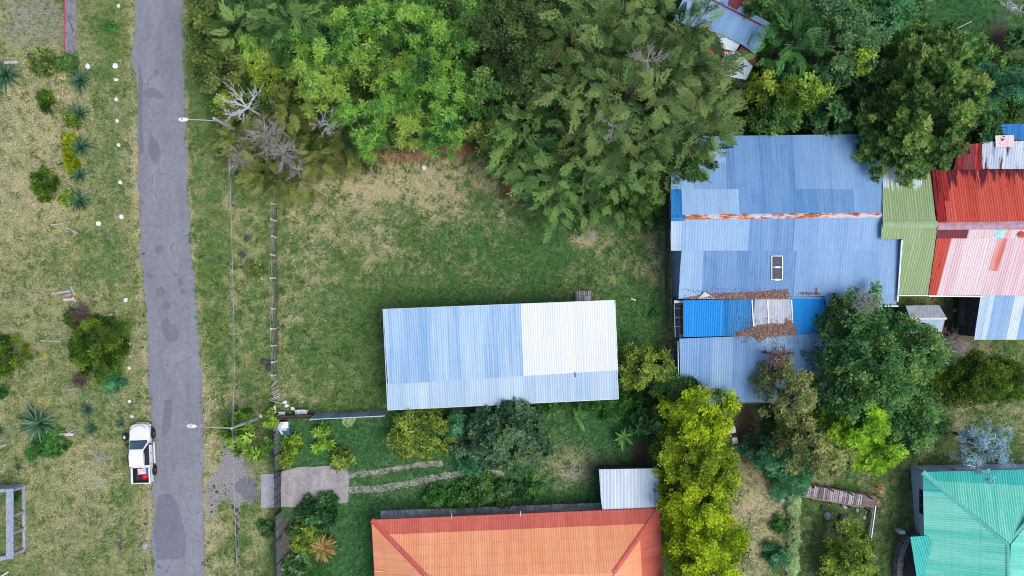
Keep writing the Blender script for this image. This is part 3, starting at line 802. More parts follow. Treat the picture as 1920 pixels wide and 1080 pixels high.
r2, _ = slope(rh, Z3([(1758, 430), (1990, 430), (1990, 447), (1756, 447)], [ZG - .05, ZG - .05, ZG - .22, ZG - .22]), rhs, sw=0.42, sl=2.9, pitch=0.215, amp=0.022, down=(-.13, -1), seed=14)
slope(rh, onp(r2, [(1756, 447), (1990, 447), (1990, 554), (1741, 554)], -.03), rhs, sw=0.42, sl=3.4, pitch=0.215, amp=0.022, down=(-.13, -1), seed=44)
cap(rh, P(1757, 424, ZG), P(1992, 421, ZG), 0.62, plain('faded_mauve_cap', (0.42, .26, .33), .7, var=.2))
strip(rh, P(1741, 555, 4.3), P(1842, 556, 4.3), 0.10, 0.10, STEEL, 'gutter')
walls(rh, [P(1752, 328, 4.4)[:2], P(1985, 328, 4.4)[:2], P(1985, 545, 4.2)[:2], P(1750, 545, 4.2)[:2]], [4.4, 4.4, 4.1, 4.1], GREYWALL)
mbb = MB(); rr_ = random.Random(3)
q = r2.at(1916, 440, .12)
pts = [q + np.array((.35 * math.cos(a) * rr_.uniform(.6, 1.1), .3 * math.sin(a) * rr_.uniform(.6, 1.1), rr_.uniform(0, .08))) for a in np.linspace(0, 2 * math.pi, 9)[:-1]]
tag(obj('tarp', [q + np.array((0, 0, .15))] + pts, [(0, i + 1, (i + 1) % 8 + 1) for i in range(8)], RED), 'crumpled orange red tarp lying on the pink roof at the edge', 'tarp')
bl = thing('blue_white_annex', 'annex with blue roof striped by pale translucent sheets below the pink roof', 'annex', P(1890, 580, 0))
def blm(x, y):
    xx = x - (580 - y) * 0.14
    if xx < 1860: return Z_PALE if xx < 1847 else plain_w
    if 1898 < xx < 1917: return plain_w
    return Z_LIGHT
plain_w = sheet_mat('pale_worn_sheet', (0.52, 0.66, 0.78), (0.72, 0.80, 0.86), streak=0.9, grime=0.5)
slope(bl, Z3([(1843, 525), (1990, 524), (1990, 637), (1826, 637)], [4.3, 4.3, 3.6, 3.6]), blm, sw=0.42, sl=6, pitch=0.14, amp=0.012, down=(-0.12, -1), seed=15)
walls(bl, [P(1846, 532, 4)[:2], P(1985, 532, 4)[:2], P(1985, 630, 3.5)[:2], P(1834, 630, 3.5)[:2]], [4.1, 4.1, 3.45, 3.45], DARKWALL)
rs = thing('rusty_roof_shed', 'shed with rust streaked silver roof behind the red roof', 'shed', P(1880, 290, 0))
slope(rs, Z3([(1838, 266), (1990, 262), (1990, 317), (1842, 317)], [4.9, 4.9, 4.55, 4.55]), lambda x, y: RUSTY, sw=0.8, sl=4, pitch=0.21, amp=0.02, down=(0, -1), seed=16)
slope(rs, Z3([(1798, 272), (1842, 268), (1842, 318), (1788, 318)], [4.9, 4.9, 4.6, 4.6]), lambda x, y: RED_D if x < 1812 or x > 1826 else MAROON, sw=0.4, sl=4, pitch=0.21, amp=0.02, down=(0, -1), seed=17)
walls(rs, [P(1845, 272, 4.6)[:2], P(1985, 270, 4.6)[:2], P(1985, 312, 4.4)[:2], P(1845, 312, 4.4)[:2]], [4.7, 4.7, 4.4, 4.4], GREYWALL)
bs = thing('blue_roof_hut', 'small hut with deep blue roof at the edge above the rusty shed', 'hut', P(1905, 250, 0))
slope(bs, Z3([(1873, 233), (1990, 231), (1990, 262), (1873, 263)], [4.8, 4.8, 4.6, 4.6]), lambda x, y: AZURE_D, sw=0.9, sl=4, pitch=0.2, amp=0.015, down=(0, -1), seed=18)
walls(bs, [P(1878, 237, 4.6)[:2], P(1985, 236, 4.6)[:2], P(1985, 259, 4.4)[:2], P(1878, 260, 4.4)[:2]], [4.55, 4.55, 4.35, 4.35], GREYWALL)
ps = thing('porch_roof', 'small faded pink porch roof overlapping the deep blue hut', 'porch', P(1883, 265, 0))
slope(ps, Z3([(1866, 254), (1902, 253), (1902, 275), (1866, 276)], [5.15, 5.15, 5.05, 5.05]), lambda x, y: PINK, sw=0.85, sl=4, pitch=0.2, amp=0.015, down=(0, -1), seed=19)
for (a, b) in ((1868, 257), (1900, 256), (1900, 273), (1868, 274)):
    q = P(a, b, 5); strip(ps, (q[0], q[1], 0), (q[0], q[1], 5.03), .08, .08, STEEL, 'post')
# tin hut, dark tank and junk below the pink roof
th = thing('tin_hut', 'small grey tin hut partly under branches below the pink roof', 'hut', P(1735, 600, 0))
slope(th, Z3([(1698, 573), (1761, 572), (1775, 596), (1706, 597)], [2.25, 2.25, 2.3, 2.3]), lambda x, y: plain('dull_grey_sheet', (0.25, .31, .37), .6, var=.15), sw=1.1, sl=4, pitch=0.3, amp=0.008, down=(0, -1), seed=20)
cap(th, P(1706, 597.5, 2.3), P(1775, 597, 2.3), 0.2, WHITE)
slope(th, Z3([(1706, 598), (1775, 597), (1766, 622), (1706, 625)], [2.28, 2.28, 1.5, 1.5]), lambda x, y: Z_PALE, sw=1.1, sl=4, pitch=0.3, amp=0.008, down=(0, -1), seed=21)
walls(th, [P(1704, 577, 2)[:2], P(1762, 577, 2)[:2], P(1764, 616, 1.5)[:2], P(1708, 618, 1.5)[:2]], [2.1, 2.1, 1.4, 1.4], TINWALL, .06)
tk = thing('tank_trailer', 'dark grey round-topped tank lying in the shade under the roofs', 'tank', P(1813, 585, 0))
mbb = MB(); q0, q1 = P(1814, 552, 1), P(1812, 612, 1)
mbb.tube([q0, q0 + (q1 - q0) * .04, q1 - (q1 - q0) * .04, q1], [.55, .72, .72, .55], 18)
o = mbb.build('barrel', plain('tank_grey', (0.085, .085, .095), .8, var=.35, scale=4), tk); o.data.polygons.foreach_set('use_smooth', [len(pp.vertices) == 4 for pp in o.data.polygons])
for k in (.2, .8):
    q = q0 + (q1 - q0) * k; mbb = MB(); mbb.box((q[0], q[1], .2), (1.3, .25, .4)); mbb.build('cradle', DARKWALL, tk)
pk = tag(MB().beam(P(1803, 617, .35), P(1826, 621, .35), .5, .25).build('beam_stack', plain('dusty_red', (.22, .07, .075), .8)), 'dusty red beam lying beside the striped annex', 'beam')
for i in range(9):
    a = P(1766 + rnd.uniform(0, 30), 612 + rnd.uniform(0, 12), .15 + .03 * i); an_ = rnd.uniform(-1.2, 1.2)
    L = rnd.uniform(.5, 1.3)
    o = MB().beam(a, a + np.array((L * math.sin(an_), -L * math.cos(an_), rnd.uniform(-.1, .2))), .09, .05).build('scrap_plank', plain('rust_red_scrap', (.25, .075, .04), .8, var=.5, scale=6))
    tag(o, 'rusty red scrap plank in the junk heap beside the tin hut', 'plank', 'scrap planks in the junk heap')

# --- 4. little lean-to shed by the orange house
ls = thing('garden_shed', 'little shed with silver ribbed roof wedged behind the orange roof', 'shed', P(1180, 915, 0))
SILV2 = sheet_mat('clean_silver', (0.50, .61, .74), (0.72, .80, .87), streak=0.9, grime=.1)
slope(ls, Z3([(1123, 880), (1236, 878), (1239, 955), (1128, 957)], [2.7, 2.7, 2.9, 2.9]), lambda x, y: SILV2, sw=0.86, sl=5, pitch=0.30, amp=0.030, down=(0, 1), seed=22)
walls(ls, [P(1128, 886, 2.5)[:2], P(1232, 884, 2.5)[:2], P(1233, 952, 2.5)[:2], P(1132, 953, 2.5)[:2]], [2.55, 2.55, 2.75, 2.75], DARKWALL, .1)

# --- 5. orange hip-roofed house
oh = thing('orange_house', 'house with large orange hipped roof and red ridge caps', 'house', P(970, 1060, 0))
ZE, ZT = 3.0, 5.2
A, B = P(697, 975, ZE), P(1237, 953, ZE)
rl = P(800, 1082, ZT); rr2 = P(1150, 1074, ZT)
def ohm(x, y):
    e = 975 + (x - 697) * (953 - 975) / 540
    return ORANGE_RED if y < e + 21 else ORANGE
slope(oh, [A, B, rr2, rl], ohm, sw=0.62, sl=0.95, pitch=0.2, amp=0.012, down=(-0.0407, 1), seed=23, lap=0.02)
C2, D2 = P(712, 1240, ZE), P(1250, 1215, ZE)
slope(oh, [A, rl, P(806, 1150, ZT), C2], lambda x, y: ORANGE, sw=0.62, sl=1.4, pitch=0.2, amp=0.012, seed=24, lap=0.02)
slope(oh, [B, D2, P(1156, 1140, ZT), rr2], lambda x, y: ORANGE_RED if x > 1205 else ORANGE, sw=0.62, sl=1.4, pitch=0.2, amp=0.012, seed=25, lap=0.02)
slope(oh, [rl, rr2, P(1156, 1140, ZT), P(806, 1150, ZT)], lambda x, y: ORANGE, sw=0.9, sl=2, pitch=.2, amp=.012, down=(0, -1), seed=26)
slope(oh, [P(806, 1150, ZT), P(1156, 1140, ZT), D2, C2], lambda x, y: ORANGE, sw=0.9, sl=2, pitch=.2, amp=.012, down=(0, -1), seed=27)
REDCAP = plain('red_ridge_paint', (0.58, .115, .095), .55, var=.12)
cap(oh, A, rl, 0.42, REDCAP, 'hip_cap'); cap(oh, B, rr2, 0.42, REDCAP, 'hip_cap')
strip(oh, A - np.array((0, 0, .06)), B - np.array((0, 0, .06)), .1, .14, plain('red_fascia', (.30, .03, .03), .6), 'fascia')
strip(oh, A - np.array((0, 0, .06)), C2 - np.array((0, 0, .06)), .1, .14, plain('red_fascia', (.30, .03, .03), .6), 'fascia')
for (a, b) in ((847, 970), (976, 966)):
    q = P(a, b, 3.05); strip(oh, q + np.array((0, .35, 0)), q + np.array((0.02, -.25, .05)), .05, .06, STEEL, 'gutter_strap')
_w = [np.array(p[:2]) for p in (A, B, D2, C2)]; _c = np.mean(_w, 0)
walls(oh, [p + np.sign(_c - p) * .6 for p in _w], [2.85] * 4, plain('cream_render', (.5, .45, .38), .9))
tag(MB().tube([P(701, 1071, 3.3), P(760, 1074, 4.1), P(800, 1080, 5.32), P(830, 1082, 5.0)], .02, 5).build('cable', WHITE), 'thin white cable crossing the lower left of the orange roof', 'cable')

# --- 6. turquoise hip-roofed house
tq = thing('turquoise_house', 'blue grey walled house with bright turquoise hipped roof', 'house', P(1830, 990, 0))
ZQ, ZP = 3.0, 5.0
a0, a1 = P(1730, 885, ZQ), P(1995, 880, ZQ)
ap = P(1892, 1020, ZP); a2 = P(1734, 1085, ZQ)
def tqn(x, y): return TURQ_D if y < 905 else TURQ
up_ = P(1990, 905, ZP)
slope(tq, [a0, a1, up_, ap], tqn, sw=0.8, sl=1.6, pitch=0.2, amp=0.02, down=(0.03, 1), seed=28)
slope(tq, [a0, ap, P(1892, 1150, ZP), P(1736, 1150, ZQ)], lambda x, y: TURQ_D if x < 1752 and y < 960 else TURQ, sw=0.8, sl=2.1, pitch=0.2, amp=0.02, down=(-1, 0.0), seed=29)
slope(tq, [ap, up_, P(1995, 1150, 4.0), P(1893, 1150, ZP)], lambda x, y: TURQ, sw=0.8, sl=2.2, pitch=0.2, amp=0.02, down=(1, -0.1), seed=30)
TCAP = plain('turquoise_cap', (0.13, .52, .45), .5, var=.12)
cap(tq, a0, ap, .45, TCAP, 'hip_cap'); cap(tq, ap, up_, .45, TCAP, 'hip_cap'); cap(tq, ap, P(1893, 1150, ZP), .45, TCAP)
po, _ = slope(tq, Z3([(1704, 1004), (1737, 1003), (1815, 1083), (1845, 1150), (1728, 1150)], [2.75, 2.95, 3.15, 3.0, 2.6]), lambda x, y: TURQ_D, sw=0.8, sl=2.4, pitch=0.2, amp=0.02, down=(-0.35, 1), seed=31, lift=0.25)
w0, w1, w2 = P(1709, 875), P(1925, 871), P(1719, 1012)
wl = [w0[:2], w1[:2], P(1925, 1092)[:2], P(1725, 1092)[:2]]
walls(tq, wl, [2.95] * 4, BLUEWALL, .2)
wm = P(1714, 928, 1.6); wx, wy = P(1713.2, 927)[0], P(0, 929)[1]
win = MB(); win.box((wx - .13, wy, 1.7), (.08, 2.4, .9)); wf = win.build('window', plain('window_frame_slate', (.10, .12, .17), .6), tq)
for k in (-.8, 0, .8):
    MB().box((wx - .165, wy + k, 1.7), (.03, .68, .74)).build('pane', GLASS, wf)
wy2 = P(0, 873.2)[1]; wx2 = P(1790, 0)[0]
MB().box((wx2, wy2 + .12, 1.7), (2.0, .08, .9)).build('window', WHITE, tq)
mbb = MB()
pts = [(1722, 1000), (1700, 1003), (1688, 1015), (1680, 1040), (1678, 1070), (1682, 1110)]
STONE = plain('stone_wall', (.24, .22, .25), .95, var=.4, scale=6, bump=.7)
tw = thing('terrace_wall', 'curved grey stone terrace wall beside the turquoise porch', 'wall', P(1690, 1040, 0))
for i in range(len(pts) - 1):
    for k in range(4):
        a = np.array(pts[i]) + (np.array(pts[i + 1]) - np.array(pts[i])) * k / 4; b = np.array(pts[i]) + (np.array(pts[i + 1]) - np.array(pts[i])) * (k + .93) / 4
        qa, qb = P(a[0], a[1]), P(b[0], b[1])
        MB().beam(qa + np.array((0, 0, .45)), qb + np.array((0, 0, .45)), rnd.uniform(.42, .52), .9 + rnd.uniform(-.04, .04)).build('stone', STONE, tw)
flat('terrace', [(1694, 1012), (1722, 1008), (1730, 1110), (1690, 1110), (1686, 1050)], .05, plain('terrace_tile', (.10, .075, .085), .8, var=.25), 'dark floor of the terrace under the turquoise porch', 'terrace', amp=.2)
MB().box(tuple(P(1688, 996, .4)), (.5, .3, .8)).build('post', WHITE, tw)

# --- 7. tilted blue roof at the top
ne = thing('tilted_blue_house', 'old house with blue, maroon and white roof sheets set at an angle among the treetops', 'house', P(1365, 50, 0))
def nem(x, y):
    return Z_SKY if x > 1300 else Z_LIGHT
dn = (-0.50, -0.87)
nn_ = slope(ne, Z3([(1262, 40), (1297, -40), (1448, 45), (1417, 101), (1388, 82), (1352, 64)], [4.2, 5.2, 5.2, 4.35, 4.35, 4.3]), nem, sw=0.9, sl=3.0, pitch=0.2, amp=0.012, down=(-.45, -.9), seed=33)[0]
slope(ne, onp(nn_, [(1372, -25), (1405, -10), (1382, 19), (1366, 10)], .08), lambda x, y: MAROON, sw=.8, sl=4, pitch=.2, amp=.012, down=(-.45, -.9), seed=34)
slope(ne, Z3([(1391, 79), (1420, 103), (1412, 123), (1384, 96)], [4.15, 4.15, 3.95, 3.95]), lambda x, y: MAROON, sw=.8, sl=4, pitch=.2, amp=.012, down=(-.3, -.95), seed=35)
slope(ne, Z3([(1345, 60), (1391, 78), (1378, 97), (1336, 86)], [4.25, 4.25, 4.05, 4.05]), lambda x, y: plain_w, sw=.8, sl=4, pitch=.2, amp=.012, down=(-.35, -.93), seed=36)
slope(ne, Z3([(1325, 84), (1372, 98), (1366, 106), (1320, 96)], [3.95, 3.95, 3.8, 3.8]), lambda x, y: RED, sw=.8, sl=4, pitch=.2, amp=.012, down=(-.35, -.93), seed=37)
slope(ne, Z3([(1360, 97), (1384, 97), (1412, 124), (1400, 150), (1345, 140)], [3.92, 3.92, 3.9, 3.6, 3.6]), lambda x, y: plain_w, sw=.8, sl=4, pitch=.2, amp=.012, down=(-.35, -.93), seed=38)
cap(ne, nn_.at(1326, -5), nn_.at(1437, 52), .16, MAROON, 'seam_cap', h=.0, lift=.03)
strip(ne, nn_.at(1411, 64, .04), nn_.at(1401, 84, .04), .08, .02, plain('rust_red_scrap', (.25, .075, .04), .8), 'rust_seam')
nw_ = [P(1275, 32, 3.6)[:2], P(1300, -30, 3.6)[:2], P(1438, 48, 3.6)[:2], P(1394, 138, 3.2)[:2], P(1368, 128, 3.2)[:2]]
walls(ne, nw_, [3.8, 3.9, 3.9, 3.4, 3.4], DARKWALL)
# ------------------------------------------------------------------ foliage
def _diamond(base, d, side, L, W, fold=0.0, up=None, mid=0.45):
    m = base + d * L * mid
    lift = (up if up is not None else 0) * fold * W if up is not None else 0
    return [base, m + side * W / 2 + lift, base + d * L, m - side * W / 2 + lift]

def unit(v): return v / (np.linalg.norm(v) + 1e-9)

def tmpl_broad(r, n, L, W, spread=0.5, el=(-25, 65)):
    V, T = [], []
    for i in range(n):
        az = 2 * math.pi * (i + r.uniform(-.3, .3)) / n * 1.0 + r.uniform(-.3, .3); e = math.radians(r.uniform(*el))
        d = np.array((math.cos(az) * math.cos(e), math.sin(az) * math.cos(e), math.sin(e)))
        s = unit(np.cross(d, (r.uniform(-.4, .4), r.uniform(-.4, .4), 1)))
        b = np.array((r.uniform(-1, 1), r.uniform(-1, 1), r.uniform(-.5, .5))) * spread * .5
        V += _diamond(b, d, s, L * r.uniform(.7, 1.25), W * r.uniform(.7, 1.2)); T += [r.uniform(-.12, .12)] * 4
    return np.array(V), np.array(T)

def tmpl_frond(r, n=12, ang=36, W=0.045, droop=0.20, side=.36):
    V, T = [], []
    def ax(x): return np.array((x, 0.05 * math.sin(3 * x), -droop * x * x))
    V += _diamond(ax(0), unit(ax(1) - ax(0)), np.array((0, 1.0, 0)), 1.0, W * .8); T += [0, .05, .2, .05]
    for i in range(n):
        x = .08 + .84 * i / n
        for sgn in (-1, 1):
            a = math.radians(ang + r.uniform(-9, 9)) * sgn
            d = unit(np.array((math.cos(a), math.sin(a), r.uniform(-.15, .35) - droop)))
            L = (side * (1 - x) + .16) * r.uniform(.75, 1.2)
            sd_ = unit(np.cross(d, (0, 0, 1)))
            V += _diamond(ax(x), d, sd_, L, W * r.uniform(.8, 1.3)); t0 = .18 * x
            T += [t0 - .08, t0, t0 + .18, t0]
    return np.array(V), np.array(T)

def tmpl_tuft(r, n=14, L=.9, W=.085, el=(-35, 60), droop=.4):
    """narrow leaves that radiate from one point and droop (bamboo, cane, lily)"""
    V, T = [], []
    for i in range(n):
        az = r.uniform(0, 2 * math.pi); e = math.radians(r.uniform(*el))
        d = np.array((math.cos(az) * math.cos(e), math.sin(az) * math.cos(e), math.sin(e)))
        s = unit(np.cross(d, (0, 0, 1.0))); l = L * r.uniform(.6, 1.1)
        b = d * .06; m = b + d * l * .5; tip = b + d * l + np.array((0, 0, -droop * l * .5))
        V += [b, m + s * W / 2, tip, m - s * W / 2]; t0 = r.uniform(-.1, .1); T += [t0 - .1, t0, t0 + .15, t0]
    return np.array(V), np.array(T)

def tmpl_spray(r, n=11, W=.046):
    V, T = [], []
    def ax(x): return np.array((x, .07 * math.sin(3.1 * x), -.20 * x * x))
    V += _diamond(ax(0), unit(ax(1) - ax(0)), np.array((0, 1.0, 0)), 1.02, W); T += [-.05, 0, .2, 0]
    for i in range(n):
        x = .10 + .84 * i / n; sgn = 1 if i % 2 else -1
        a = math.radians(27 + r.uniform(-9, 9)) * sgn
        d = unit(np.array((math.cos(a), math.sin(a), r.uniform(-.35, .25)))); L = (.40 * (1 - x) + .13) * r.uniform(.75, 1.2); s = unit(np.cross(d, (0, 0, 1)))
        V += _diamond(ax(x), d, s, L, W * .9); t0 = .12 * x; T += [t0 - .08, t0, t0 + .18, t0]
        for k in range(2):
            for g in (-1, 1):
                b = a + math.radians(38 + r.uniform(-10, 10)) * g; e = unit(np.array((math.cos(b), math.sin(b), r.uniform(-.3, .3))))
                V += _diamond(ax(x) + d * L * (.28 + .34 * k), e, unit(np.cross(e, (0, 0, 1))), L * (.42 - .10 * k), W * .8); T += [t0 - .05, t0, t0 + .15, t0]
    return np.array(V), np.array(T)

_R = random.Random(21)
TM = {
    'broad': [tmpl_broad(_R, 9, .62, .34) for _ in range(5)],
    'small': [tmpl_broad(_R, 10, .56, .29, .8) for _ in range(5)],
    'fine': [tmpl_broad(_R, 11, .56, .21, .9) for _ in range(5)],
    'rosette': [tmpl_broad(_R, 9, .72, .26, .15, (5, 50)) for _ in range(5)],
    'spray': [tmpl_spray(_R) for _ in range(5)],
    'frond': [tmpl_frond(_R) for _ in range(5)],
    'needle': [tmpl_frond(_R, 9, 36, .04, .15, .34) for _ in range(5)],
    'tuft': [tmpl_tuft(_R, 11, 1.0, .13) for _ in range(5)],
    'blade': [tmpl_tuft(_R, 12, 1.0, .075, (25, 80), .5) for _ in range(4)],
}

def scatter(kind, C, D, Sz, T, r):
    """place template sprays: centres C, outward directions D, sizes Sz, tints T -> verts, quads, tint"""
    V, F, A = [], [], []
    n = len(C); which = r.integers(0, len(TM[kind]), n); off = 0
    x = D / (np.linalg.norm(D, axis=1, keepdims=True) + 1e-9)
    up = np.tile((0, 0, 1.0), (n, 1)) + r.normal(0, .28, (n, 3))
    y = np.cross(up, x); y /= (np.linalg.norm(y, axis=1, keepdims=True) + 1e-9); z = np.cross(x, y)
    M = np.stack([x, y, z], 1)                        # rows = axes
    for w in range(len(TM[kind])):
        k = np.where(which == w)[0]
        if not len(k): continue
        tv, tt = TM[kind][w]
        P_ = np.einsum('vi,nij->nvj', tv, M[k]) * Sz[k][:, None, None] + C[k][:, None, :]
        nv = len(tv)
        V.append(P_.reshape(-1, 3)); A.append((T[k][:, None] + tt[None, :]).ravel())
        F.append(off + np.arange(len(k) * nv).reshape(-1, 4)); off += len(k) * nv
    return np.concatenate(V), np.concatenate(F), np.clip(np.concatenate(A), 0, 1)

SP = {}   # species: palette, template, spray size, clump size ratio, density, ...
def species(name, dark, mid, light, odd=None, clmax=1.7, ncl=1.02, kind='small', size=.55, cl=.27, dens=1.0, tint=(.42, .24), oddp=0.0, flat=.75, up=.35, trans=.38, bark=(.10, .08, .065), gap=.0):
    SP[name] = dict(mat=leaf_mat('leaf_' + name, dark, mid, light, odd, trans), kind=kind, size=size, cl=cl, dens=dens, tint=tint, oddp=oddp, flat=flat, up=up, gap=gap, clmax=clmax, ncl=ncl,
                    bark=plain('bark_%d%d%d' % tuple(int(c * 100) for c in bark), bark, .95, var=.3, scale=4))
species('olive', (.022, .045, .014), (.075, .120, .030), (.165, .205, .060), kind='small', size=.48, cl=.2, clmax=.8, tint=(.46, .28))
species('yellowgreen', (.030, .075, .012), (.115, .180, .026), (.240, .290, .048), kind='small', size=.48, cl=.24, clmax=.7, tint=(.46, .32))
species('bamboo', (.018, .065, .022), (.075, .190, .038), (.170, .315, .060), (.36, .34, .06), kind='tuft', size=.46, cl=.21, clmax=.58, dens=1.0, oddp=.06, flat=1.7, tint=(.46, .46))
species('bamboo_pale', (.03, .085, .02), (.115, .215, .040), (.230, .330, .070), (.38, .32, .06), kind='tuft', size=.46, cl=.23, clmax=.60, dens=1.0, oddp=.10, flat=1.7, tint=(.50, .42))
species('cypress', (.014, .036, .015), (.052, .098, .032), (.122, .186, .060), (.20, .20, .07), kind='spray', size=1.65, cl=.24, clmax=1.25, dens=.80, flat=1.0, up=.15, oddp=.02, tint=(.50, .50))
species('cypress_deep', (.012, .034, .014), (.046, .100, .030), (.108, .182, .052), kind='spray', size=1.6, cl=.26, clmax=1.2, dens=.85, flat=.9, up=.15, tint=(.47, .44))
species('cypress_gold', (.024, .042, .013), (.078, .110, .028), (.160, .190, .052), (.24, .19, .06), kind='spray', size=1.35, cl=.30, clmax=1.0, dens=.85, up=.1, oddp=.03, tint=(.48, .44))
species('dark_small', (.016, .034, .014), (.050, .090, .030), (.110, .165, .056), kind='fine', size=.55, cl=.18, clmax=.95)
species('dark_broad', (.010, .036, .016), (.034, .092, .034), (.080, .165, .055), kind='broad', size=.50, cl=.25, dens=1.0)
species('dark_glossy', (.014, .036, .012), (.048, .098, .024), (.125, .190, .055), kind='rosette', size=.50, cl=.22, clmax=.9, dens=1.0)
species('round_glossy', (.012, .036, .014), (.058, .122, .032), (.150, .235, .064), (.30, .28, .06), kind='rosette', size=.46, cl=.12, clmax=.66, ncl=1.75, dens=.95, oddp=.05, flat=1.0, tint=(.46, .34))
species('teal_small', (.016, .048, .024), (.060, .128, .054), (.140, .225, .098), kind='small', size=.45, cl=.2, clmax=.95, tint=(.45, .28))
species('teal_light', (.016, .070, .032), (.058, .175, .072), (.130, .280, .125), kind='small', size=.50, cl=.22, clmax=.8)
species('fern', (.010, .044, .016), (.038, .112, .034), (.080, .185, .052), kind='frond', size=1.25, cl=.36, dens=.62, flat=.6, up=.2)
species('lime', (.030, .080, .012), (.122, .205, .032), (.245, .325, .056), kind='small', size=.46, cl=.2, clmax=.7, tint=(.46, .32))
species('midgreen', (.018, .055, .018), (.060, .135, .036), (.130, .215, .060), kind='small', size=.5, cl=.25)
species('teal_dark', (.010, .042, .018), (.042, .114, .040), (.120, .208, .064), (.24, .27, .045), kind='fine', size=.60, cl=.17, clmax=.8, ncl=1.2, oddp=.12, tint=(.46, .36), flat=1.0)
species('teal_shrub', (.012, .062, .032), (.042, .150, .070), (.100, .240, .118), kind='fine', size=.42, cl=.22, clmax=.6)
species('olive_brown', (.034, .050, .018), (.130, .155, .056), (.245, .262, .105), (.25, .23, .06), kind='fine', size=.52, cl=.2, clmax=.8, oddp=.08, tint=(.48, .28))
species('lime_bright', (.025, .080, .008), (.125, .240, .020), (.250, .370, .035), kind='rosette', size=.52, cl=.24)
species('golden', (.024, .062, .004), (.128, .200, .010), (.290, .360, .022), (.42, .42, .02), kind='fine', size=.48, cl=.17, clmax=.75, ncl=1.25, tint=(.54, .34), oddp=.10, flat=1.0)
species('golden_olive', (.022, .054, .006), (.100, .155, .014), (.225, .290, .028), kind='fine', size=.46, cl=.17, clmax=.75, ncl=1.25, tint=(.48, .32), flat=1.0)
species('mottled', (.022, .062, .014), (.092, .158, .030), (.215, .270, .052), (.50, .40, .04), kind='small', size=.42, cl=.2, clmax=.7, oddp=.14, tint=(.48, .3))
species('bluish_dark', (.010, .034, .022), (.042, .094, .050), (.098, .170, .084), (.26, .25, .06), kind='broad', size=.42, cl=.16, clmax=.75, ncl=2.1, dens=1.15, oddp=.08, tint=(.45, .28))
species('bush_dark', (.010, .036, .007), (.038, .088, .012), (.106, .165, .022), kind='fine', size=.40, cl=.22, clmax=.5, tint=(.42, .32), flat=1.0)
species('plumeria', (.022, .070, .010), (.088, .168, .022), (.185, .290, .044), kind='rosette', size=.66, cl=.17, clmax=.46, ncl=.46, dens=.6, gap=.6, tint=(.46, .40))
species('eucalypt', (.060, .115, .135), (.150, .245, .290), (.270, .385, .430), kind='tuft', size=.36, cl=.15, clmax=.42, dens=.22, gap=.7)
species('hedge_pale', (.060, .105, .045), (.200, .270, .130), (.340, .400, .250), kind='fine', size=.36, cl=.3, tint=(.6,.25))
species('hedge_lime', (.050, .090, .006), (.200, .250, .010), (.370, .420, .022), kind='fine', size=.28, cl=.3)
species('ivy', (.012, .050, .014), (.050, .150, .036), (.110, .240, .060), kind='small', size=.30, cl=.3)
species('flowering', (.012, .040, .016), (.042, .105, .034), (.095, .175, .055), (.62, .64, .74), kind='broad', size=.30, cl=.3, oddp=.12)
species('twigs', (.06, .05, .05), (.16, .13, .135), (.30, .26, .27), kind='needle', size=.50, cl=.34, dens=.6)

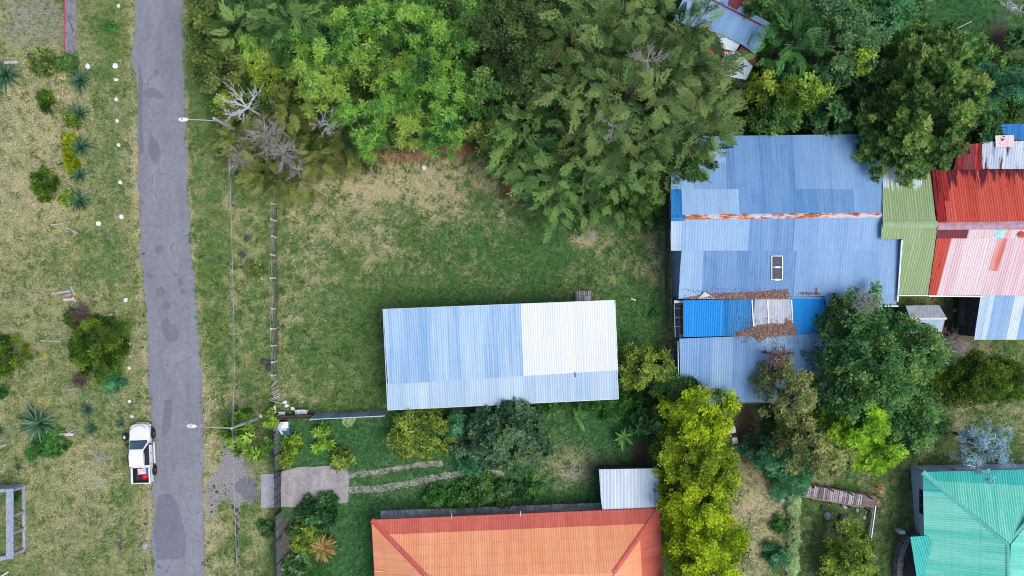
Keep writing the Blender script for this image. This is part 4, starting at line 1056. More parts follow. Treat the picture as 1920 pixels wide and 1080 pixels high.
def crown(sp, c, R, h0, h1, r, ell=(1, 1), rot=0.0, quality=1.0):
    """spray centres for a crown of uneven outline around c (x,y)"""
    s = SP[sp]; cl = s['cl'] * R if s['cl'] * R > .25 else .25
    cl = min(max(cl, .33), s.get('clmax', 1.7))
    ph = r.uniform(0, 6.28, 4)
    def Rz(a): return R * (1 + .13 * math.sin(2 * a + ph[0]) + .10 * math.sin(3 * a + ph[1]) + .08 * math.sin(5 * a + ph[2]))
    ncl = int((.60 if sp[:6] == 'bamboo' else s['ncl']) * (R / cl) ** 2) + 4
    cand = []
    for _ in range(ncl * 6):
        a = r.uniform(0, 6.283); q = math.sqrt(r.uniform(0, 1)); cand.append((a, q))
    pts = []
    for _ in range(ncl):                                # best-candidate spreading
        best, bd = None, -1
        for a, q in [cand[r.integers(len(cand))] for _ in range(7)]:
            x = np.array((math.cos(a), math.sin(a))) * q
            dd = min((np.linalg.norm(x - o[2]) for o in pts), default=9)
            if dd > bd: bd, best = dd, (a, q, x)
        pts.append(best)
    C, D, Z, T = [], [], [], []
    cr, sr = math.cos(rot), math.sin(rot)
    centers = []
    for a, q, _ in pts:
        rho = q * max(Rz(a) - cl * .75, .15 * R)
        ztop = h0 + (h1 - h0) * (max(0, 1 - (q * .97) ** 2.2)) ** .55
        zc = ztop - cl * .8 - r.uniform(0, .42 if sp[:6] != 'bamboo' else .62) * (h1 - h0)
        x, y = math.cos(a) * rho * ell[0], math.sin(a) * rho * ell[1]
        centers.append((c[0] + x * cr - y * sr, c[1] + x * sr + y * cr, max(zc, h0 * .6 + .15)))
        if s['gap'] and r.uniform() < s['gap'] * .4: centers.pop()
    for (x, y, z) in centers:
        k = cl * r.uniform(.72, 1.3)
        n = int(quality * s['dens'] * 3.3 * 4 * (k / s['size']) ** 2) + 6
        d = r.normal(0, 1, (n, 3)); d[:, 2] = d[:, 2] + s['up']; d /= np.linalg.norm(d, axis=1, keepdims=True)
        rad = k * r.uniform(.45, 1.0, (n, 1)) ** .6
        lump = 1 + .25 * np.sin(d[:, :1] * 5 + x) * np.sin(d[:, 1:2] * 5 + y)
        pc_ = np.array((x, y, z)) + d * rad * lump * np.array((1, 1, s['flat']))
        out = np.array((x - c[0], y - c[1], 0)); out = out / (R + 1e-6)
        C.append(pc_); D.append(d * np.array((1, 1, .22)) + out * .5 + np.array((0, 0, .10)) + r.normal(0, .22, (n, 3)) * np.array((1, 1, .6)))
        t0 = s['tint'][0] + r.normal(0, s['tint'][1] * .55)
        tt = t0 + r.normal(0, s['tint'][1] * .55, n)
        if s['oddp']:
            if r.uniform() < s['oddp'] * 1.3: tt = tt * .5 + .5 * r.uniform(.75, 1.0, n)
            o = r.uniform(0, 1, n) < s['oddp'] * .5; tt[o] = 1.0
        tt = np.where(r.uniform(0, 1, n) < s['oddp'] * .4, tt, np.minimum(tt, .90 if s['oddp'] else 1.0))
        T.append(tt)
        Z.append(s['size'] * r.uniform(.65, 1.25, n))
    return np.concatenate(C), np.concatenate(D), np.concatenate(Z), np.concatenate(T), centers

NTRI = [0]
def plant(label, px, py, rpx, h, sp, name='tree', cat='tree', group=None, seed=None, base=None, ell=(1, 1), rot=0.0, stem=True, quality=1.0, trunk_r=None):
    """a tree or shrub: crown seen at photo pixel (px,py) with crown radius rpx; trunk and limbs below"""
    seed = seed if seed is not None else int(px * 7 + py * 13)
    r = np.random.default_rng(seed)
    h0 = h * (base if base is not None else .32)
    rpx = rpx * (1.10 if sp[:6] != 'bamboo' else 1.0)
    zc = h0 + (h - h0) * .55
    c = P(px, py, zc); R = rpx * S * (H - zc) / H
    root = thing(name, label, cat, (c[0], c[1], 0), group)
    C, D, Z, T, cen = crown(sp, c[:2], R, h0, h, r, ell, rot, quality)
    V, F, A = scatter(SP[sp]['kind'], C, D, Z, T, r)
    V[:, 2] = np.maximum(V[:, 2], .03)
    obj('crown', V, F, SP[sp]['mat'], root, attrs={'tint': A})
    NTRI[0] += len(F) * 2
    if stem:
        mb = MB(); tr = trunk_r or max(.05, min(.32, h * .022))
        fork = h0 * .9 + .1
        mb.tube([(c[0], c[1], -.05), (c[0] + r.normal(0, .08), c[1] + r.normal(0, .08), fork * .55), (c[0] + r.normal(0, .12), c[1] + r.normal(0, .12), fork), (c[0], c[1], h0 + (h - h0) * .7)], [tr * 1.35, tr, tr * .85, tr * .3], 7)
        for q in [cen[i] for i in r.permutation(len(cen))[:9]]:
            z0 = fork * r.uniform(.75, 1.1); m = (np.array((c[0], c[1], z0)) * .45 + np.array(q) * .55) + np.array((0, 0, -.12 * R))
            mb.tube([(c[0], c[1], z0), m, q], [tr * .55, tr * .36, tr * .12], 5, cap=False)
        mb.build('trunk', SP[sp]['bark'], root)
    return root

def dead_branches(label, px, py, z, rpx, mat, seed, name='dead_tree', cat='dead tree', group=None, n=5, az=None, levels=3, thick=.055, twigs=0):
    r = random.Random(seed); c = P(px, py, z); root = thing(name, label, cat, (c[0], c[1], 0), group)
    mb = MB()
    def grow(p, d, L, rad, lev):
        k = 3; pts, rr = [np.array(p)], [rad]
        for i in range(k):
            d = unit(d + np.array([r.uniform(-.28, .28) for _ in range(3)]) * np.array((1, 1, .5)))
            pts.append(pts[-1] + d * L / k); rr.append(rad * (1 - .75 * (i + 1) / k))
        mb.tube(pts, rr, 4, cap=False)
        if lev > 0:
            for i in range(1, k + 1):
                for _ in range(2 if lev > 1 else 3):
                    s = unit(d + np.array((r.uniform(-1, 1), r.uniform(-1, 1), r.uniform(-.2, .5))) * .95)
                    grow(pts[i], s, L * r.uniform(.35, .6), rr[i] * .75 + .008, lev - 1)
    R = rpx * S
    for i in range(n):
        a = (az[i % len(az)] if az else 2 * math.pi * i / n) + r.uniform(-.25, .25)
        grow(c + np.array((0, 0, -.4)), np.array((math.cos(a), math.sin(a), .45)), R * r.uniform(.75, 1.1), thick, levels - 1)
    for i in range(twigs):
        a = r.uniform(0, 6.283); q = c + np.array((math.cos(a), math.sin(a), 0)) * R * r.uniform(0, .75) + np.array((0, 0, r.uniform(-.5, .2))); a += r.uniform(-1, 1)
        d = np.array((math.cos(a), math.sin(a), r.uniform(-.2, .8))) * R * r.uniform(.25, .6); mb.tube([q, q + d * .5 + np.array((0, 0, .06)), q + d], [.020, .014, .006], 3, cap=False)
    mb.build('branches', mat, root)
    MB().tube([(c[0], c[1], -.05), (c[0] + .1, c[1], z * .5), (c[0], c[1], z - .35)], [.16, .12, .07], 6).build('trunk', mat, root)
    return root
# ------------------------------------------------------------------ trees of the forest along the top
T_ = plant
T_('olive-green small-leaved tree at the top edge right beside the road verge', 385, 30, 46, 6, 'olive')
T_('mottled olive bushy tree at the forest edge left of the pale bamboo tufts', 402, 122, 50, 5.5, 'olive')
T_('dark cypress at the top edge between the roadside olive trees and the bamboo', 462, 45, 62, 8, 'cypress_deep')
T_('low yellow-green bush at the forest corner above the bleached branches', 425, 195, 32, 4, 'yellowgreen')
T_('dark shaggy cypress at the top edge left of the bamboo grove', 540, 30, 62, 9, 'cypress_deep')
T_('pale green bamboo tuft rising among the roadside olive trees', 475, 95, 40, 7.5, 'bamboo_pale', 'bamboo_clump', 'bamboo')
T_('yellowish tuft of bamboo above the bleached dead branches', 495, 140, 34, 6, 'yellowgreen', 'tree', 'tree')
T_('small yellowish tree just right of the bleached dead branches', 520, 175, 26, 5, 'olive', 'tree', 'tree')
T_('low golden cypress behind the street lamp pole', 445, 255, 42, 4.5, 'cypress_gold')
T_('feathery golden cypress right of the bleached dead branches', 553, 208, 58, 6, 'cypress_gold')
T_('golden cypress with brown tips above the fence end', 590, 285, 58, 5, 'cypress_gold')
T_('lowest small golden cypress, reaching over the fence end', 518, 332, 46, 3.6, 'cypress_gold')
T_('dull golden cypress beside the heap of dry straw', 655, 255, 54, 5, 'cypress_gold')
T_('low brownish cypress among the grey dead twigs', 492, 300, 40, 3.6, 'cypress_gold')
bam = [(548, 92, 44), (596, 165, 52), (640, 55, 56), (697, 118, 60), (652, 222, 46), (718, 215, 52), (770, 40, 60), (792, 128, 60), (775, 236, 48), (850, 70, 52), (852, 165, 52), (838, 228, 42), (700, 22, 50), (885, 20, 36), (560, 140, 36), (610, 108, 40), (740, 165, 46), (690, 262, 34), (815, 270, 30)]
BN = ['left tip clump of the bright bamboo grove beside the dark shaggy cypress', 'bamboo clump on the grove left flank above the golden cypresses', 'bamboo clump at the top edge in the grove left half', 'central bamboo clump of the grove upper half', 'bamboo clump at the grove lower left, above the dull golden cypress', 'bamboo clump low in the grove over the left half of the straw heap', 'broad bamboo clump at the top edge, middle of the grove', 'large bamboo clump right of the grove centre', 'bamboo clump low in the grove over the middle of the straw heap', 'bamboo clump near the top edge beside the dark fine-leaved tree', 'bamboo clump on the grove right flank, middle height', 'bamboo clump at the lower right grove end above the straw heap', 'bamboo clump at the top edge left of the broad one', 'small bamboo clump at the top edge at the grove right end', 'small bamboo clump on the grove left flank, below its left tip', 'small bamboo clump between the left tip and the grove centre', 'small bamboo clump in the very middle of the grove', 'smallest low bamboo clump at the left end of the straw heap', 'smallest low bamboo clump at the right end of the straw heap']
BL = {0: 'bright green bamboo clump at the grove end nearest the roadside cypresses', 5: 'bright green bamboo clump low in the grove just above the dry straw heap'}
for i, (a, b, c_) in enumerate(bam):
    b -= 4
    T_(BN[i], a, b, c_, 8.5 + (i * 37 % 10) * .25, 'bamboo_pale' if i in (1, 3, 8, 14) else 'bamboo', 'bamboo_clump', 'bamboo', 'bamboo clumps of the grove', base=.45, trunk_r=.06)
T_('tall dark fine-leaved tree at the top edge right of the bamboo grove', 935, 45, 72, 11, 'dark_small')
T_('dark olive fine-leaved tree between the bamboo and the giant cypress', 990, 118, 76, 11, 'dark_small')
T_('fine-leaved dark tree at the top edge touching the giant cypress', 1025, 25, 62, 11, 'dark_small')
T_('dark green broadleaf beside the right end of the bamboo grove', 915, 175, 54, 8.5, 'midgreen')
T_('low dark broadleaf at the lawn corner right of the straw heap', 925, 255, 48, 6.5, 'olive')
T_('deep green cypress leaning over the dry lawn at the brown mound', 1000, 245, 78, 9, 'cypress_deep')
T_('deep green cypress with drooping lower boughs above the lawn bare spot', 1040, 335, 74, 8, 'cypress_deep')
T_('giant feathery cypress, the largest crown, with pale grey limbs showing', 1185, 175, 150, 16, 'cypress', quality=1.0)
T_('feathery cypress at the top edge left of the tilted blue house', 1115, 50, 88, 14, 'cypress')
T_('feathery cypress touching the lower left side of the tilted blue house', 1268, 85, 84, 13, 'cypress')
T_('olive cypress between the giant cypress and the workshop roof', 1300, 215, 84, 11, 'cypress')
T_('olive cypress above the leafy corner of the lawn', 1150, 300, 92, 10, 'cypress_deep')
T_('glossy dark broadleaf whose boughs hang over the workshop roof corner', 1292, 300, 58, 8, 'dark_glossy')
T_('glossy dark broadleaf at the lawn edge beside the workshop', 1215, 360, 52, 6, 'dark_glossy')
T_('small leafy dark tree fringing the lawn at the cypress feet', 1130, 365, 40, 4.5, 'dark_glossy')
T_('dark green tree behind the tilted blue house at the top edge', 1432, 5, 34, 9, 'midgreen')
T_('large-fronded dark conifer right of the tilted blue house', 1478, 85, 58, 9.5, 'fern')
T_('broad teal-green tree at the top edge among the right-hand woods', 1580, 62, 84, 12, 'teal_small')
T_('pale blue-green tree at the top edge beside the grassy clearing', 1668, 30, 42, 9, 'teal_light')
T_('bright lime round tree above the workshop roof', 1510, 172, 48, 9, 'lime')
T_('yellowish small tree at the tip of the tilted blue house', 1440, 165, 32, 7, 'yellowgreen')
T_('mid green tree between the yellowish tree and the workshop roof', 1465, 212, 46, 7, 'midgreen')
T_('dark green tree right above the middle of the workshop roof', 1555, 212, 48, 7, 'dark_broad')
T_('yellow-green slender tree left of the great round tree', 1612, 110, 36, 9, 'lime')
T_('shadowed dark tree tucked left of the great round tree', 1640, 165, 44, 7, 'dark_broad')
T_('great round glossy tree overhanging the blue and green roofs', 1748, 205, 118, 12, 'round_glossy')
T_('lower left lobe tree of the great round canopy above the green roof', 1690, 250, 60, 10.5, 'round_glossy', seed=19)
T_('upper lobe tree of paler foliage behind the great round tree', 1770, 115, 76, 11.5, 'round_glossy', seed=9)
T_('glossy teal tree at the right edge above the deep blue hut', 1890, 160, 52, 9, 'teal_shrub')
T_('small lush bush in the grassy clearing at the top edge', 1722, 40, 20, 1.6, 'midgreen', 'bush', 'bush')
T_('dark bush at the clearing edge right of the pale blue-green tree', 1715, 8, 22, 2, 'dark_broad', 'bush', 'bush')
T_('dark bush in the right-edge shade beside the bare soil', 1915, 70, 22, 3, 'dark_broad', 'bush', 'bush')
# right-hand middle
T_('dark tree squeezed between the great round tree and the deep blue hut', 1852, 240, 36, 7, 'dark_broad')
T_('olive cypress boughs lapping over the white sheets of the tilted blue house', 1328, 140, 46, 9.5, 'cypress')
T_('large dark teal tree between the annex and the turquoise house', 1648, 700, 112, 10.5, 'teal_dark')
T_('dark teal tree below the workshop corner with pale twigs on top', 1612, 600, 62, 8, 'teal_dark', seed=5)
T_('dark teal tree whose boughs hide half the tin hut', 1728, 655, 56, 8, 'teal_dark', seed=6)
T_('dark teal tree lobe between the lime tree and the open grass', 1712, 795, 62, 7.5, 'teal_dark', seed=8)
T_('brownish olive tree standing against the annex roof', 1490, 745, 56, 9, 'olive_brown')
T_('small olive tree whose tip reaches over the annex roof', 1462, 690, 26, 7, 'olive_brown', seed=4)
T_('teal-green leafy shrub mass left of the olive tree', 1452, 850, 44, 4.5, 'teal_shrub', 'shrub', 'shrub')
T_('teal-green shrub just above the left end of the wooden walkway', 1488, 895, 40, 3.6, 'teal_shrub', 'shrub', 'shrub', base=.15)
T_('yellowish olive tree directly above the wooden walkway', 1538, 845, 60, 9.5, 'olive_brown', seed=2)
T_('brightest lime-green tree above the right end of the walkway', 1608, 800, 70, 8.5, 'lime_bright')
T_('lime-green lower tree beside the wooden walkway end', 1648, 850, 48, 8.0, 'lime_bright', seed=12)
T_('broad dark hedge tree along the grass at the right edge', 1862, 715, 60, 4, 'bush_dark', 'hedge_tree', 'tree', ell=(1.45, .72), base=.1)
T_('thin silvery blue eucalyptus leaning over the turquoise roof', 1862, 850, 52, 5.2, 'eucalypt', base=.55, quality=.7)
T_('young eucalyptus tip left of the leaning silvery one', 1838, 828, 24, 4.6, 'eucalypt', seed=3, base=.6)
T_('mottled yellow-green tree at the bottom edge right of the pale hedge', 1602, 1062, 62, 4.5, 'mottled', quality=1.0)
T_('golden conifer at the upper end of the bright yellow row', 1316, 792, 66, 9, 'golden')
T_('olive conifer second from the top of the bright yellow row', 1308, 864, 64, 8.5, 'golden_olive')
T_('dull olive conifer in the middle of the bright yellow row', 1345, 900, 52, 8.5, 'golden_olive', seed=14)
T_('bright golden conifer beside the orange roof corner', 1314, 948, 74, 9.5, 'golden', seed=15)
T_('bright golden conifer near the lower end of the yellow row', 1330, 1014, 76, 9.5, 'golden', seed=16)
T_('lowest golden conifer of the yellow row, at the bottom edge', 1326, 1085, 76, 9.5, 'golden', seed=17)
T_('yellow-tipped small tree beside the shed and the annex', 1212, 690, 46, 5, 'mottled')
T_('green tree squeezed between the shed corner and the annex roof', 1262, 728, 42, 4.5, 'midgreen')
T_('dark tree in the gap above the first golden conifer', 1290, 722, 26, 4, 'dark_broad')
T_('dark shrubby tree left of the golden row beside the banana plant', 1222, 795, 36, 4, 'dark_broad')
T_('yellow-flecked tree below the shed, left of the bluish tree', 785, 815, 56, 4.4, 'mottled', seed=30)
T_('large bluish dark tree in the walled garden below the shed', 943, 820, 66, 5.2, 'bluish_dark', ell=(1.42, .92), quality=1.2)
T_('narrow teal shrub between the yellow-flecked and the bluish tree', 858, 800, 24, 4, 'teal_shrub', 'shrub', 'shrub')
T_('low teal shrub beside the wheel track under the bluish tree', 882, 868, 26, 2.6, 'teal_shrub', 'shrub', 'shrub')
SH = [('round green shrub at the left end of the bed along the slab path', 816, 932, 22, 1.5, 'ivy'), ('second green shrub from the left in the slab path bed', 852, 935, 20, 1.4, 'ivy'),
      ('tallest pale-topped shrub in the slab path bed', 893, 920, 34, 2.2, 'midgreen'), ('shrub dotted with bluish white flowers in the slab path bed', 938, 928, 24, 1.7, 'flowering'),
      ('dark green shrub right of the flowering one in the slab path bed', 966, 926, 17, 1.4, 'dark_broad'), ('lone round shrub at the right end of the slab path bed', 1000, 918, 19, 1.5, 'ivy')]
for l_, a, b, c_, h_, s_ in SH: T_(l_, a, b, c_, h_, s_, 'shrub', 'shrub', 'shrubs along the slab path', base=.1)
T_('bright leafy frangipani tree around the lower street lamp pole', 462, 815, 50, 4, 'plumeria', base=.45)
T_('lime-green young shrub alone on the garden lawn', 602, 826, 21, 1.8, 'plumeria', 'shrub', 'shrub', base=.2, seed=77)
T_('small lime shrub beside the utility box by the gate', 545, 832, 17, 1.5, 'lime', 'shrub', 'shrub', base=.2)
T_('low yellowish shrub against the front fence above the driveway', 537, 862, 12, .9, 'yellowgreen', 'shrub', 'shrub', base=.1)
T_('dark speckled shrub at the upper edge of the driveway', 640, 862, 20, 1.6, 'mottled', 'shrub', 'shrub', base=.15)
T_('tiny pale shrub against the tin fence', 654, 789, 7, .8, 'hedge_pale', 'shrub', 'shrub', base=.1)
T_('big dark shrub directly below the driveway', 592, 968, 38, 1.9, 'dark_broad', 'shrub', 'shrub', base=.1)
T_('yellow-flecked shrub left of the golden cycad', 573, 1010, 32, 1.6, 'mottled', 'shrub', 'shrub', base=.1, seed=55)
T_('white-flowering shrub left of the golden cycad by the brown bed', 552, 1000, 16, 1.2, 'flowering', 'shrub', 'shrub', base=.1)
T_('white-flowering shrub at the bottom edge inside the front fence', 556, 1062, 28, 1.5, 'flowering', 'shrub', 'shrub', base=.1)
T_('white-flowering bush on the verge outside the front fence', 500, 992, 18, 1.0, 'flowering', 'shrub', 'shrub', base=.1)
T_('leafy fern clump at the bottom edge below the golden cycad', 590, 1074, 16, .9, 'fern', 'fern', 'fern', base=.1)
T_('small green shrub on the path edge left of the pale hedge', 1462, 985, 16, 1.1, 'ivy', 'shrub', 'shrub', base=.1)
T_('bluish green shrub at the bottom left of the pale hedge', 1459, 1044, 22, 1.3, 'teal_shrub', 'shrub', 'shrub', base=.1)
T_('small bright tuft shrub in the lawn beside the workshop', 1226, 591, 7, .5, 'ivy', 'shrub', 'shrub', base=.1, stem=False)
T_('small weedy shrub beside the stone heap in the pasture', 1835, 672, 12, 1, 'olive', 'shrub', 'shrub', base=.1)
# left field
T_('largest rounded dark bush in the left field beside the white stones', 175, 652, 56, 3.0, 'bush_dark', 'bush', 'bush', base=.1, quality=1.5)
T_('round dark bush cut off by the left edge', 2, 664, 38, 2.4, 'bush_dark', 'bush', 'bush', base=.1)
T_('small green bush at the left edge below the round dark one', 2, 735, 12, 1, 'ivy', 'bush', 'bush', base=.1)
T_('round dark bush in the dry field left of the agave row', 79, 343, 27, 1.5, 'bush_dark', 'bush', 'bush', base=.1)
T_('small dark bush in the dry field near the top agaves', 83, 188, 18, 1.1, 'bush_dark', 'bush', 'bush', base=.1)
T_('sprawling olive shrub against the broken concrete floor', 84, 116, 26, 1.0, 'olive', 'shrub', 'shrub', base=.1)
T_('dark shrub at the foot of the red-topped wall', 128, 114, 18, 1.1, 'midgreen', 'shrub', 'shrub', base=.1)
T_('weedy olive bush between the second and third agave', 136, 222, 15, .6, 'yellowgreen', 'shrub', 'shrub', base=.1)
T_('weedy olive bush beside the lowest agave of the row', 128, 375, 16, .5, 'yellowgreen', 'shrub', 'shrub', base=.1, quality=.7)
T_('dull bluish green shrub below the largest dark bush', 210, 716, 22, .9, 'teal_shrub', 'shrub', 'shrub', base=.1)
T_('bright green weed strip left of the dead brown shrub', 134, 596, 13, .9, 'bush_dark', 'shrub', 'shrub', base=.1, ell=(.8, 1.7))
T_('tiny green bush on the verge near the top white stones', 207, 50, 10, .5, 'ivy', 'shrub', 'shrub', base=.1)
T_('sprawling grassy green clump below the largest agave', 85, 835, 33, 1.1, 'ivy', 'shrub', 'shrub', base=.1, ell=(1.25, .75))
T_('sparse weedy bush on the verge inside the wire line', 473, 505, 15, .4, 'olive', 'shrub', 'shrub', base=.1, quality=.5)
T_('leafy plant growing inside the roofless concrete frame', 26, 935, 12, .9, 'ivy', 'shrub', 'shrub', base=.1)

def hedge(label, pts, wpx, h, sp, name='hedge'):
    r = np.random.default_rng(len(label)); C = []
    s = SP[sp]; q0 = P(*pts[0]); root = thing(name, label, 'hedge', q0)
    V_, L_ = [], 0
    for i in range(len(pts) - 1):
        a, b = P(pts[i][0], pts[i][1], h * .6), P(pts[i + 1][0], pts[i + 1][1], h * .6); L = np.linalg.norm(b - a)
        d = (b - a) / L; sd_ = np.array((-d[1], d[0], 0)); W = wpx * S / 2
        n = int(L * (W * 2 + h) * 90 * (.3 / s['size']) ** 2)
        tpos = r.uniform(0, L, n); an_ = r.uniform(-.35, math.pi + .35, n); k = r.uniform(.7, 1.0, n) * (1 + .28 * np.sin(tpos * 2.1) + .2 * np.sin(tpos * 5.3 + 1))
        p_ = a + d * tpos[:, None] + sd_ * (np.cos(an_) * W * k)[:, None]; p_[:, 2] = np.clip(np.sin(an_), -.1, 1) * h * .85 * k + .1
        dd = sd_ * np.cos(an_)[:, None] + np.array((0, 0, 1)) * np.sin(an_)[:, None] + r.normal(0, .4, (n, 3))
        C.append((p_, dd))
    C_, D_2 = np.concatenate([c[0] for c in C]), np.concatenate([c[1] for c in C]); n = len(C_)
    V, F, A = scatter(s['kind'], C_, D_2, s['size'] * r.uniform(.7, 1.2, n), s['tint'][0] + .1 * np.sin(C_[:, 0] * 1.3 + C_[:, 1]) + r.normal(0, s['tint'][1] * .7, n), r)
    V[:, 2] = np.maximum(V[:, 2], .02)
    obj('foliage', V, F, s['mat'], root, attrs={'tint': A}); NTRI[0] += len(F) * 2
    mb = MB()
    for i in range(len(pts) - 1):
        for k in (.15, .5, .85):
            q = P(pts[i][0] + (pts[i + 1][0] - pts[i][0]) * k, pts[i][1] + (pts[i + 1][1] - pts[i][1]) * k); mb.tube([q, q + np.array((0, 0, h * .7))], [.03, .015], 5)
    mb.build('stem', s['bark'], root)
    return root
hedge('pale silvery hedge running down to the bottom edge from the walkway', [(1490, 930), (1488, 985), (1487, 1040), (1486, 1100)], 17, .9, 'hedge_pale')
hedge('yellow-green clipped hedge beside the middle agaves', [(129, 252), (129, 285), (138, 325)], 20, .7, 'hedge_lime')
hedge('trimmed ivy-green hedge along the lower side of the white roofed shed', [(1005, 762), (1090, 758), (1170, 754), (1236, 748)], 26, 1.6, 'ivy')
hedge('dense dark hedge in the shade right of the banana plant', [(1130, 775), (1200, 775)], 22, 1.2, 'ivy')

# bleached and grey dead wood
LIMB = plain('grey_limb', (.31, .30, .28), .95, var=.2)
BONE = plain('bleached_wood', (.50, .52, .56), .9, var=.15); GREYT = plain('grey_twigs', (.33, .31, .30), .95, var=.25); BROWNT = plain('brown_twigs', (.13, .10, .10), .95, var=.3)
dead_branches('bleached white dead tree with bare spread branches by the street lamp', 462, 200, 5.4, 34, BONE, 1, n=5, az=[2.9, 0.7, 2.4, 4.2, 3.6], thick=.075, twigs=14)
dead_branches('grey tangled dead cypress in the middle of the golden cypresses', 500, 252, 4.8, 32, GREYT, 2, n=7, twigs=130)
dead_branches('grey dead twigs below the bleached tree at the road verge', 452, 292, 3.0, 26, GREYT, 3, n=7, twigs=130)
dead_branches('silvery dead tuft on the cypress edge near the bamboo', 614, 232, 5.2, 20, BONE, 4, n=6, thick=.04, twigs=14)
dead_branches('purplish grey dead twigs between two golden cypresses', 530, 283, 4.4, 26, GREYT, 5, n=7, twigs=130)
dead_branches('small grey dead tuft at the lawn corner of the cypresses', 556, 317, 3.2, 16, GREYT, 6, n=6, twigs=130)
dead_branches('dead brown shrub above the largest dark bush', 152, 588, .7, 20, BROWNT, 7, 'dead_shrub', 'dead shrub', n=9, thick=.03, twigs=130)
dead_branches('dead purplish brush below the largest dark bush', 150, 712, .5, 17, BROWNT, 8, 'dead_shrub', 'dead shrub', n=9, thick=.03, twigs=130)
dead_branches('reddish bare twigs standing over the annex roof', 1462, 668, 7.2, 22, plain('red_twigs', (.16, .07, .085), .9), 9, n=7, thick=.03, twigs=130)
dead_branches('bare grey limbs showing on top of the giant cypress', 1215, 112, 13.4, 24, LIMB, 10, n=6, az=[0.1, 2.9, 1.2, 5.1], thick=.05, twigs=14)
dead_branches('pale bare limb among the lower giant cypress boughs', 1150, 235, 11.6, 24, LIMB, 11, n=3, az=[0.3, 2.6, 4.4], thick=.06, twigs=14)
dead_branches('bare white branch at the top right corner above dark soil', 1912, 12, 4.0, 24, BONE, 12, n=4, az=[3.0, 2.2, 5.6], thick=.05, twigs=14)
dead_branches('grey twigs on top of the dark teal tree by the tin hut', 1622, 570, 7.6, 20, GREYT, 13, n=6, thick=.03, twigs=130)
dead_branches('grey dead brush pile beside the junk heap', 1792, 640, .6, 20, GREYT, 14, 'brush_pile', 'brush pile', n=11, thick=.03, twigs=130)

# ------------------------------------------------------------------ leafy rosettes: agaves, cycad, bananas
def blade_mesh(name, L, W, mat, curve=.35, seg=5, fold=.12, wprof=(0.55, .9, 1.0, .8, .45, .03), vein=None):
    V, F = [], []
    for i in range(seg + 1):
        s_ = i / seg; x = L * s_; z = L * curve * (s_ - s_ * s_ * 1.15); w = W * wprof[i] / 2
        V += [(x, -w, z + fold * w * 2), (x, 0, z), (x, w, z + fold * w * 2)]
    for i in range(seg):
        for j in range(2): F.append((i * 3 + j, i * 3 + j + 1, i * 3 + j + 4, i * 3 + j + 3)[::-1])
    return mesh(name, V, F, mat)
AG = [plain('agave_leaf', (.045, .135, .066), .5, var=.35, scale=1.5), plain('agave_leaf_pale', (.095, .195, .105), .5, var=.3, scale=1.5), plain('agave_leaf_dark', (.022, .080, .042), .5, var=.3, scale=1.5)]
AGM = [blade_mesh('agave_leaf', 1.0, .115, m) for m in AG]
def agave(label, px, py, rpx, n=34, seed=0, tilt=(0, 0), group='agaves in the left field', pale=.35):
    r = random.Random(seed + px); q = P(px, py); R = rpx * S * 1.28
    root = thing('agave', label, 'agave', q, group)
    n = int(n * 1.35)
    for i in range(n):
        a = i * 2.399 + r.uniform(-.2, .2); ring = i / n
        el = math.radians(12 + 62 * ring + r.uniform(-6, 6))
        L = R * (1.05 - .35 * ring) * r.uniform(.85, 1.1)
        inst('leaf', AGM[1 if r.random() < pale else (0 if r.random() < .6 else 2)], root, (0, 0, .06 + .12 * ring), (r.uniform(-.25, .25), -el + .25, a), (L, L * 1.05, L))
    MB().lathe((0, 0, 0), [(.09, 0), (.1, .12), (.04, .22)], 8).build('core', AG[2], root, True)
    return root
agave('big agave at the left edge beside the low stone wall', 14, 142, 28, 36)
agave('topmost agave of the row beside the white stones', 153, 152, 22, 34)
agave('second agave from the top of the row, beside olive weeds', 152, 213, 20, 30)
agave('third agave of the row, beside the yellow-green hedge', 155, 277, 22, 34)
agave('smallest agave in the row, under the yellow-green hedge', 152, 328, 17, 28)
agave('lowest agave of the roadside row', 152, 377, 22, 34)
agave('largest pale agave with long spread leaves at the lower left', 77, 792, 36, 34, pale=.8)
agave('small spiky agave between the largest agave and the pickup', 166, 768, 15, 28)
agave('bluish small agave beside the plank pile tip', 173, 805, 14, 24)
agave('tiny agave on the verge in front of the pickup', 228, 794, 11, 20)
agave('agave cut off by the left edge near the largest agave', 0, 806, 14, 22)
agave('tiny bluish agave alone on the stony patch', 36, 876, 10, 18)
agave('drooping agave in the olive shrub by the concrete floor', 76, 128, 17, 24)

CYC = blade_mesh('cycad_frond', 1.0, .16, plain('cycad_gold', (.30, .215, .055), .6, var=.3, scale=3), .30, 5, .25, (.25, .75, 1, .95, .8, .25))
CYC2 = blade_mesh('cycad_frond_dull', 1.0, .15, plain('cycad_olive', (.20, .165, .045), .6, var=.3, scale=3), .30, 5, .25, (.25, .75, 1, .95, .8, .25))
cy = thing('cycad', 'golden starburst cycad palm in the lower left garden bed', 'cycad', P(608, 1023))
for i in range(46):
    a = i * 2.399 + rnd.uniform(-.1, .1); rg = i / 46; L = 1.38 * (1 - .18 * rg) * rnd.uniform(.9, 1.06)
    inst('frond', CYC if i % 3 else CYC2, cy, (.06 * math.cos(a), .06 * math.sin(a), .55 + .1 * rg), (rnd.uniform(-.2, .2), -math.radians(4 + 30 * rg) + .12, a), (L, L * 1.05, L))
MB().lathe((0, 0, 0), [(.2, 0), (.22, .4), (.20, .66), (.10, .78)], 12).build('heart', plain('cycad_heart', (.42, .20, .10), .9, var=.3, scale=10), cy, True)
MB().lathe((0, 0, 0), [(.14, 0), (.16, .5)], 10).build('trunk', plain('bark_107', (.10, .08, .065), .95), cy, True)

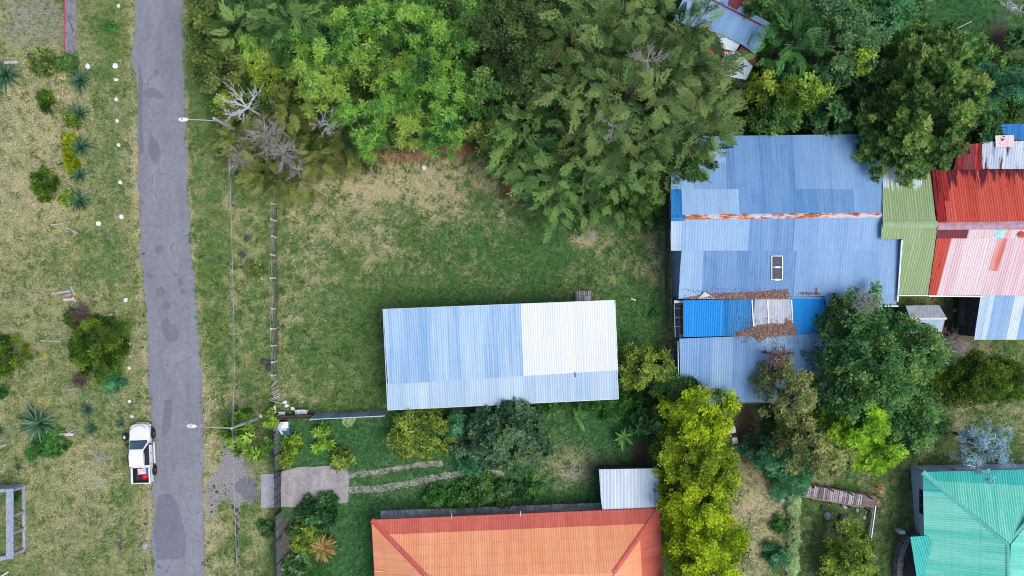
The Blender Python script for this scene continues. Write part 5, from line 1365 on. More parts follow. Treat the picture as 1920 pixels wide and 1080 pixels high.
BAN = blade_mesh('banana_leaf', 1.0, .30, plain('banana_green', (.11, .27, .055), .5, var=.25, scale=2), .45, 5, .25, (.3, .9, 1, .9, .6, .1))
def banana(label, px, py, leaves, h):
    root = thing('banana_plant', label, 'banana plant', P(px, py), 'banana plants in the walled garden')
    for a, L in leaves: inst('leaf', BAN, root, (0, 0, h), (rnd.uniform(-.3, .3), -.15, math.radians(a)), (L, L * .85, L))
    MB().tube([(0, 0, -.02), (.03, 0, h * .5), (0, 0, h + .1)], [.11, .09, .05], 8).build('stem', plain('banana_stem', (.16, .22, .07), .7), root, True)
banana('bright banana plant with full spread leaves in the walled garden', 1166, 815, [(80, .9), (20, 1.1), (150, .9), (200, 1.0), (265, 1.3), (320, 1.1), (110, .7), (235, .9)], 1.1)
banana('thin banana plant with three long leaves near the trimmed hedge', 1078, 778, [(45, 1.5), (100, .9), (300, 1.6), (80, .7)], .9)

# yellow wild flower tufts
FL = [plain('flower_yellow', (.72, .55, .06), .7, var=.15, scale=8), plain('flower_pale', (.74, .66, .26), .7, var=.15, scale=8)]
FLM = [mesh('petal', [(0, -.03, 0), (1, -.16, .05), (1.25, 0, 0), (1, .16, .05), (0, .03, 0)], [(4, 3, 2, 1, 0)], m) for m in FL]
YF = [(120, 145, 9, 'upper pale yellow flower head below the red-topped wall'), (115, 180, 9, 'lower pale yellow flower head left of the agave row'), (50, 119, 7, 'pale yellow flower head at the right end of the low stone wall'),
      (81, 286, 5, 'faint yellow flower in the dry field above the round bush'), (85, 403, 5, 'faint yellow flower in the dry field below the round bush'), (117, 429, 7, 'bright yellow flower left of the fallen plank'),
      (131, 433, 5, 'small yellow flower touching the fallen plank'), (130, 452, 6, 'yellow flower alone below the fallen plank'), (106, 555, 7, 'yellow flower left of the grey plank pile'), (145, 555, 7, 'yellow flower right of the grey plank pile'),
      (88, 667, 8, 'yellow flowers between the two dark bushes at the left'), (82, 748, 9, 'large yellow flower tuft above the largest agave'), (102, 415, 4, 'tiny yellow flower beside the thin stick')]
for a, b, c_, l_ in YF:
    root = thing('wild_flower', l_, 'flower', P(a, b), 'yellow wild flowers in the left field'); R = c_ * S
    for i in range(22):
        an_ = rnd.uniform(0, 6.28); rr_ = R * math.sqrt(rnd.random()) * .8; z = .28 + rnd.uniform(-.08, .12); k = R * rnd.uniform(.28, .5)
        inst('petal', FLM[1 if b < 300 else 0], root, (rr_ * math.cos(an_), rr_ * math.sin(an_), z), (rnd.uniform(-.5, .5), rnd.uniform(-.6, .3), rnd.uniform(0, 6.28)), (k, k, k))
    mb = MB()
    for i in range(5):
        an_ = i * 1.26; mb.tube([(0, 0, 0), (R * .5 * math.cos(an_), R * .5 * math.sin(an_), .28)], [.012, .008], 4)
    mb.build('stem', plain('stem_green', (.10, .15, .04)), root, True)

# ------------------------------------------------------------------ undergrowth under the trees: one mass nobody could count
def undergrowth(label, poly, n, sp, zr, seed):
    r = np.random.default_rng(seed); poly = np.array(poly, float); mn, mx = poly.min(0), poly.max(0)
    q = r.uniform(mn, mx, (n * 3, 2)); ins = np.zeros(len(q), bool); j = len(poly) - 1
    for i in range(len(poly)):
        c = ((poly[i][1] > q[:, 1]) != (poly[j][1] > q[:, 1])) & (q[:, 0] < (poly[j][0] - poly[i][0]) * (q[:, 1] - poly[i][1]) / (poly[j][1] - poly[i][1] + 1e-9) + poly[i][0]); ins ^= c; j = i
    q = q[ins][:n]; n = len(q); hh_ = fbm(q[:, 0], q[:, 1], 40, 3)
    C = np.stack([(q[:, 0] - 960) * S, (540 - q[:, 1]) * S, .15 + zr * np.clip(hh_ * 1.8 - .5, 0, 1) * r.uniform(.35, 1, n)], 1)
    a = r.uniform(0, 6.28, n); D = np.stack([np.cos(a), np.sin(a), r.uniform(-.1, .3, n)], 1); s = SP[sp]
    V, F, A = scatter(s['kind'], C, D, s['size'] * r.uniform(.8, 1.4, n), np.clip(.25 + .5 * fbm(q[:, 0] + 90, q[:, 1], 30, 3) - .1 + r.normal(0, .12, n), 0, .8), r)
    V[:, 2] = np.maximum(V[:, 2], .02); NTRI[0] += len(F) * 2
    return tag(obj('undergrowth', V, F, s['mat'], attrs={'tint': A}), label, 'undergrowth', None, 'stuff')
undergrowth('dark leafy undergrowth below the bamboo and roadside trees', [(362, -20), (880, -20), (900, 262), (640, 275), (560, 300), (430, 280), (372, 150)], 5200, 'midgreen', 2.6, 1)
undergrowth('dark leafy undergrowth below the giant cypresses', [(880, -20), (1300, -20), (1370, 100), (1395, 250), (1340, 330), (1230, 385), (1010, 380), (930, 290)], 4200, 'midgreen', 2.0, 2)
undergrowth('leafy undergrowth in the woods above the workshop', [(1420, 60), (1470, -20), (1690, -20), (1720, 60), (1850, 100), (1930, 130), (1930, 225), (1850, 235), (1600, 250), (1400, 250), (1398, 170)], 4600, 'midgreen', 2.6, 3)
undergrowth('leafy undergrowth below the dark teal trees', [(1560, 600), (1690, 580), (1760, 680), (1760, 780), (1700, 850), (1560, 880), (1440, 900), (1415, 830), (1450, 760), (1556, 740)], 2600, 'midgreen', 1.2, 4)
undergrowth('tall grass and weeds along the dark hedge tree at the right edge', [(1765, 690), (1930, 690), (1930, 745), (1770, 760)], 700, 'olive', .5, 5)
# ------------------------------------------------------------------ stones
def rock_mesh(name, seed, mat, sq=.65):
    import bmesh
    bm = bmesh.new(); bmesh.ops.create_icosphere(bm, subdivisions=2 if 'white' not in name else 1, radius=1.0)
    r = random.Random(seed); ph = [r.uniform(0, 6) for _ in range(6)]
    for v in bm.verts:
        k = 1 + .16 * math.sin(2.3 * v.co.x + ph[0]) + .14 * math.sin(2.9 * v.co.y + ph[1]) + .12 * math.sin(3.7 * v.co.z + ph[2]) + (r.uniform(-.06, .06) if 'white' not in name else r.uniform(-.2, .2))
        v.co *= k; v.co.z *= sq
    me = bpy.data.meshes.new(name); bm.to_mesh(me); bm.free(); me.materials.append(mat); return me
WST = plain('white_stone', (.76, .77, .79), .7, var=.12, scale=8, bump=.3); GST = plain('grey_stone', (.33, .33, .36), .9, var=.3, scale=8, bump=.5); LAVA = plain('lava_rock', (.075, .068, .085), .95, var=.4, scale=10, bump=.8)
WR = [rock_mesh('white_rock', i, WST) for i in range(5)]; GR_ = [rock_mesh('grey_rock', 10 + i, GST) for i in range(3)]; LR = [rock_mesh('lava_rock', 20 + i, LAVA) for i in range(4)]
ORD = [(223, 12, 5, 'white stone topmost in the row along the lane, at the frame edge'), (212, 55, 5, 'white stone beside the tiny green bush on the verge'), (164, 124, 6.5, 'big white stone between the red-topped wall and the topmost agave'),
       (217, 125, 6.5, 'pointed white stone level with the big one by the wall'), (218, 150, 5, 'white stone level with the topmost agave'), (217, 186, 5, 'white stone with a small pebble on its right side'),
       (219, 227, 5.5, 'round white stone level with the second agave'), (222, 271, 5.5, 'pointed white stone level with the third agave'), (225, 341, 5.5, 'white stone level with the smallest agave'),
       (227, 405, 6.5, 'white stone at the lane side, one of two below the lowest agave'), (185, 418, 5.5, 'flat white stone set back from the row below the lowest agave'), (236, 562, 5.5, 'white stone level with the grey plank pile'),
       (239, 612, 5.5, 'white stone beside the upper edge of the largest bush'), (240, 645, 6, 'oval white stone touching the bare earth at the largest bush'), (242, 690, 4.5, 'pale stone just below the grey one at the largest bush'),
       (243, 752, 4, 'dull whitish stone on the verge above the pickup'), (247, 781, 5, 'dull whitish stone nearest the pickup nose')]
for a, b, c_, l_ in ORD:
    k = c_ * S * rnd.uniform(.78, .95)
    o = inst('white_stone', rnd.choice(WR), None, tuple(P(a, b, k * .28)), (rnd.uniform(-.2, .2), rnd.uniform(-.2, .2), rnd.uniform(0, 6)), (k, k * rnd.uniform(.75, 1.0), k))
    tag(o, l_, 'stone', 'white stones along the lane')
for a, b, c_, l_ in [(243, 668, 4, 'small grey stone between two white ones at the largest bush'), (272, 1024, 8, 'largest pale grey boulder on the lane edge near the bottom'), (222, 1012, 3, 'small grey stone above the boulder on the verge'), (218, 183, 2.2, None)]:
    if l_ is None: continue
    k = c_ * S; tag(inst('grey_stone', rnd.choice(GR_), None, tuple(P(a, b, k * .28)), (0, 0, rnd.uniform(0, 6)), (k, k * .85, k)), l_, 'stone')
for a, b, c_, l_ in [(463, 448, 6, 'dark lava rock, upper one on the verge inside the wire line'), (455, 478, 6.5, 'largest dark lava rock on the verge under the wire line'), (413, 484, 4, 'small dark rock nearest the lane on the verge'), (430, 495, 4.5, 'flat dark rock right below the wires on the verge'),
                     (453, 501, 3.5, 'small greyish rock below the largest lava rock'), (533, 399, 4.5, 'dark rock on the lawn beside the upper fence end'), (495, 680, 7, 'dark rock in the fence-side heap, left one'), (504, 690, 8, 'dark rock in the fence-side heap, lower one'), (506, 678, 5, 'brownish rock in the fence-side heap, upper right'),
                     (531, 613, 5, 'purplish rock on the lawn side of the post fence'), (438, 385, 3, 'tiny dark rock at the top of the wire line verge')]:
    k = c_ * S; tag(inst('lava_rock', rnd.choice(LR), None, tuple(P(a, b, k * .3)), (0, 0, rnd.uniform(0, 6)), (k, k * rnd.uniform(.7, 1), k)), l_, 'rock')
for i in range(34):
    y = 952 + i * 3.3; x = 441 + (y - 950) * .03 + rnd.gauss(0, 3.0); k = rnd.uniform(1.4, 3.4) * S
    tag(inst('lava_rock', rnd.choice(LR), None, tuple(P(x, y, k * .2)), (0, 0, rnd.uniform(0, 6)), (k, k, k)), 'small dark stone in the rubble line on the verge below the apron', 'rock', 'rubble stones on the verge')
for i in range(30):
    x, y = rnd.choice([(225 + rnd.gauss(0, 5), 1010 + rnd.gauss(0, 22)), (271 + rnd.gauss(0, 4), 960 + rnd.gauss(0, 45)), (267 + rnd.gauss(0, 3), 570 + rnd.gauss(0, 50)), (398 + rnd.gauss(0, 6), 935 + rnd.gauss(0, 30))]); k = rnd.uniform(1, 2.6) * S
    tag(inst('lava_rock', rnd.choice(LR), None, tuple(P(x, y, k * .2)), (0, 0, rnd.uniform(0, 6)), (k, k, k)), 'small dark stone in the broken soil along the lane edges', 'rock', 'loose stones by the lane')
for a, b, c_, m, l_ in [(1584, 949, 6.5, GR_, 'grey boulder just below the walkway, left one'), (1607, 957, 4.5, GR_, 'small grey boulder below the walkway, right one'), (1582, 974, 9, LR, 'long dark boulder in the garden below the walkway'), (1583, 995, 8, GR_, 'pale grey boulder with a dark hollow under it'), (1552, 966, 8, GR_, 'pale boulder half sunk left in the walkway garden'),
                        (1543, 952, 6, LR, 'dark boulder left in the walkway garden'), (1566, 992, 7, LR, 'dark boulder low in the walkway garden'), (1474, 945, 5, GR_, 'brown stone in the curved stone edging at the walkway foot'), (1465, 938, 6, GR_, 'left stone in the curved edging at the walkway foot'), (1460, 930, 5.5, LR, 'dark stone at the upper end of the curved edging'), (1468, 922, 5, GR_, 'top stone of the curved edging at the walkway foot'), (1652, 957, 3.5, GR_, 'small pale stone off the right end of the walkway'),
                        (1483, 984, 2.6, WR, 'white ball lamp, upper of two beside the pale hedge'), (1482, 991, 2.6, WR, 'white ball lamp, lower of two beside the pale hedge')]:
    k = c_ * S; wh = m is WR
    tag(inst('ball_lamp' if wh else 'boulder', rnd.choice(m), None, tuple(P(a, b, k * (.9 if wh else .25))), (0, 0, rnd.uniform(0, 6)), (k, k * rnd.uniform(.75, 1), k)), l_, 'garden lamp' if wh else 'rock')

# ------------------------------------------------------------------ post fence along the lawn
POSTM = plain('concrete_post', (.58, .62, .62), .8, var=.15); FOOT = plain('dark_footing', (.105, .095, .088), .95, var=.4, scale=4, bump=.5); WIRE = plain('fence_wire', (.33, .35, .35), .6)
pf = thing('post_fence', 'wire fence with leaning white concrete posts on a dark earth footing by the lawn', 'fence', P(517, 540))
yy = [383, 415, 446, 480, 521, 580, 616, 648, 677, 703]
tops = []
for y in yy:
    b = P(518 + rnd.uniform(-.7, .7), y); tp = b + np.array((rnd.uniform(-.08, .08), rnd.uniform(-.12, .12), 1.45)); tops.append(tp)
    MB().beam(b - np.array((0, 0, .1)), tp, .13, .13).build('post', POSTM, pf)
for h_ in (.45, .9, 1.35):
    mb = MB(); mb.tube([P(517, 358, h_)] + [t_ * np.array((1, 1, 0)) + np.array((-.08, 0, h_)) for t_ in tops] + [P(517, 716, h_ * .8)], .012, 4); mb.build('wire', WIRE, pf)
for i in range(36):
    y0, y1 = 362 + i * 9.6, 362 + (i + 1) * 9.6 - .5
    if rnd.random() < .1: continue
    a, b = P(516.5 + rnd.uniform(-1, 1), y0, .10), P(516.5 + rnd.uniform(-1, 1), y1, .10); MB().beam(a, b, rnd.uniform(.10, .26), .24).build('footing_block', FOOT, pf)
STK = plain('pale_stake', (.45, .43, .42), .9, var=.2)
for i, (xa, ya, xb, yb, h_) in enumerate([(508, 727, 520, 714, .5), (509, 731, 522, 724, .4), (510, 736, 524, 729, .45), (511, 740, 520, 734, .3), (504, 749, 525, 742, .55), (506, 752, 522, 745, .4), (511, 752, 530, 757, .5), (509, 723, 516, 716, .3), (512, 743, 526, 738, .25)]):
    tag(MB().beam(P(xa, ya, h_), P(xb, yb, .05), .06, .05).build('wooden_stake', STK), 'pale thin stake lying in the tangle at the lower end of the post fence', 'stake', 'stakes at the fence end')

# ------------------------------------------------------------------ front fence and gate of the orange house
SL = [plain('fence_slat_%d' % i, c, .7, var=.25) for i, c in enumerate([(.16, .19, .18), (.22, .25, .245), (.115, .14, .135)])]
BLK = plain('black_steel', (.022, .024, .028), .5, var=.2)
def fence_x(y): return 524.5 + (y - 800) * .018
ff = thing('front_fence', 'grey green slatted fence with dark posts along the verge of the orange house', 'fence', P(526, 980))
for seg in ((806, 886), (957, 1110)):
    y = seg[0]
    while y < seg[1]:
        q = P(fence_x(y), y); MB().box((q[0], q[1], .9), (.03, .125, 1.65 + rnd.uniform(-.03, .03))).build('slat', rnd.choice(SL), ff); y += 2.9
    for h_ in (.35, 1.45): MB().beam(P(fence_x(seg[0]), seg[0]) + np.array((-.05, 0, h_)), P(fence_x(seg[1]), seg[1]) + np.array((-.05, 0, h_)), .05, .07).build('rail', BLK, ff)
    MB().beam(P(fence_x(seg[0]), seg[0]) + np.array((-.02, 0, 1.75)), P(fence_x(seg[1]), seg[1]) + np.array((-.02, 0, 1.75)), .09, .05).build('top_rail', BLK, ff)
for y in (806, 848, 957, 1003, 1048, 1094):
    q = P(fence_x(y), y); MB().beam((q[0], q[1], -.05), (q[0] - .04, q[1] + .03, 1.9), .12, .12).build('post', BLK, ff)
gate = thing('driveway_gate', 'dark barred sliding gate across the driveway mouth', 'gate', P(527, 920))
y = 890
while y < 955:
    q = P(fence_x(y) + .3, y); MB().box((q[0], q[1], .95), (.03, .07, 1.6)).build('bar', SL[2] if int(y) % 2 else BLK, gate); y += 3.1
for h_ in (.2, .95, 1.75): MB().beam(P(527, 888) + np.array((-.03, 0, h_)), P(527.6, 956) + np.array((-.03, 0, h_)), .06, .07).build('rail', BLK, gate)
for y in (888, 908, 924, 936, 956):
    q = P(527, y); MB().beam((q[0], q[1], .0), (q[0] - .05, q[1] + .05, 1.95), .08, .08).build('post', BLK, gate)
MB().beam(P(527, 884, .1), P(520, 888, 1.9), .16, .16).build('gate_post', BLK, gate)
flat('planting_bed', [(527, 976), (552, 975), (555, 1000), (550, 1030), (541, 1052), (528, 1052)], .02, plain('brown_bed', (.12, .085, .10), .95, var=.3), 'bare purplish brown bed inside the front fence', 'bed', amp=.6)

# side fence: dark boards, then pale blue tin sheets
tf = thing('tin_fence', 'pale blue tin sheet fence between the lawn and the walled garden', 'fence', P(655, 776))
def fy(x): return 779.5 - (x - 505) * .047
TIN2 = [sheet_mat('tin_fence_sheet', (.26, .38, .50), (.42, .54, .64), streak=.7, grime=.3), sheet_mat('tin_fence_sheet_dull', (.19, .28, .39), (.32, .42, .52), streak=.7, grime=.4)]
x = 594
while x < 728:
    a, b = P(x, fy(x)), P(x + 16.6, fy(x + 16.6)); n_ = 8; V, F, UV = [], [], []
    for i in range(n_ + 1):
        q = a + (b - a) * i / n_; off = .02 * (1 if i % 2 else -1)
        for h_ in (.05, 1.9): V.append((q[0], q[1] + off - .10 * h_, h_)); UV.append((q[0], h_))
    for i in range(n_): F.append((2 * i, 2 * i + 1, 2 * i + 3, 2 * i + 2))
    obj('sheet', V, F, rnd.choice(TIN2), tf, uv=UV); x += 16.8
MB().beam(P(591, fy(591)) + np.array((0, -.2, 1.93)), P(728, fy(728)) + np.array((0, -.2, 1.93)), .07, .06).build('top_rail', STEEL, tf)
for x in (592, 652, 712):
    q = P(x, fy(x)); MB().beam((q[0], q[1] - .02, 0), (q[0], q[1] - .24, 2.0), .08, .08).build('post', STEEL, tf)
bf = thing('board_fence', 'low dark board fence from the utility box to the tin sheets', 'fence', P(550, 779))
x = 510
while x < 590:
    a, b = P(x, fy(x) + 1), P(x + 6.6, fy(x + 6.6) + 1); MB().beam(a + np.array((0, 0, .5)), b + np.array((0, 0, .5 + rnd.uniform(-.03, .03))), .22, 1.0).build('board', WOOD_DARK, bf); x += 6.9
for h_ in (.9, ): MB().beam(P(506, fy(506) + 4) + np.array((0, 0, 1.1)), P(594, fy(594) + 3.5) + np.array((0, 0, 1.1)), .05, .05).build('rail', BLK, bf)
# wire fence at the workshop side of the lawn
wf_ = thing('wire_fence', 'thin wire fence with weathered posts along the workshop side of the lawn', 'fence', P(1256, 470))
for y in (350, 400, 452, 500, 548, 596):
    q = P(1255 + (y - 350) * .02, y); MB().beam((q[0], q[1], 0), (q[0] + rnd.uniform(-.05, .05), q[1], 1.3), .09, .09).build('post', WOOD_GREY, wf_)
for h_ in (.5, 1.2): MB().tube([P(1255, 345, h_), P(1258, 480, h_), P(1260, 600, h_)], .012, 4).build('wire', WIRE, wf_)

# ------------------------------------------------------------------ street lamps and the line between them
GALV = plain('galvanised_steel', (.46, .53, .57), .5, .2, var=.12); LENS = plain('lamp_lens', (.80, .82, .84), .25, var=.03); POLEC = plain('pole_concrete', (.42, .43, .48), .8, var=.12)
def lamp(label, base, top, arm_from, head, group='street lamps on the lane'):
    root = thing('street_lamp', label, 'street lamp', (base[0], base[1], 0), group)
    MB().tube([base, top], [.16, .10], 10).build('pole', POLEC, root)
    MB().tube([top + (0, 0, -.02), top + (0, 0, .06)], [.12, .06], 10).build('pole_cap', POLEC, root)
    d = head - arm_from
    MB().tube([arm_from, arm_from + d * .35 + (0, 0, .18), arm_from + d * .75 + (0, 0, .12), head], [.045, .04, .035, .03], 7).build('arm', GALV, root)
    u = d / np.linalg.norm(d); ang = math.atan2(u[1], u[0])
    h = MB(); V = []
    for i, (s_, w, zt, zb) in enumerate(((-.12, .06, .05, -.03), (.05, .15, .10, -.06), (.35, .19, .11, -.08), (.58, .15, .08, -.07), (.70, .05, .02, -.04))):
        for (yy_, zz) in ((-w, 0), (-w * .6, zt), (w * .6, zt), (w, 0), (w * .6, zb), (-w * .6, zb)):
            V.append((head[0] + s_ * math.cos(ang) - yy_ * math.sin(ang), head[1] + s_ * math.sin(ang) + yy_ * math.cos(ang), head[2] + zz))
    F = [(i * 6 + k, i * 6 + (k + 1) % 6, (i + 1) * 6 + (k + 1) % 6, (i + 1) * 6 + k) for i in range(4) for k in range(6)] + [(0, 5, 4, 3, 2, 1), (24, 25, 26, 27, 28, 29)]
    hd = h.add(V, F).build('lamp_head', LENS, root)
    q = head + u * .3; MB().lathe((q[0], q[1], q[2] + .10), [(.05, 0), (.05, .06), (.03, .08)], 8).build('sensor', BLK, hd)
    return root
L1t = P(400.5, 221.5, 6.6); L1b = np.array((P(451, 249)[0], P(451, 249)[1], 0.0))
lamp('upper street lamp whose pole rises out of the golden cypresses', L1b, L1t, L1b + (L1t - L1b) * .80, P(350, 224, 5.9))
L2t = P(433.5, 803, 6.2); L2b = np.array((P(481, 785)[0], P(481, 785)[1], 0.0))
lamp('lower street lamp standing in the leafy frangipani near the gate', L2b, L2t, L2t + np.array((0, 0, -.1)), P(366, 799, 6.2))
pl_ = thing('power_line', 'pair of thin overhead wires running along the verge', 'power line', P(436, 560))
for off in (0, 1):
    pts = [P(420, -40, 6.5)] + [P(427 + off * 2, 290, 5.9), P(430 + off * 2.2, 360, 5.6), P(433 + off * 2.4, 480, 5.3), P(436 + off * 2.4, 600, 5.3), P(437 + off * 2.2, 700, 5.6)] + [L2t + (0, 0, -.15 - .2 * off)] + [P(437 + off, 900, 5.8), P(441 + off, 1000, 5.8), P(445 + off, 1110, 6.0)]
    pts = pts[1:] if off else [L1t + (0, 0, -.2)] + pts[1:]
    MB().tube(pts, .011, 4).build('cable', plain('cable_grey', (.20, .22, .22), .6) if not off else GALV, pl_)
for (a, b, l_) in ((430, 362, 'upper'), (433.5, 495, 'lower')):
    q = P(a, b, 5.55 if b < 400 else 5.3); MB().lathe((q[0] - .05, q[1], q[2] - .08), [(.07, 0), (.09, .08), (.05, .16)], 8).build('insulator', plain('insulator_grey', (.25, .24, .32), .5), pl_)

# ------------------------------------------------------------------ left field: wall, roofless frame, planks
RAILRED = plain('red_rail', (.36, .055, .065), .6, var=.2); CW = plain('lilac_concrete', (.335, .32, .385), .9, var=.18, scale=2)
lw = thing('boundary_wall', 'grey concrete wall with a red rail on top at the upper left', 'wall', P(141, 50))
y = -22
while y < 104:
    a, b = P(142 + (y + 20) * -.005, y), P(142, min(y + 31, 106)); MB().beam(a + np.array((0, 0, .85)), b + np.array((0, 0.01, .85)), .14, 1.7).build('panel', CW, lw); y += 31.4
MB().tube([P(121.3, -20, 1.76), P(121.3, 94, 1.76)], .05, 6).build('red_rail', RAILRED, lw)
q = P(142, 45); MB().beam((q[0] + .09, q[1] + .0, 1.2), (q[0] + .09, q[1] - .9, .55), .05, .03).build('crack_tie', FOOT, lw)
sl_ = tag(MB().box(tuple(P(23, 118, .2)), (1.15, .24, .45), .03).build('low_wall', plain('whitewashed_block', (.45, .46, .52), .85, var=.25, scale=6)), 'short whitewashed low stone wall above the left-edge agave', 'wall')
FRC = plain('weathered_frame', (.34, .36, .44), .9, var=.25, scale=4, bump=.4); FRT = plain('mossy_capping', (.29, .35, .42), .9, var=.4, scale=8, bump=.5)
ru = thing('roofless_frame', 'roofless grey frame building with open bays at the left edge', 'ruin', P(20, 970))
hh = 1.9
def rp(px, py, z): return P(px, py, z)
B0, B1 = P(46.5, 909), P(47, 1031)
W0, W1 = P(-70, 915), P(-70, 1066)
for a, b in ((B0, B1), (B1, W1), (W0, B0)):
    MB().beam(a + np.array((0, 0, .1)), b + np.array((0, 0, .1)), .22, .2).build('sill', FRC, ru)
MB().beam(B0 + np.array((-.12, .15, hh)), B1 + np.array((-.12, -.15, hh)), .62, .14).build('wall_plate', FRT, ru)
MB().beam(W1 + np.array((0, 0, hh + .002)), B1 + np.array((-.45, 0, hh + .002)), .30, .14).build('wall_plate', FRT, ru)
MB().beam(W0 + np.array((0, 0, hh + .002)), B0 + np.array((-.45, 0, hh + .002)), .30, .14).build('wall_plate', FRT, ru)
for k in (0.02, .40, .66, .98):
    q = B0 + (B1 - B0) * k; MB().beam(q, q + np.array((-.05, 0, hh - .07)), .17, .17).build('post', FRC, ru)
wall(ru, W0 + np.array((0, .02, 0)), B0 + np.array((-.1, .02, 0)), hh - .08, hh - .08, FRC, .12, 0, 'side_wall')
for k in (.3, .62): q = B1 + (W1 - B1) * k; MB().beam(q, q + np.array((0, 0, hh - .07)), .14, .14).build('post', FRC, ru)
tag(MB().beam(P(0, 1082, .3), P(16, 1072, .05), .09, .07).build('fallen_pole', WHITE), 'pale fallen pole below the roofless frame at the corner', 'pole')
PL = [plain('plank_grey', (.36, .36, .41), .9, var=.25, scale=6, bump=.4), plain('plank_pale', (.52, .51, .52), .9, var=.2, scale=6), plain('plank_tan', (.36, .29, .21), .9, var=.25, scale=6)]
for i, (xa, ya, xb, yb, w, m, l_) in enumerate([(96, 551, 131, 546, .22, 0, 'long grey plank, top one of the plank pile in the left field'), (118, 562, 140, 561, .20, 1, 'pale plank, lowest one of the plank pile in the left field'), (133, 537, 140, 553, .22, 0, 'upright grey post end beside the plank pile'), (119, 555, 134, 552, .24, 2, 'tan board in the middle of the plank pile'), (137, 557, 141, 566, .16, 1, 'short pale block at the right end of the plank pile'),
                                             (122, 425, 145, 437, .14, 0, 'fallen grey plank below the lowest agave'), (95, 422, 119, 419, .08, 1, 'thin pale stick left of the fallen plank'), (105, 815, 138, 815, .25, 1, 'whitish plank right of the largest agave'), (128, 812, 140, 806, .10, 0, 'thin grey stick crossing the whitish plank'),
                                             (75, 639, 113, 640, .07, 1, 'thin white pole lying left of the largest bush'), (188, 594, 210, 588, .07, 0, 'thin grey stick above the largest bush'), (204, 592, 211, 589, .14, 1, 'pale green board at the tip of the thin stick'), (0, 838, 12, 834, .10, 1, 'pale stick at the left edge near the grassy clump'), (126, 732, 139, 729, .10, 0, 'weathered stick below the dead brush'), (1791, 55, 1822, 40, .06, 1, 'long pale stick in the grassy clearing at the top right'),
                                             (1901, 87, 1922, 83, .2, 1, 'pale log on the bare soil at the right edge'), (1183, 560, 1192, 563, .14, 1, 'small white board on the lawn right of the shed'), (1787, 582, 1798, 581, .3, 2, 'brown log by the dark tank')]):
    zz = .08 + .05 * (i % 3)
    tag(MB().beam(P(xa, ya, zz), P(xb, yb, zz + .03), w, .07).build('plank' if w > .12 else 'stick', PL[m]), l_, 'plank' if w > .12 else 'stick')
tag(inst('orange_stone', rock_mesh('orange_rock', 77, plain('orange_stone', (.42, .25, .19), .9)), None, tuple(P(138, 441, .06)), (0, 0, 1), (.22, .15, .15)), 'small orange stone under the fallen plank', 'stone')

# ------------------------------------------------------------------ utility box, boards, chairs, pallet and other loose things
ub = thing('utility_box', 'white topped utility box with teal cover at the garden corner', 'utility box', P(533, 804))
MB().box(tuple(P(531, 799, .55)), (.85, .62, 1.1)).build('cabinet', plain('pale_lilac', (.45, .48, .58), .6, var=.1), ub)
MB().box(tuple(P(533.5, 797, 1.15)), (.66, .56, .08), .04).build('lid', WHITE, ub)
q = P(530.0, 795, 1.2); MB().lathe((q[0], q[1], 1.19), [(.06, 0), (.05, .06)], 8).build('latch', BLK, ub)
MB().box(tuple(P(537, 807, .3)), (.75, .75, .6)).build('bin', plain('teal_plastic', (.03, .16, .20), .5, var=.3), ub)
tag(MB().beam(P(522, 804, .75), P(530, 814, .7), .12, .04).build('board', WHITE), 'narrow white board leaning against the utility box', 'board')
gp = thing('gable_panel', 'tilted pale blue panel between the frangipani and the utility box', 'panel', P(516, 806))
a, b, c_, d_ = P(512, 805, .9), P(520, 790, 1.5), P(521, 812, 1.5), P(513, 820, .9)
dz = np.array((0, 0, .05)); obj('panel', [a, b, c_, d_, a - dz, b - dz, c_ - dz, d_ - dz], [(3, 2, 1, 0), (4, 5, 6, 7), (0, 1, 5, 4), (1, 2, 6, 5), (2, 3, 7, 6), (3, 0, 4, 7)], plain('pale_blue_panel', (.36, .42, .55), .5, var=.2), gp)
for q in (P(516, 797, 0), P(517, 815, 0)): MB().beam(q, q + np.array((0, 0, 1.1)), .07, .07).build('post', BLK, gp)
wb = thing('white_board', 'white board propped up at the lower end of the post fence', 'board', P(512, 771))
a, b, c_, d_ = P(503, 768, .9), P(516, 760, .95), P(518, 774, .3), P(505.5, 781, .25)
obj('board', [a, b, c_, d_, a - dz, b - dz, c_ - dz, d_ - dz], [(3, 2, 1, 0), (4, 5, 6, 7), (0, 1, 5, 4), (1, 2, 6, 5), (2, 3, 7, 6), (3, 0, 4, 7)], WHITE, wb)
MB().beam(P(514, 766, .6), P(519, 769, 0), .05, .05).build('prop', STK, wb)
tag(MB().beam(P(511, 784, .6), P(526, 776, .5), .12, .06).build('stake', STK), 'pale stake lying over the dark board fence end', 'stake')
CH = plain('white_plastic', (.66, .70, .70), .45, var=.08)
def chair(label, px, py, rot):
    root = thing('garden_chair', label, 'chair', P(px, py), 'white garden chairs by the board fence', rot)
    MB().box((0, 0, .42), (.44, .42, .05)).build('seat', CH, root, True)
    for k in (-.16, 0, .16): MB().box((k, -.21, .70), (.10, .04, .50)).build('back_slat', CH, root, True)
    MB().box((0, -.215, .94), (.46, .05, .07)).build('back_rail', CH, root, True)
    for s_ in (-1, 1):
        MB().box((s_ * .23, -.02, .62), (.05, .42, .04)).build('armrest', CH, root, True)
        for t_ in (-1, 1): MB().box((s_ * .2, t_ * .18, .20), (.045, .045, .40)).build('leg', CH, root, True)
chair('white garden chair on the left of the pair by the board fence', 563, 771, math.pi + .1); chair('white garden chair on the right of the pair by the board fence', 574, 771, math.pi - .15)
chair('white garden chair standing alone near the propped white board', 532, 775, math.pi)
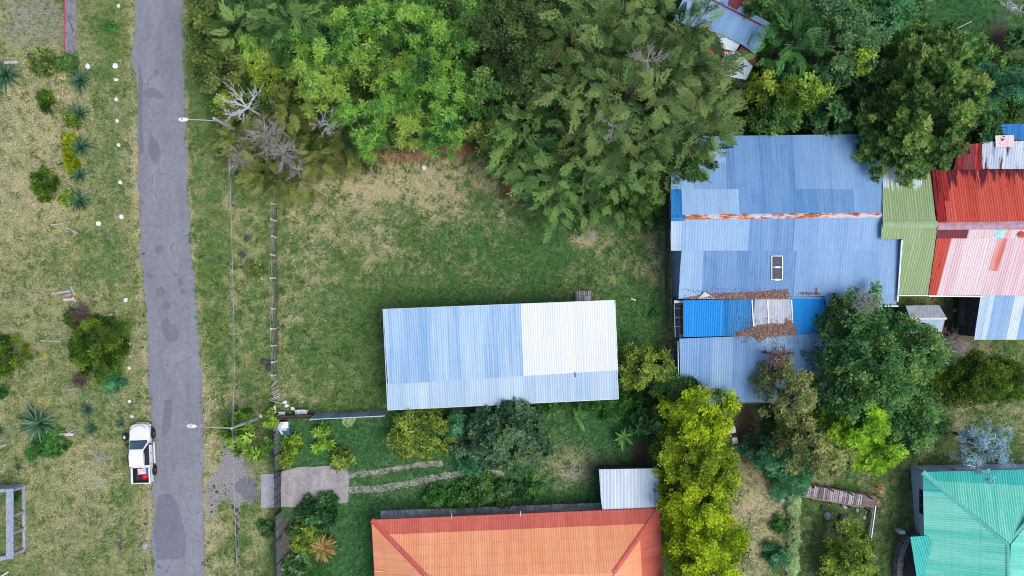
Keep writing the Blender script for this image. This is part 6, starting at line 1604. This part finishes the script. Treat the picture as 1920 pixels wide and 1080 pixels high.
for a, b, w, l_ in ((534, 754, .4, 'crumpled white sack nearer the loose stakes'), (537, 761, .38, 'crumpled white sack below the first one'), (550, 766, .34, 'small white sack alone between chairs and sacks'), (490, 780, .3, 'small pale stone-like sack by the frangipani')):
    tag(inst('sack', rnd.choice(WR), None, tuple(P(a, b, .1)), (0, 0, rnd.uniform(0, 6)), (w * .6, w * .45, w * .4)), l_, 'sack')
bk = thing('bucket', 'small white bucket on the bare patch below the bamboo', 'bucket', P(796, 316)); MB().lathe((0, 0, 0), [(.17, 0), (.21, .38), (.22, .40)], 14).build('body', WHITE, bk, True); MB().lathe((0, 0, .40), [(.215, 0), (.20, .03)], 14).build('lid', CH, bk, True)
RSH = plain('rusted_sheet', (.155, .062, .035), .9, var=.45, scale=5, bump=.4)
tag(MB().box(tuple(P(947, 355, .06)), (.95, 1.8, .08), .06).build('rusted_sheet', RSH), 'long reddish brown rusted sheet lying at the cypress edge of the lawn', 'rusted sheet')
tag(MB().box(tuple(P(1027, 388, .06)), (.9, .6, .08), .3).build('rusted_sheet', RSH), 'smaller rusted sheet half under the lowest cypress boughs', 'rusted sheet')
plt = thing('pallet_stack', 'grey slatted pallets leaning at the upper edge of the white shed roof', 'pallet', P(1090, 556))
for i in range(6):
    q = P(1083 + i * 4.2, 557.5, .55); MB().box((q[0], q[1], .5 + .02 * (i % 2)), (.11, 1.1, .05)).build('slat', PL[i % 2], plt)
for k in (-5, 0, 5):
    q = P(1093.5, 556 + k, .4); MB().box((q[0], q[1], .42), (1.25, .1, .09)).build('bearer', PL[0], plt)
MB().box(tuple(P(1102, 561, .3)), (.5, .5, .6)).build('crate', PL[1], plt)
for a, b in ((1078, 550), (1105, 550)): MB().box(tuple(P(a + 2, b + 5, .2)), (.1, .9, .4)).build('leg', PL[0], plt)
tyre = thing('old_tyre', 'small dark tyre on the verge above the lower street lamp', 'tyre', P(443.5, 772.5)); mb = MB(); mb.lathe((0, 0, .02), [(.13, 0), (.22, .0), (.25, .06), (.22, .13), (.13, .13), (.11, .06)], 14); mb.build('ring', BLK, tyre, True)
tag(inst('lava_rock', LR[1], None, tuple(P(443, 763, .03)), (0, 0, .5), (.18, .13, .12)), 'dark hooked rock just above the old tyre', 'rock')
tag(inst('grey_stone', GR_[0], None, tuple(P(444, 785, .03)), (0, 0, .5), (.14, .12, .1)), 'pale pebble below the old tyre', 'stone')
dsh = thing('roof_dish', 'white dish on the annex roof corner beside the golden row', 'dish', P(1326, 732, 2.7)); MB().lathe((0, 0, 0), [(.05, 0), (.32, .10), (.38, .2), (.34, .2), (.05, .06)], 14).build('bowl', WHITE, dsh, True)
for i, (px, py) in enumerate(((1369, 805), (1376, 825))):
    tag(MB().box(tuple(P(px, py, .4)), (.75 - .3 * i, .55, .8), .2).build('white_crate', CH), ('larger' if i == 0 else 'smaller') + ' white crate half hidden by the golden row', 'crate')

# wooden walkway
wk = thing('walkway', 'sloping wooden slat walkway with handrails in the lower right garden', 'walkway', P(1570, 925))
A0, A1 = np.array((1496., 917.)), np.array((1616., 938.)); dir_ = (A1 - A0) / np.linalg.norm(A1 - A0); nrm = np.array((-dir_[1], dir_[0]))
PW = [plain('walk_slat_%d' % i, c, .9, var=.3, scale=6) for i, c in enumerate([(.44, .41, .46), (.30, .265, .30), (.52, .50, .54), (.22, .18, .20)])]
for i in range(33):
    m = A0 + dir_ * (i * 3.7 + 2); h_ = .25 + .5 * i / 33; w = 10.5 + rnd.uniform(-.6, .6)
    a, b = m - nrm * w + dir_ * rnd.uniform(-.4, .4), m + nrm * w + dir_ * rnd.uniform(-.4, .4); MB().beam(P(a[0], a[1], h_), P(b[0], b[1], h_), .125, .05).build('slat', rnd.choice(PW), wk)
m = A0 + dir_ * 133; a, b = P(m[0], m[1], .76), P(m[0] + dir_[0] * 21, m[1] + dir_[1] * 21, .76)
for k in range(4):
    o_ = (k - 1.5) * 5.2; a2_, b2_ = A0 + dir_ * 123 + nrm * o_, A0 + dir_ * 146 + nrm * o_; MB().beam(P(a2_[0], a2_[1], .78), P(b2_[0], b2_[1], .78), .235, .05).build('landing_board', plain('landing_brown', (.20, .145, .145), .9, var=.25), wk)
for sgn in (-1, 1):
    a, b = A0 + nrm * 12 * sgn - dir_ * (0 if sgn < 0 else 8), A0 + dir_ * 128 + nrm * 12 * sgn
    MB().beam(P(a[0], a[1], .2), P(b[0], b[1], .72), .09, .16).build('stringer', WOOD_DARK, wk)
    MB().beam(P(a[0], a[1], 1.0), P(b[0], b[1], 1.5), .10, .08).build('handrail', WOOD_DARK if sgn < 0 else plain('worn_rail', (.32, .24, .23), .9, var=.3), wk)
    for k in (20, 55, 90, 125):
        q = A0 + dir_ * k + nrm * 12 * sgn; h_ = .25 + .5 * k / 122; MB().beam(P(q[0], q[1], 0), P(q[0], q[1], 0) + np.array((0, 0, h_ + .82)), .09, .09).build('post', WOOD_DARK, wk)
for a, b in (((1638, 927), (1655, 936)), ((1636, 945), (1652, 956))): MB().beam(P(*a, .75), P(*b, .1), .16, .12).build('support_log', WOOD_DARK, wk)
tr_ = thing('water_trough', 'narrow grey channel rail running down from the walkway end', 'channel', P(1634, 980))
MB().beam(P(1640, 948, .55), P(1630, 1022, .45), .30, .10).build('channel', plain('channel_grey', (.16, .17, .20), .7), tr_); MB().beam(P(1642, 948, .66), P(1632, 1022, .56), .06, .06).build('lip', STEEL, tr_)
for k in (.1, .5, .9):
    q = P(1640 - 10 * k, 948 + 74 * k); MB().box((q[0], q[1], .22), (.15, .15, .44)).build('leg', WOOD_DARK, tr_)
sp_ = thing('garden_lamp', 'small bluish garden lamp on a thin pole under the walkway end', 'garden lamp', P(1629, 945)); MB().tube([P(1629, 945, .1), P(1622, 968, 1.0)], .03, 6).build('pole', STEEL, sp_); q = P(1620, 970, 1.0); MB().lathe((q[0], q[1], .85), [(.06, 0), (.16, .08), (.17, .22), (.05, .3)], 10).build('lamp_shade', plain('bluish_glass', (.22, .32, .40), .3), sp_)
hb = thing('hibiscus', 'orange flowering plant beside the right end of the walkway', 'plant', P(1642, 912)); mb = MB()
for i in range(26):
    a = rnd.uniform(0, 6.28); r_ = .35 * math.sqrt(rnd.random()); mb.add([(r_ * math.cos(a) + u_, r_ * math.sin(a) + w_, .7 + rnd.uniform(-.1, .1)) for u_, w_ in ((-.07, 0), (0, -.06), (.08, 0), (0, .07))], [(0, 1, 2, 3)])
mb.build('blossom', plain('hibiscus_orange', (.45, .16, .05), .7, var=.3, scale=9), hb, True); MB().tube([(0, 0, 0), (0, 0, .65)], [.05, .03], 6).build('stem', BROWNT, hb, True)

# ------------------------------------------------------------------ leaf litter on the roofs, straw heap, wood piles: stuff
def litter(name, label, cat, poly, n, zfn, heap, mat, L=.12, W=.06, seed=1):
    r = np.random.default_rng(seed); poly = np.array(poly, float); mn, mx = poly.min(0), poly.max(0); V, F, A = [], [], []
    def inside(x, y):
        c = False; j = len(poly) - 1
        for i in range(len(poly)):
            if (poly[i][1] > y) != (poly[j][1] > y) and x < (poly[j][0] - poly[i][0]) * (y - poly[i][1]) / (poly[j][1] - poly[i][1]) + poly[i][0]: c = not c
            j = i
        return c
    def edge(x, y):
        d = 1e9
        for i in range(len(poly)):
            a, b = poly[i], poly[(i + 1) % len(poly)]; t_ = np.clip(((x - a[0]) * (b[0] - a[0]) + (y - a[1]) * (b[1] - a[1])) / (np.sum((b - a) ** 2) + 1e-9), 0, 1)
            d = min(d, math.hypot(x - a[0] - t_ * (b[0] - a[0]), y - a[1] - t_ * (b[1] - a[1])))
        return d
    k = 0
    while k < n:
        x, y = r.uniform(mn[0] - 2, mx[0] + 2), r.uniform(mn[1] - 2, mx[1] + 2)
        x += r.normal(0, .8); y += r.normal(0, .8)
        if not inside(x, y): 
            if r.uniform() > .03: continue
        q = zfn(x, y); h_ = heap * min(1, edge(x, y) / 5) * r.uniform(.2, 1) + .03
        a = r.uniform(0, 6.28); d = np.array((math.cos(a), math.sin(a), r.uniform(-.3, .3))); s_ = np.array((-math.sin(a), math.cos(a), r.uniform(-.5, .5))); c0 = q + np.array((0, 0, h_)); l, w = L * r.uniform(.6, 1.3), W * r.uniform(.6, 1.3)
        i = len(V); V += [c0 - d * l / 2, c0 + s_ * w / 2, c0 + d * l / 2, c0 - s_ * w / 2]; F.append((i, i + 1, i + 2, i + 3)); A += [r.uniform(0, 1)] * 4; k += 1
    return tag(obj(name, V, np.array(F), mat, attrs={'tint': A}), label, cat, None, 'stuff')
DEADLEAF = leaf_mat('leaf_dead', (.13, .072, .058), (.26, .160, .130), (.40, .285, .24), None, .1, 1.0)
litter('leaf_litter', 'brown dead leaves heaped in the valley above the azure roof', 'dead leaves', [(1282, 559), (1300, 556), (1330, 551), (1400, 548), (1460, 544), (1476, 543), (1480, 552), (1476, 560), (1400, 562), (1282, 563)], 5600, lambda x, y: wss_pl.at(x, min(y, 560), 0), .16, DEADLEAF, seed=1)
litter('leaf_litter', 'brown dead leaves slumped over the lower edge of the azure roof', 'dead leaves', [(1377, 629), (1384, 621), (1410, 614), (1425, 610), (1445, 606), (1470, 608), (1474, 597), (1488, 606), (1496, 620), (1492, 627), (1438, 632), (1424, 642), (1412, 632)], 5200, lambda x, y: lt_pl.at(x, y, .02) if y < 630 else an_pl.at(x, y, .05), .12, DEADLEAF, seed=2)
litter('leaf_litter', 'thin scatter of brown leaves on the blue roof right of the skylight', 'dead leaves', [(1500, 548), (1535, 548), (1540, 553), (1500, 553)], 160, lambda x, y: wss_pl.at(x, min(y, 556), .02), .03, DEADLEAF, seed=3)
STRAW = leaf_mat('straw', (.17, .085, .040), (.36, .22, .12), (.54, .40, .24), None, .1, 1.0)
litter('straw_heap', 'brown heap of dry straw and cut stalks under the bamboo edge', 'straw', [(652, 300), (668, 288), (700, 283), (760, 283), (820, 276), (862, 272), (898, 276), (905, 288), (870, 296), (800, 300), (720, 304), (680, 306)], 5200, lambda x, y: P(x, y, .02), .40, STRAW, .55, .035, 4)
PLV = plain('valley_plate', (.58, .56, .57), .7, var=.15)
a, b, c_ = wss_pl.at(1321, 547, .22), wss_pl.at(1309, 560, .12), wss_pl.at(1341, 560, .12)
tag(obj('flashing_plate', [a, b, c_, a - dz, b - dz, c_ - dz], [(0, 1, 2), (5, 4, 3), (0, 3, 4, 1), (1, 4, 5, 2), (2, 5, 3, 0)], PLV), 'pale triangular plate sticking out of the leaf-filled roof valley', 'plate')
tag(MB().beam(wss_pl.at(1531, 540, .15), wss_pl.at(1532, 553, .2), .06, .06).build('iron_bar', plain('rust_red_scrap', (.25, .075, .04), .8)), 'rusty bar standing at the azure roof top edge', 'bar')
# ------------------------------------------------------------------ the white pickup
CAR = NT('car_white'); CAR.b.inputs['Coat Weight'].default_value = .5; CARW = CAR.done((.80, .81, .82), .35, 0, .5)
BLKP = plain('black_plastic', (.018, .018, .020), .6, var=.1); RUB = plain('rubber', (.022, .022, .024), .9, var=.2); RIMM = plain('rim_grey', (.20, .21, .23), .35, .5, var=.1)
WSG = plain('windscreen', (.055, .12, .19), .06, var=.25, scale=1.0, spec=.6); LEDM = plain('headlight_lens', (.62, .66, .70), .1, var=.05); TAILM = plain('tail_lens', (.30, .012, .014), .2)
hd = math.radians(2.3)
pk_loc = P(273.2, 846)
car = thing('pickup_truck', 'white double-cab pickup parked half on the grass at the lane edge', 'pickup', (pk_loc[0], pk_loc[1], .06), None, hd)
def loft(secs, close=True):
    """secs: list of rings (same count) -> verts, faces"""
    n = len(secs[0]); V = [q for s_ in secs for q in s_]; F = []
    for i in range(len(secs) - 1):
        for k in range(n if close else n - 1): F.append((i * n + k, i * n + (k + 1) % n, (i + 1) * n + (k + 1) % n, (i + 1) * n + k))
    F.append(tuple(range(n))[::-1]); F.append(tuple((len(secs) - 1) * n + k for k in range(n)))
    return V, F
def ring(y, w, zb, zs, zt, tw): # lower body section: sill, belt, top
    return [(-w * .94, y, zb), (-w, y, (zb + zs) / 2), (-w * .985, y, zs), (-tw, y, zt), (tw, y, zt), (w * .985, y, zs), (w, y, (zb + zs) / 2), (w * .94, y, zb)]
secs = [ring(2.62, .40, .50, .70, .78, .32), ring(2.55, .62, .44, .80, .90, .50), ring(2.40, .76, .42, .90, 1.00, .62), ring(2.15, .86, .42, .96, 1.06, .72), ring(1.85, .905, .42, .99, 1.09, .78), ring(1.5, .91, .42, 1.0, 1.12, .80), ring(1.12, .905, .42, 1.02, 1.13, .84), ring(.3, .905, .42, 1.03, 1.12, .86), ring(-.6, .905, .42, 1.03, 1.12, .86), ring(-1.16, .905, .42, 1.03, 1.10, .86)]
v, f = loft(secs); body = obj('body', v, f, CARW, car, True)
m_ = body.modifiers.new('bevel', 'BEVEL'); m_.width = .03; m_.segments = 2
def cabring(y, w, z): return [(-w, y, z), (w, y, z)]
# cab: floor ring and roof ring
cb = [(-.86, 1.16, 1.10), (.86, 1.16, 1.10), (.87, .2, 1.10), (.87, -1.14, 1.08), (-.87, -1.14, 1.08), (-.87, .2, 1.10)]
ct = [(-.60, .46, 1.72), (.60, .46, 1.72), (.66, -.05, 1.78), (.64, -.98, 1.74), (-.64, -.98, 1.74), (-.66, -.05, 1.78)]
v = cb + ct; f = [(k, (k + 1) % 6, 6 + (k + 1) % 6, 6 + k) for k in range(6)] + [(6, 7, 8, 11), (11, 8, 9, 10)]
cabo = obj('cab', v, f, CARW, car, True); m_ = cabo.modifiers.new('bevel', 'BEVEL'); m_.width = .05; m_.segments = 3
def quad(name, pts, mat, parent=car, th=None):
    pts = [np.array(p, float) for p in pts]; n = np.cross(pts[1] - pts[0], pts[2] - pts[0]); n /= np.linalg.norm(n); k = len(pts)
    v = [p + n * .012 for p in pts] + [p - n * .012 for p in pts]
    f = [tuple(range(k)), tuple(range(2 * k - 1, k - 1, -1))] + [(i, i + k, (i + 1) % k + k, (i + 1) % k) for i in range(k)]
    return obj(name, v, f, mat, parent, True)
quad('windscreen', [(-.79, 1.09, 1.165), (-.45, 1.17, 1.16), (.45, 1.17, 1.16), (.79, 1.09, 1.165), (.575, .53, 1.685), (-.575, .53, 1.685)], WSG)
MB().beam((-.74, 1.145, 1.17), (.74, 1.145, 1.17), .10, .03).build('wiper_cowl', BLKP, car, True)
for s_ in (-1, 1):
    q = [(s_ * .862, .92, 1.17), (s_ * .872, -.98, 1.16), (s_ * .69, -.90, 1.66), (s_ * .705, -.05, 1.69), (s_ * .655, .44, 1.665)]
    quad('side_window', q if s_ > 0 else q[::-1], GLASS)
    MB().box((s_ * .80, -.06, 1.42), (.03, .06, .5)).build('pillar', BLKP, car, True)
    MB().beam((s_ * .655, .40, 1.745), (s_ * .675, -.95, 1.755), .03, .02).build('roof_gutter', BLKP, car, True)
    mi = MB().box((s_ * 1.03, .86, 1.20), (.20, .11, .15)).build('mirror', BLKP, car, True); MB().box((s_ * .91, .85, 1.15), (.1, .05, .05)).build('mirror_arm', BLKP, mi, True)
    MB().box((s_ * .99, -.05, .42), (.14, 1.9, .06)).build('side_step', plain('step_silver', (.62, .65, .70), .35, .3), car, True)
    for yy_ in (.30, -.62): MB().box((s_ * .925, yy_ - .25, .98), (.04, .16, .04)).build('door_handle', plain('chrome', (.5, .5, .45), .25, .7), car, True)
    for yy_ in (.98, -.05, -1.0): MB().box((s_ * .908, yy_, .78), (.012, .012, .6)).build('door_seam', BLKP, car, True)
    for yy_, nm in ((1.62, 'front'), (-1.62, 'rear')):
        MB().lathe((s_ * (.80 if s_ > 0 else .80) - .0, yy_, .37), [(.40, -.16), (.46, -.10), (.46, .10), (.40, .16)] if False else [(.44, -.17), (.46, .17)], 18, axis=0).build('wheel_arch', BLKP, car, True)
        w = MB().lathe((s_ * .86, yy_, .36), [(.30, -.13), (.37, -.11), (.385, -.04), (.385, .06), (.36, .125), (.29, .13)], 20, axis=0).build('wheel', RUB, car, True)
        MB().lathe((s_ * .925, yy_, .36), [(.25, -.06 * s_), (.23, .05 * s_), (.07, .075 * s_)], 14, axis=0).build('rim', RIMM, w, True)
    MB().box((s_ * .64, 2.36, .90), (.30, .20, .10), -s_ * .75).build('headlight', LEDM, car, True)
    MB().box((s_ * .86, -2.58, .90), (.12, .07, .30)).build('tail_light', TAILM, car, True)
    MB().box((s_ * .885, -1.88, .82), (.05, 1.42, .48)).build('bed_side', CARW, car, True)
    MB().box((s_ * .80, -1.88, 1.03), (.20, 1.44, .06)).build('bed_rail', CARW, car, True)
MB().tube([(-.66, 2.10, 1.075), (-.52, 2.33, 1.02), (-.3, 2.42, .995), (0, 2.44, .985), (.3, 2.42, .995), (.52, 2.33, 1.02), (.66, 2.10, 1.075)], .022, 5).build('bonnet_seam', plain('seam_grey', (.14, .15, .17), .6), car, True)
MB().beam((-.5, 2.60, .66), (.5, 2.60, .66), .05, .18).build('grille', BLKP, car, True)
MB().beam((-.45, 2.60, .46), (.45, 2.60, .46), .14, .18).beam((.43, 2.60, .46), (.80, 2.34, .46), .14, .18).beam((-.43, 2.60, .46), (-.80, 2.34, .46), .14, .18).build('front_bumper', CARW, car, True)
MB().box((0, -1.88, .58), (1.62, 1.40, .08)).build('bed_floor', BLKP, car, True)
MB().box((0, -1.19, .84), (1.74, .06, .44)).build('bed_front_panel', CARW, car, True)
MB().box((0, -2.60, .84), (1.74, .07, .46)).build('tailgate', CARW, car, True)
MB().box((0, -2.66, .46), (1.60, .16, .12)).build('rear_bumper', plain('chrome', (.5, .5, .45), .25, .7), car, True)
for s_ in (-1, 1): MB().box((s_ * .70, -1.88, .80), (.03, 1.32, .38)).build('bed_liner', BLKP, car, True)
MB().beam((-.5, -1.17, 1.62), (.5, -1.17, 1.62), .04, .03).build('brake_lamp', TAILM, car, True)
cr_, sr_ = math.cos(hd), math.sin(hd)
def on_bed(x, y, z): return (pk_loc[0] + x * cr_ - y * sr_, pk_loc[1] + x * sr_ + y * cr_, .06 + z)
ball = thing('red_helmet', 'shiny red rounded helmet lying in the pickup bed', 'helmet', on_bed(.25, -2.02, .66)); MB().lathe((0, 0, 0), [(.26, 0), (.30, .08), (.28, .2), (.18, .30), (.05, .335)], 16).build('shell', plain('shiny_red', (.60, .012, .018), .2, spec=.6), ball, True)
MB().lathe((0, 0, -.03), [(.24, 0), (.31, .03), (.31, .05)], 16).build('rim', plain('shiny_red', (.60, .012, .018), .2), ball, True)
tag(MB().box(on_bed(.08, -1.55, .82), (.66, .5, .34), hd + .1).build('white_box', plain('pale_box', (.66, .64, .68), .5)), 'white box behind the cab in the pickup bed', 'box')
tag(MB().box(on_bed(-.24, -1.56, .80), (.16, .55, .34), hd - .1).build('red_crate', plain('red_plastic', (.45, .06, .06), .5)), 'narrow red crate beside the white box in the pickup bed', 'crate')
tag(MB().box(on_bed(.52, -1.55, .80), (.12, .6, .36), hd).build('blue_crate', plain('blue_plastic', (.05, .16, .50), .5)), 'narrow blue crate at the right wall of the pickup bed', 'crate')
tag(MB().box(on_bed(-.42, -2.05, .68), (.4, .5, .12), hd + .3).build('black_bag', plain('bag_black', (.03, .03, .04), .8, var=.5, scale=9)), 'flat black bag at the left of the pickup bed', 'bag')
sw_ = thing('spare_wheel', 'spare wheel with white rim leaning on the left wing of the pickup', 'wheel', P(240.5, 817.5, 0))
import mathutils
def tilt(v):
    return [tuple(mathutils.Euler((0, math.radians(-28), .1)).to_matrix() @ mathutils.Vector(q) + mathutils.Vector((0, 0, .55))) for q in v]
mb = MB().lathe((0, 0, 0), [(.19, -.10), (.34, -.09), (.36, 0), (.34, .09), (.19, .10)], 18); obj('tyre', tilt(mb.v), mb.f, RUB, sw_, True)
mb = MB().lathe((0, 0, .05), [(.18, 0), (.16, .06), (.05, .065)], 14); obj('rim', tilt(mb.v), mb.f, WHITE, sw_, True)

# ------------------------------------------------------------------ grass: blades as one mass
def on_paving(px, py):
    l = np.interp(py, ys, Lx); r_ = np.interp(py, ys, Rx)
    m = (px > l + 1.2) & (px < r_ - 1.0)
    m |= (px > 487) & (px < 654) & (py > 880) & (py < 951)
    m |= (px > 720) & (px < 1158) & (py > 575) & (py < 765)
    m |= (px > 1270) & (px < 1990) & (py > 255) & (py < 560)
    m |= (px > 700) & (px < 1236) & (py > 950)
    m |= (px > 1280) & (px < 1545) & (py > 555) & (py < 750)
    m |= (px > 1712) & (py > 880)
    m |= (px > 1830) & (py > 520) & (py < 632)
    return m
gr = np.random.default_rng(33)
N = 150000
gx_, gy_ = gr.uniform(-25, 1945, N), gr.uniform(-25, 1105, N)
d_, s_, g_, lu_ = fields(gx_, gy_)
keep = ~on_paving(gx_, gy_) & (gr.uniform(0, 1, N) > s_ * 1.1) & (gr.uniform(0, 1, N) > g_ * .95)
gx_, gy_, d_, lu_ = gx_[keep], gy_[keep], d_[keep], lu_[keep]; n = len(gx_)
# patchy length: tussocks
tus = .5 + .5 * np.sin(gx_ * .11 + 2 * np.sin(gy_ * .047)) * np.sin(gy_ * .13 + 1.7 * np.sin(gx_ * .06))
weed_n = fbm(gx_ + 900, gy_ + 100, 15.0, 2)
px_, py_ = (gx_ - 960) * S, (540 - gy_) * S
V, F, A, A2 = [], [], [], []
NB = 4
for b in range(NB):
    a = gr.uniform(0, 6.283, n); L = (.10 + .10 * gr.uniform(0, 1, n) + .09 * (weed_n > .62)) * (1 + .25 * lu_); w = .022 + .012 * gr.uniform(0, 1, n); e = gr.uniform(.25, 1.1, n)
    ox, oy = gr.normal(0, .10, n), gr.normal(0, .10, n)
    bx, by = px_ + ox, py_ + oy
    dx, dy, dz_ = np.cos(a) * np.cos(e) * L, np.sin(a) * np.cos(e) * L, np.sin(e) * L
    sx, sy = -np.sin(a) * w, np.cos(a) * w
    V.append(np.stack([np.stack([bx - sx, by - sy, np.full(n, .0)], 1), np.stack([bx + sx, by + sy, np.full(n, .0)], 1), np.stack([bx + dx, by + dy, dz_], 1)], 1).reshape(-1, 3))
    isdry = np.clip(d_ * 1.15 - .12 + gr.normal(0, .22, n) - .5 * (weed_n > .62), 0, 1)
    A.append(np.repeat(isdry, 3)); A2.append(np.repeat(lu_, 3))
V = np.concatenate(V); F = np.arange(len(V)).reshape(-1, 3); AV = np.repeat(gr.gamma(6, 1 / 6, len(F)), 3)
t = NT('grass_blades'); dd = t.attr('dry'); ll = t.attr('lush')
c = t.mix(t.ss(dd, .30, .85), t.mix(ll, (.100, .190, .054), (.052, .158, .054)), (.50, .44, .29))
vv_ = t.attr('vary'); cb = t.node('ShaderNodeCombineColor')
for i in range(3): t.link(vv_, cb.inputs[i])
c = t.scale(c, cb.outputs[0])
GRB = t.done(c, .9, 0, .04)
tag(obj('grass', V, F, GRB, attrs={'dry': np.concatenate(A), 'lush': np.concatenate(A2), 'vary': np.clip(AV, .35, 1.7)}), 'short grass, green and straw coloured, growing over the open ground', 'grass', None, 'stuff')
print('FOLIAGE TRIS', NTRI[0], 'GRASS', len(F), 'OBJECTS', len(sc.objects))

# low weed rosettes in the lawn and verges: far too many to count
gw = np.random.default_rng(8); wx_, wy_ = gw.uniform(352, 1255, 9000), gw.uniform(280, 775, 9000)
wk_ = (fbm(wx_ + 40, wy_ + 700, 90, 2) > .47) & ~on_paving(wx_, wy_) & (gw.uniform(0, 1, 9000) < .16 + .20 * (wx_ < 860))
wx_, wy_ = wx_[wk_], wy_[wk_]; n = len(wx_); C = np.stack([(wx_ - 960) * S, (540 - wy_) * S, np.full(n, .03)], 1); a = gw.uniform(0, 6.28, n)
V, F, A = scatter('blade', C, np.stack([np.cos(a), np.sin(a), np.zeros(n)], 1), gw.gamma(2.0, .13, n) + .12, gw.uniform(.15, .7, n), gw); V[:, 2] = np.maximum(V[:, 2], .01) * .6
tag(obj('weeds', V, F, leaf_mat('leaf_weed', (.020, .060, .012), (.045, .110, .024), (.085, .165, .040)), attrs={'tint': A}), 'dark green weed rosettes dotted over the lawn and verge', 'weeds', None, 'stuff')
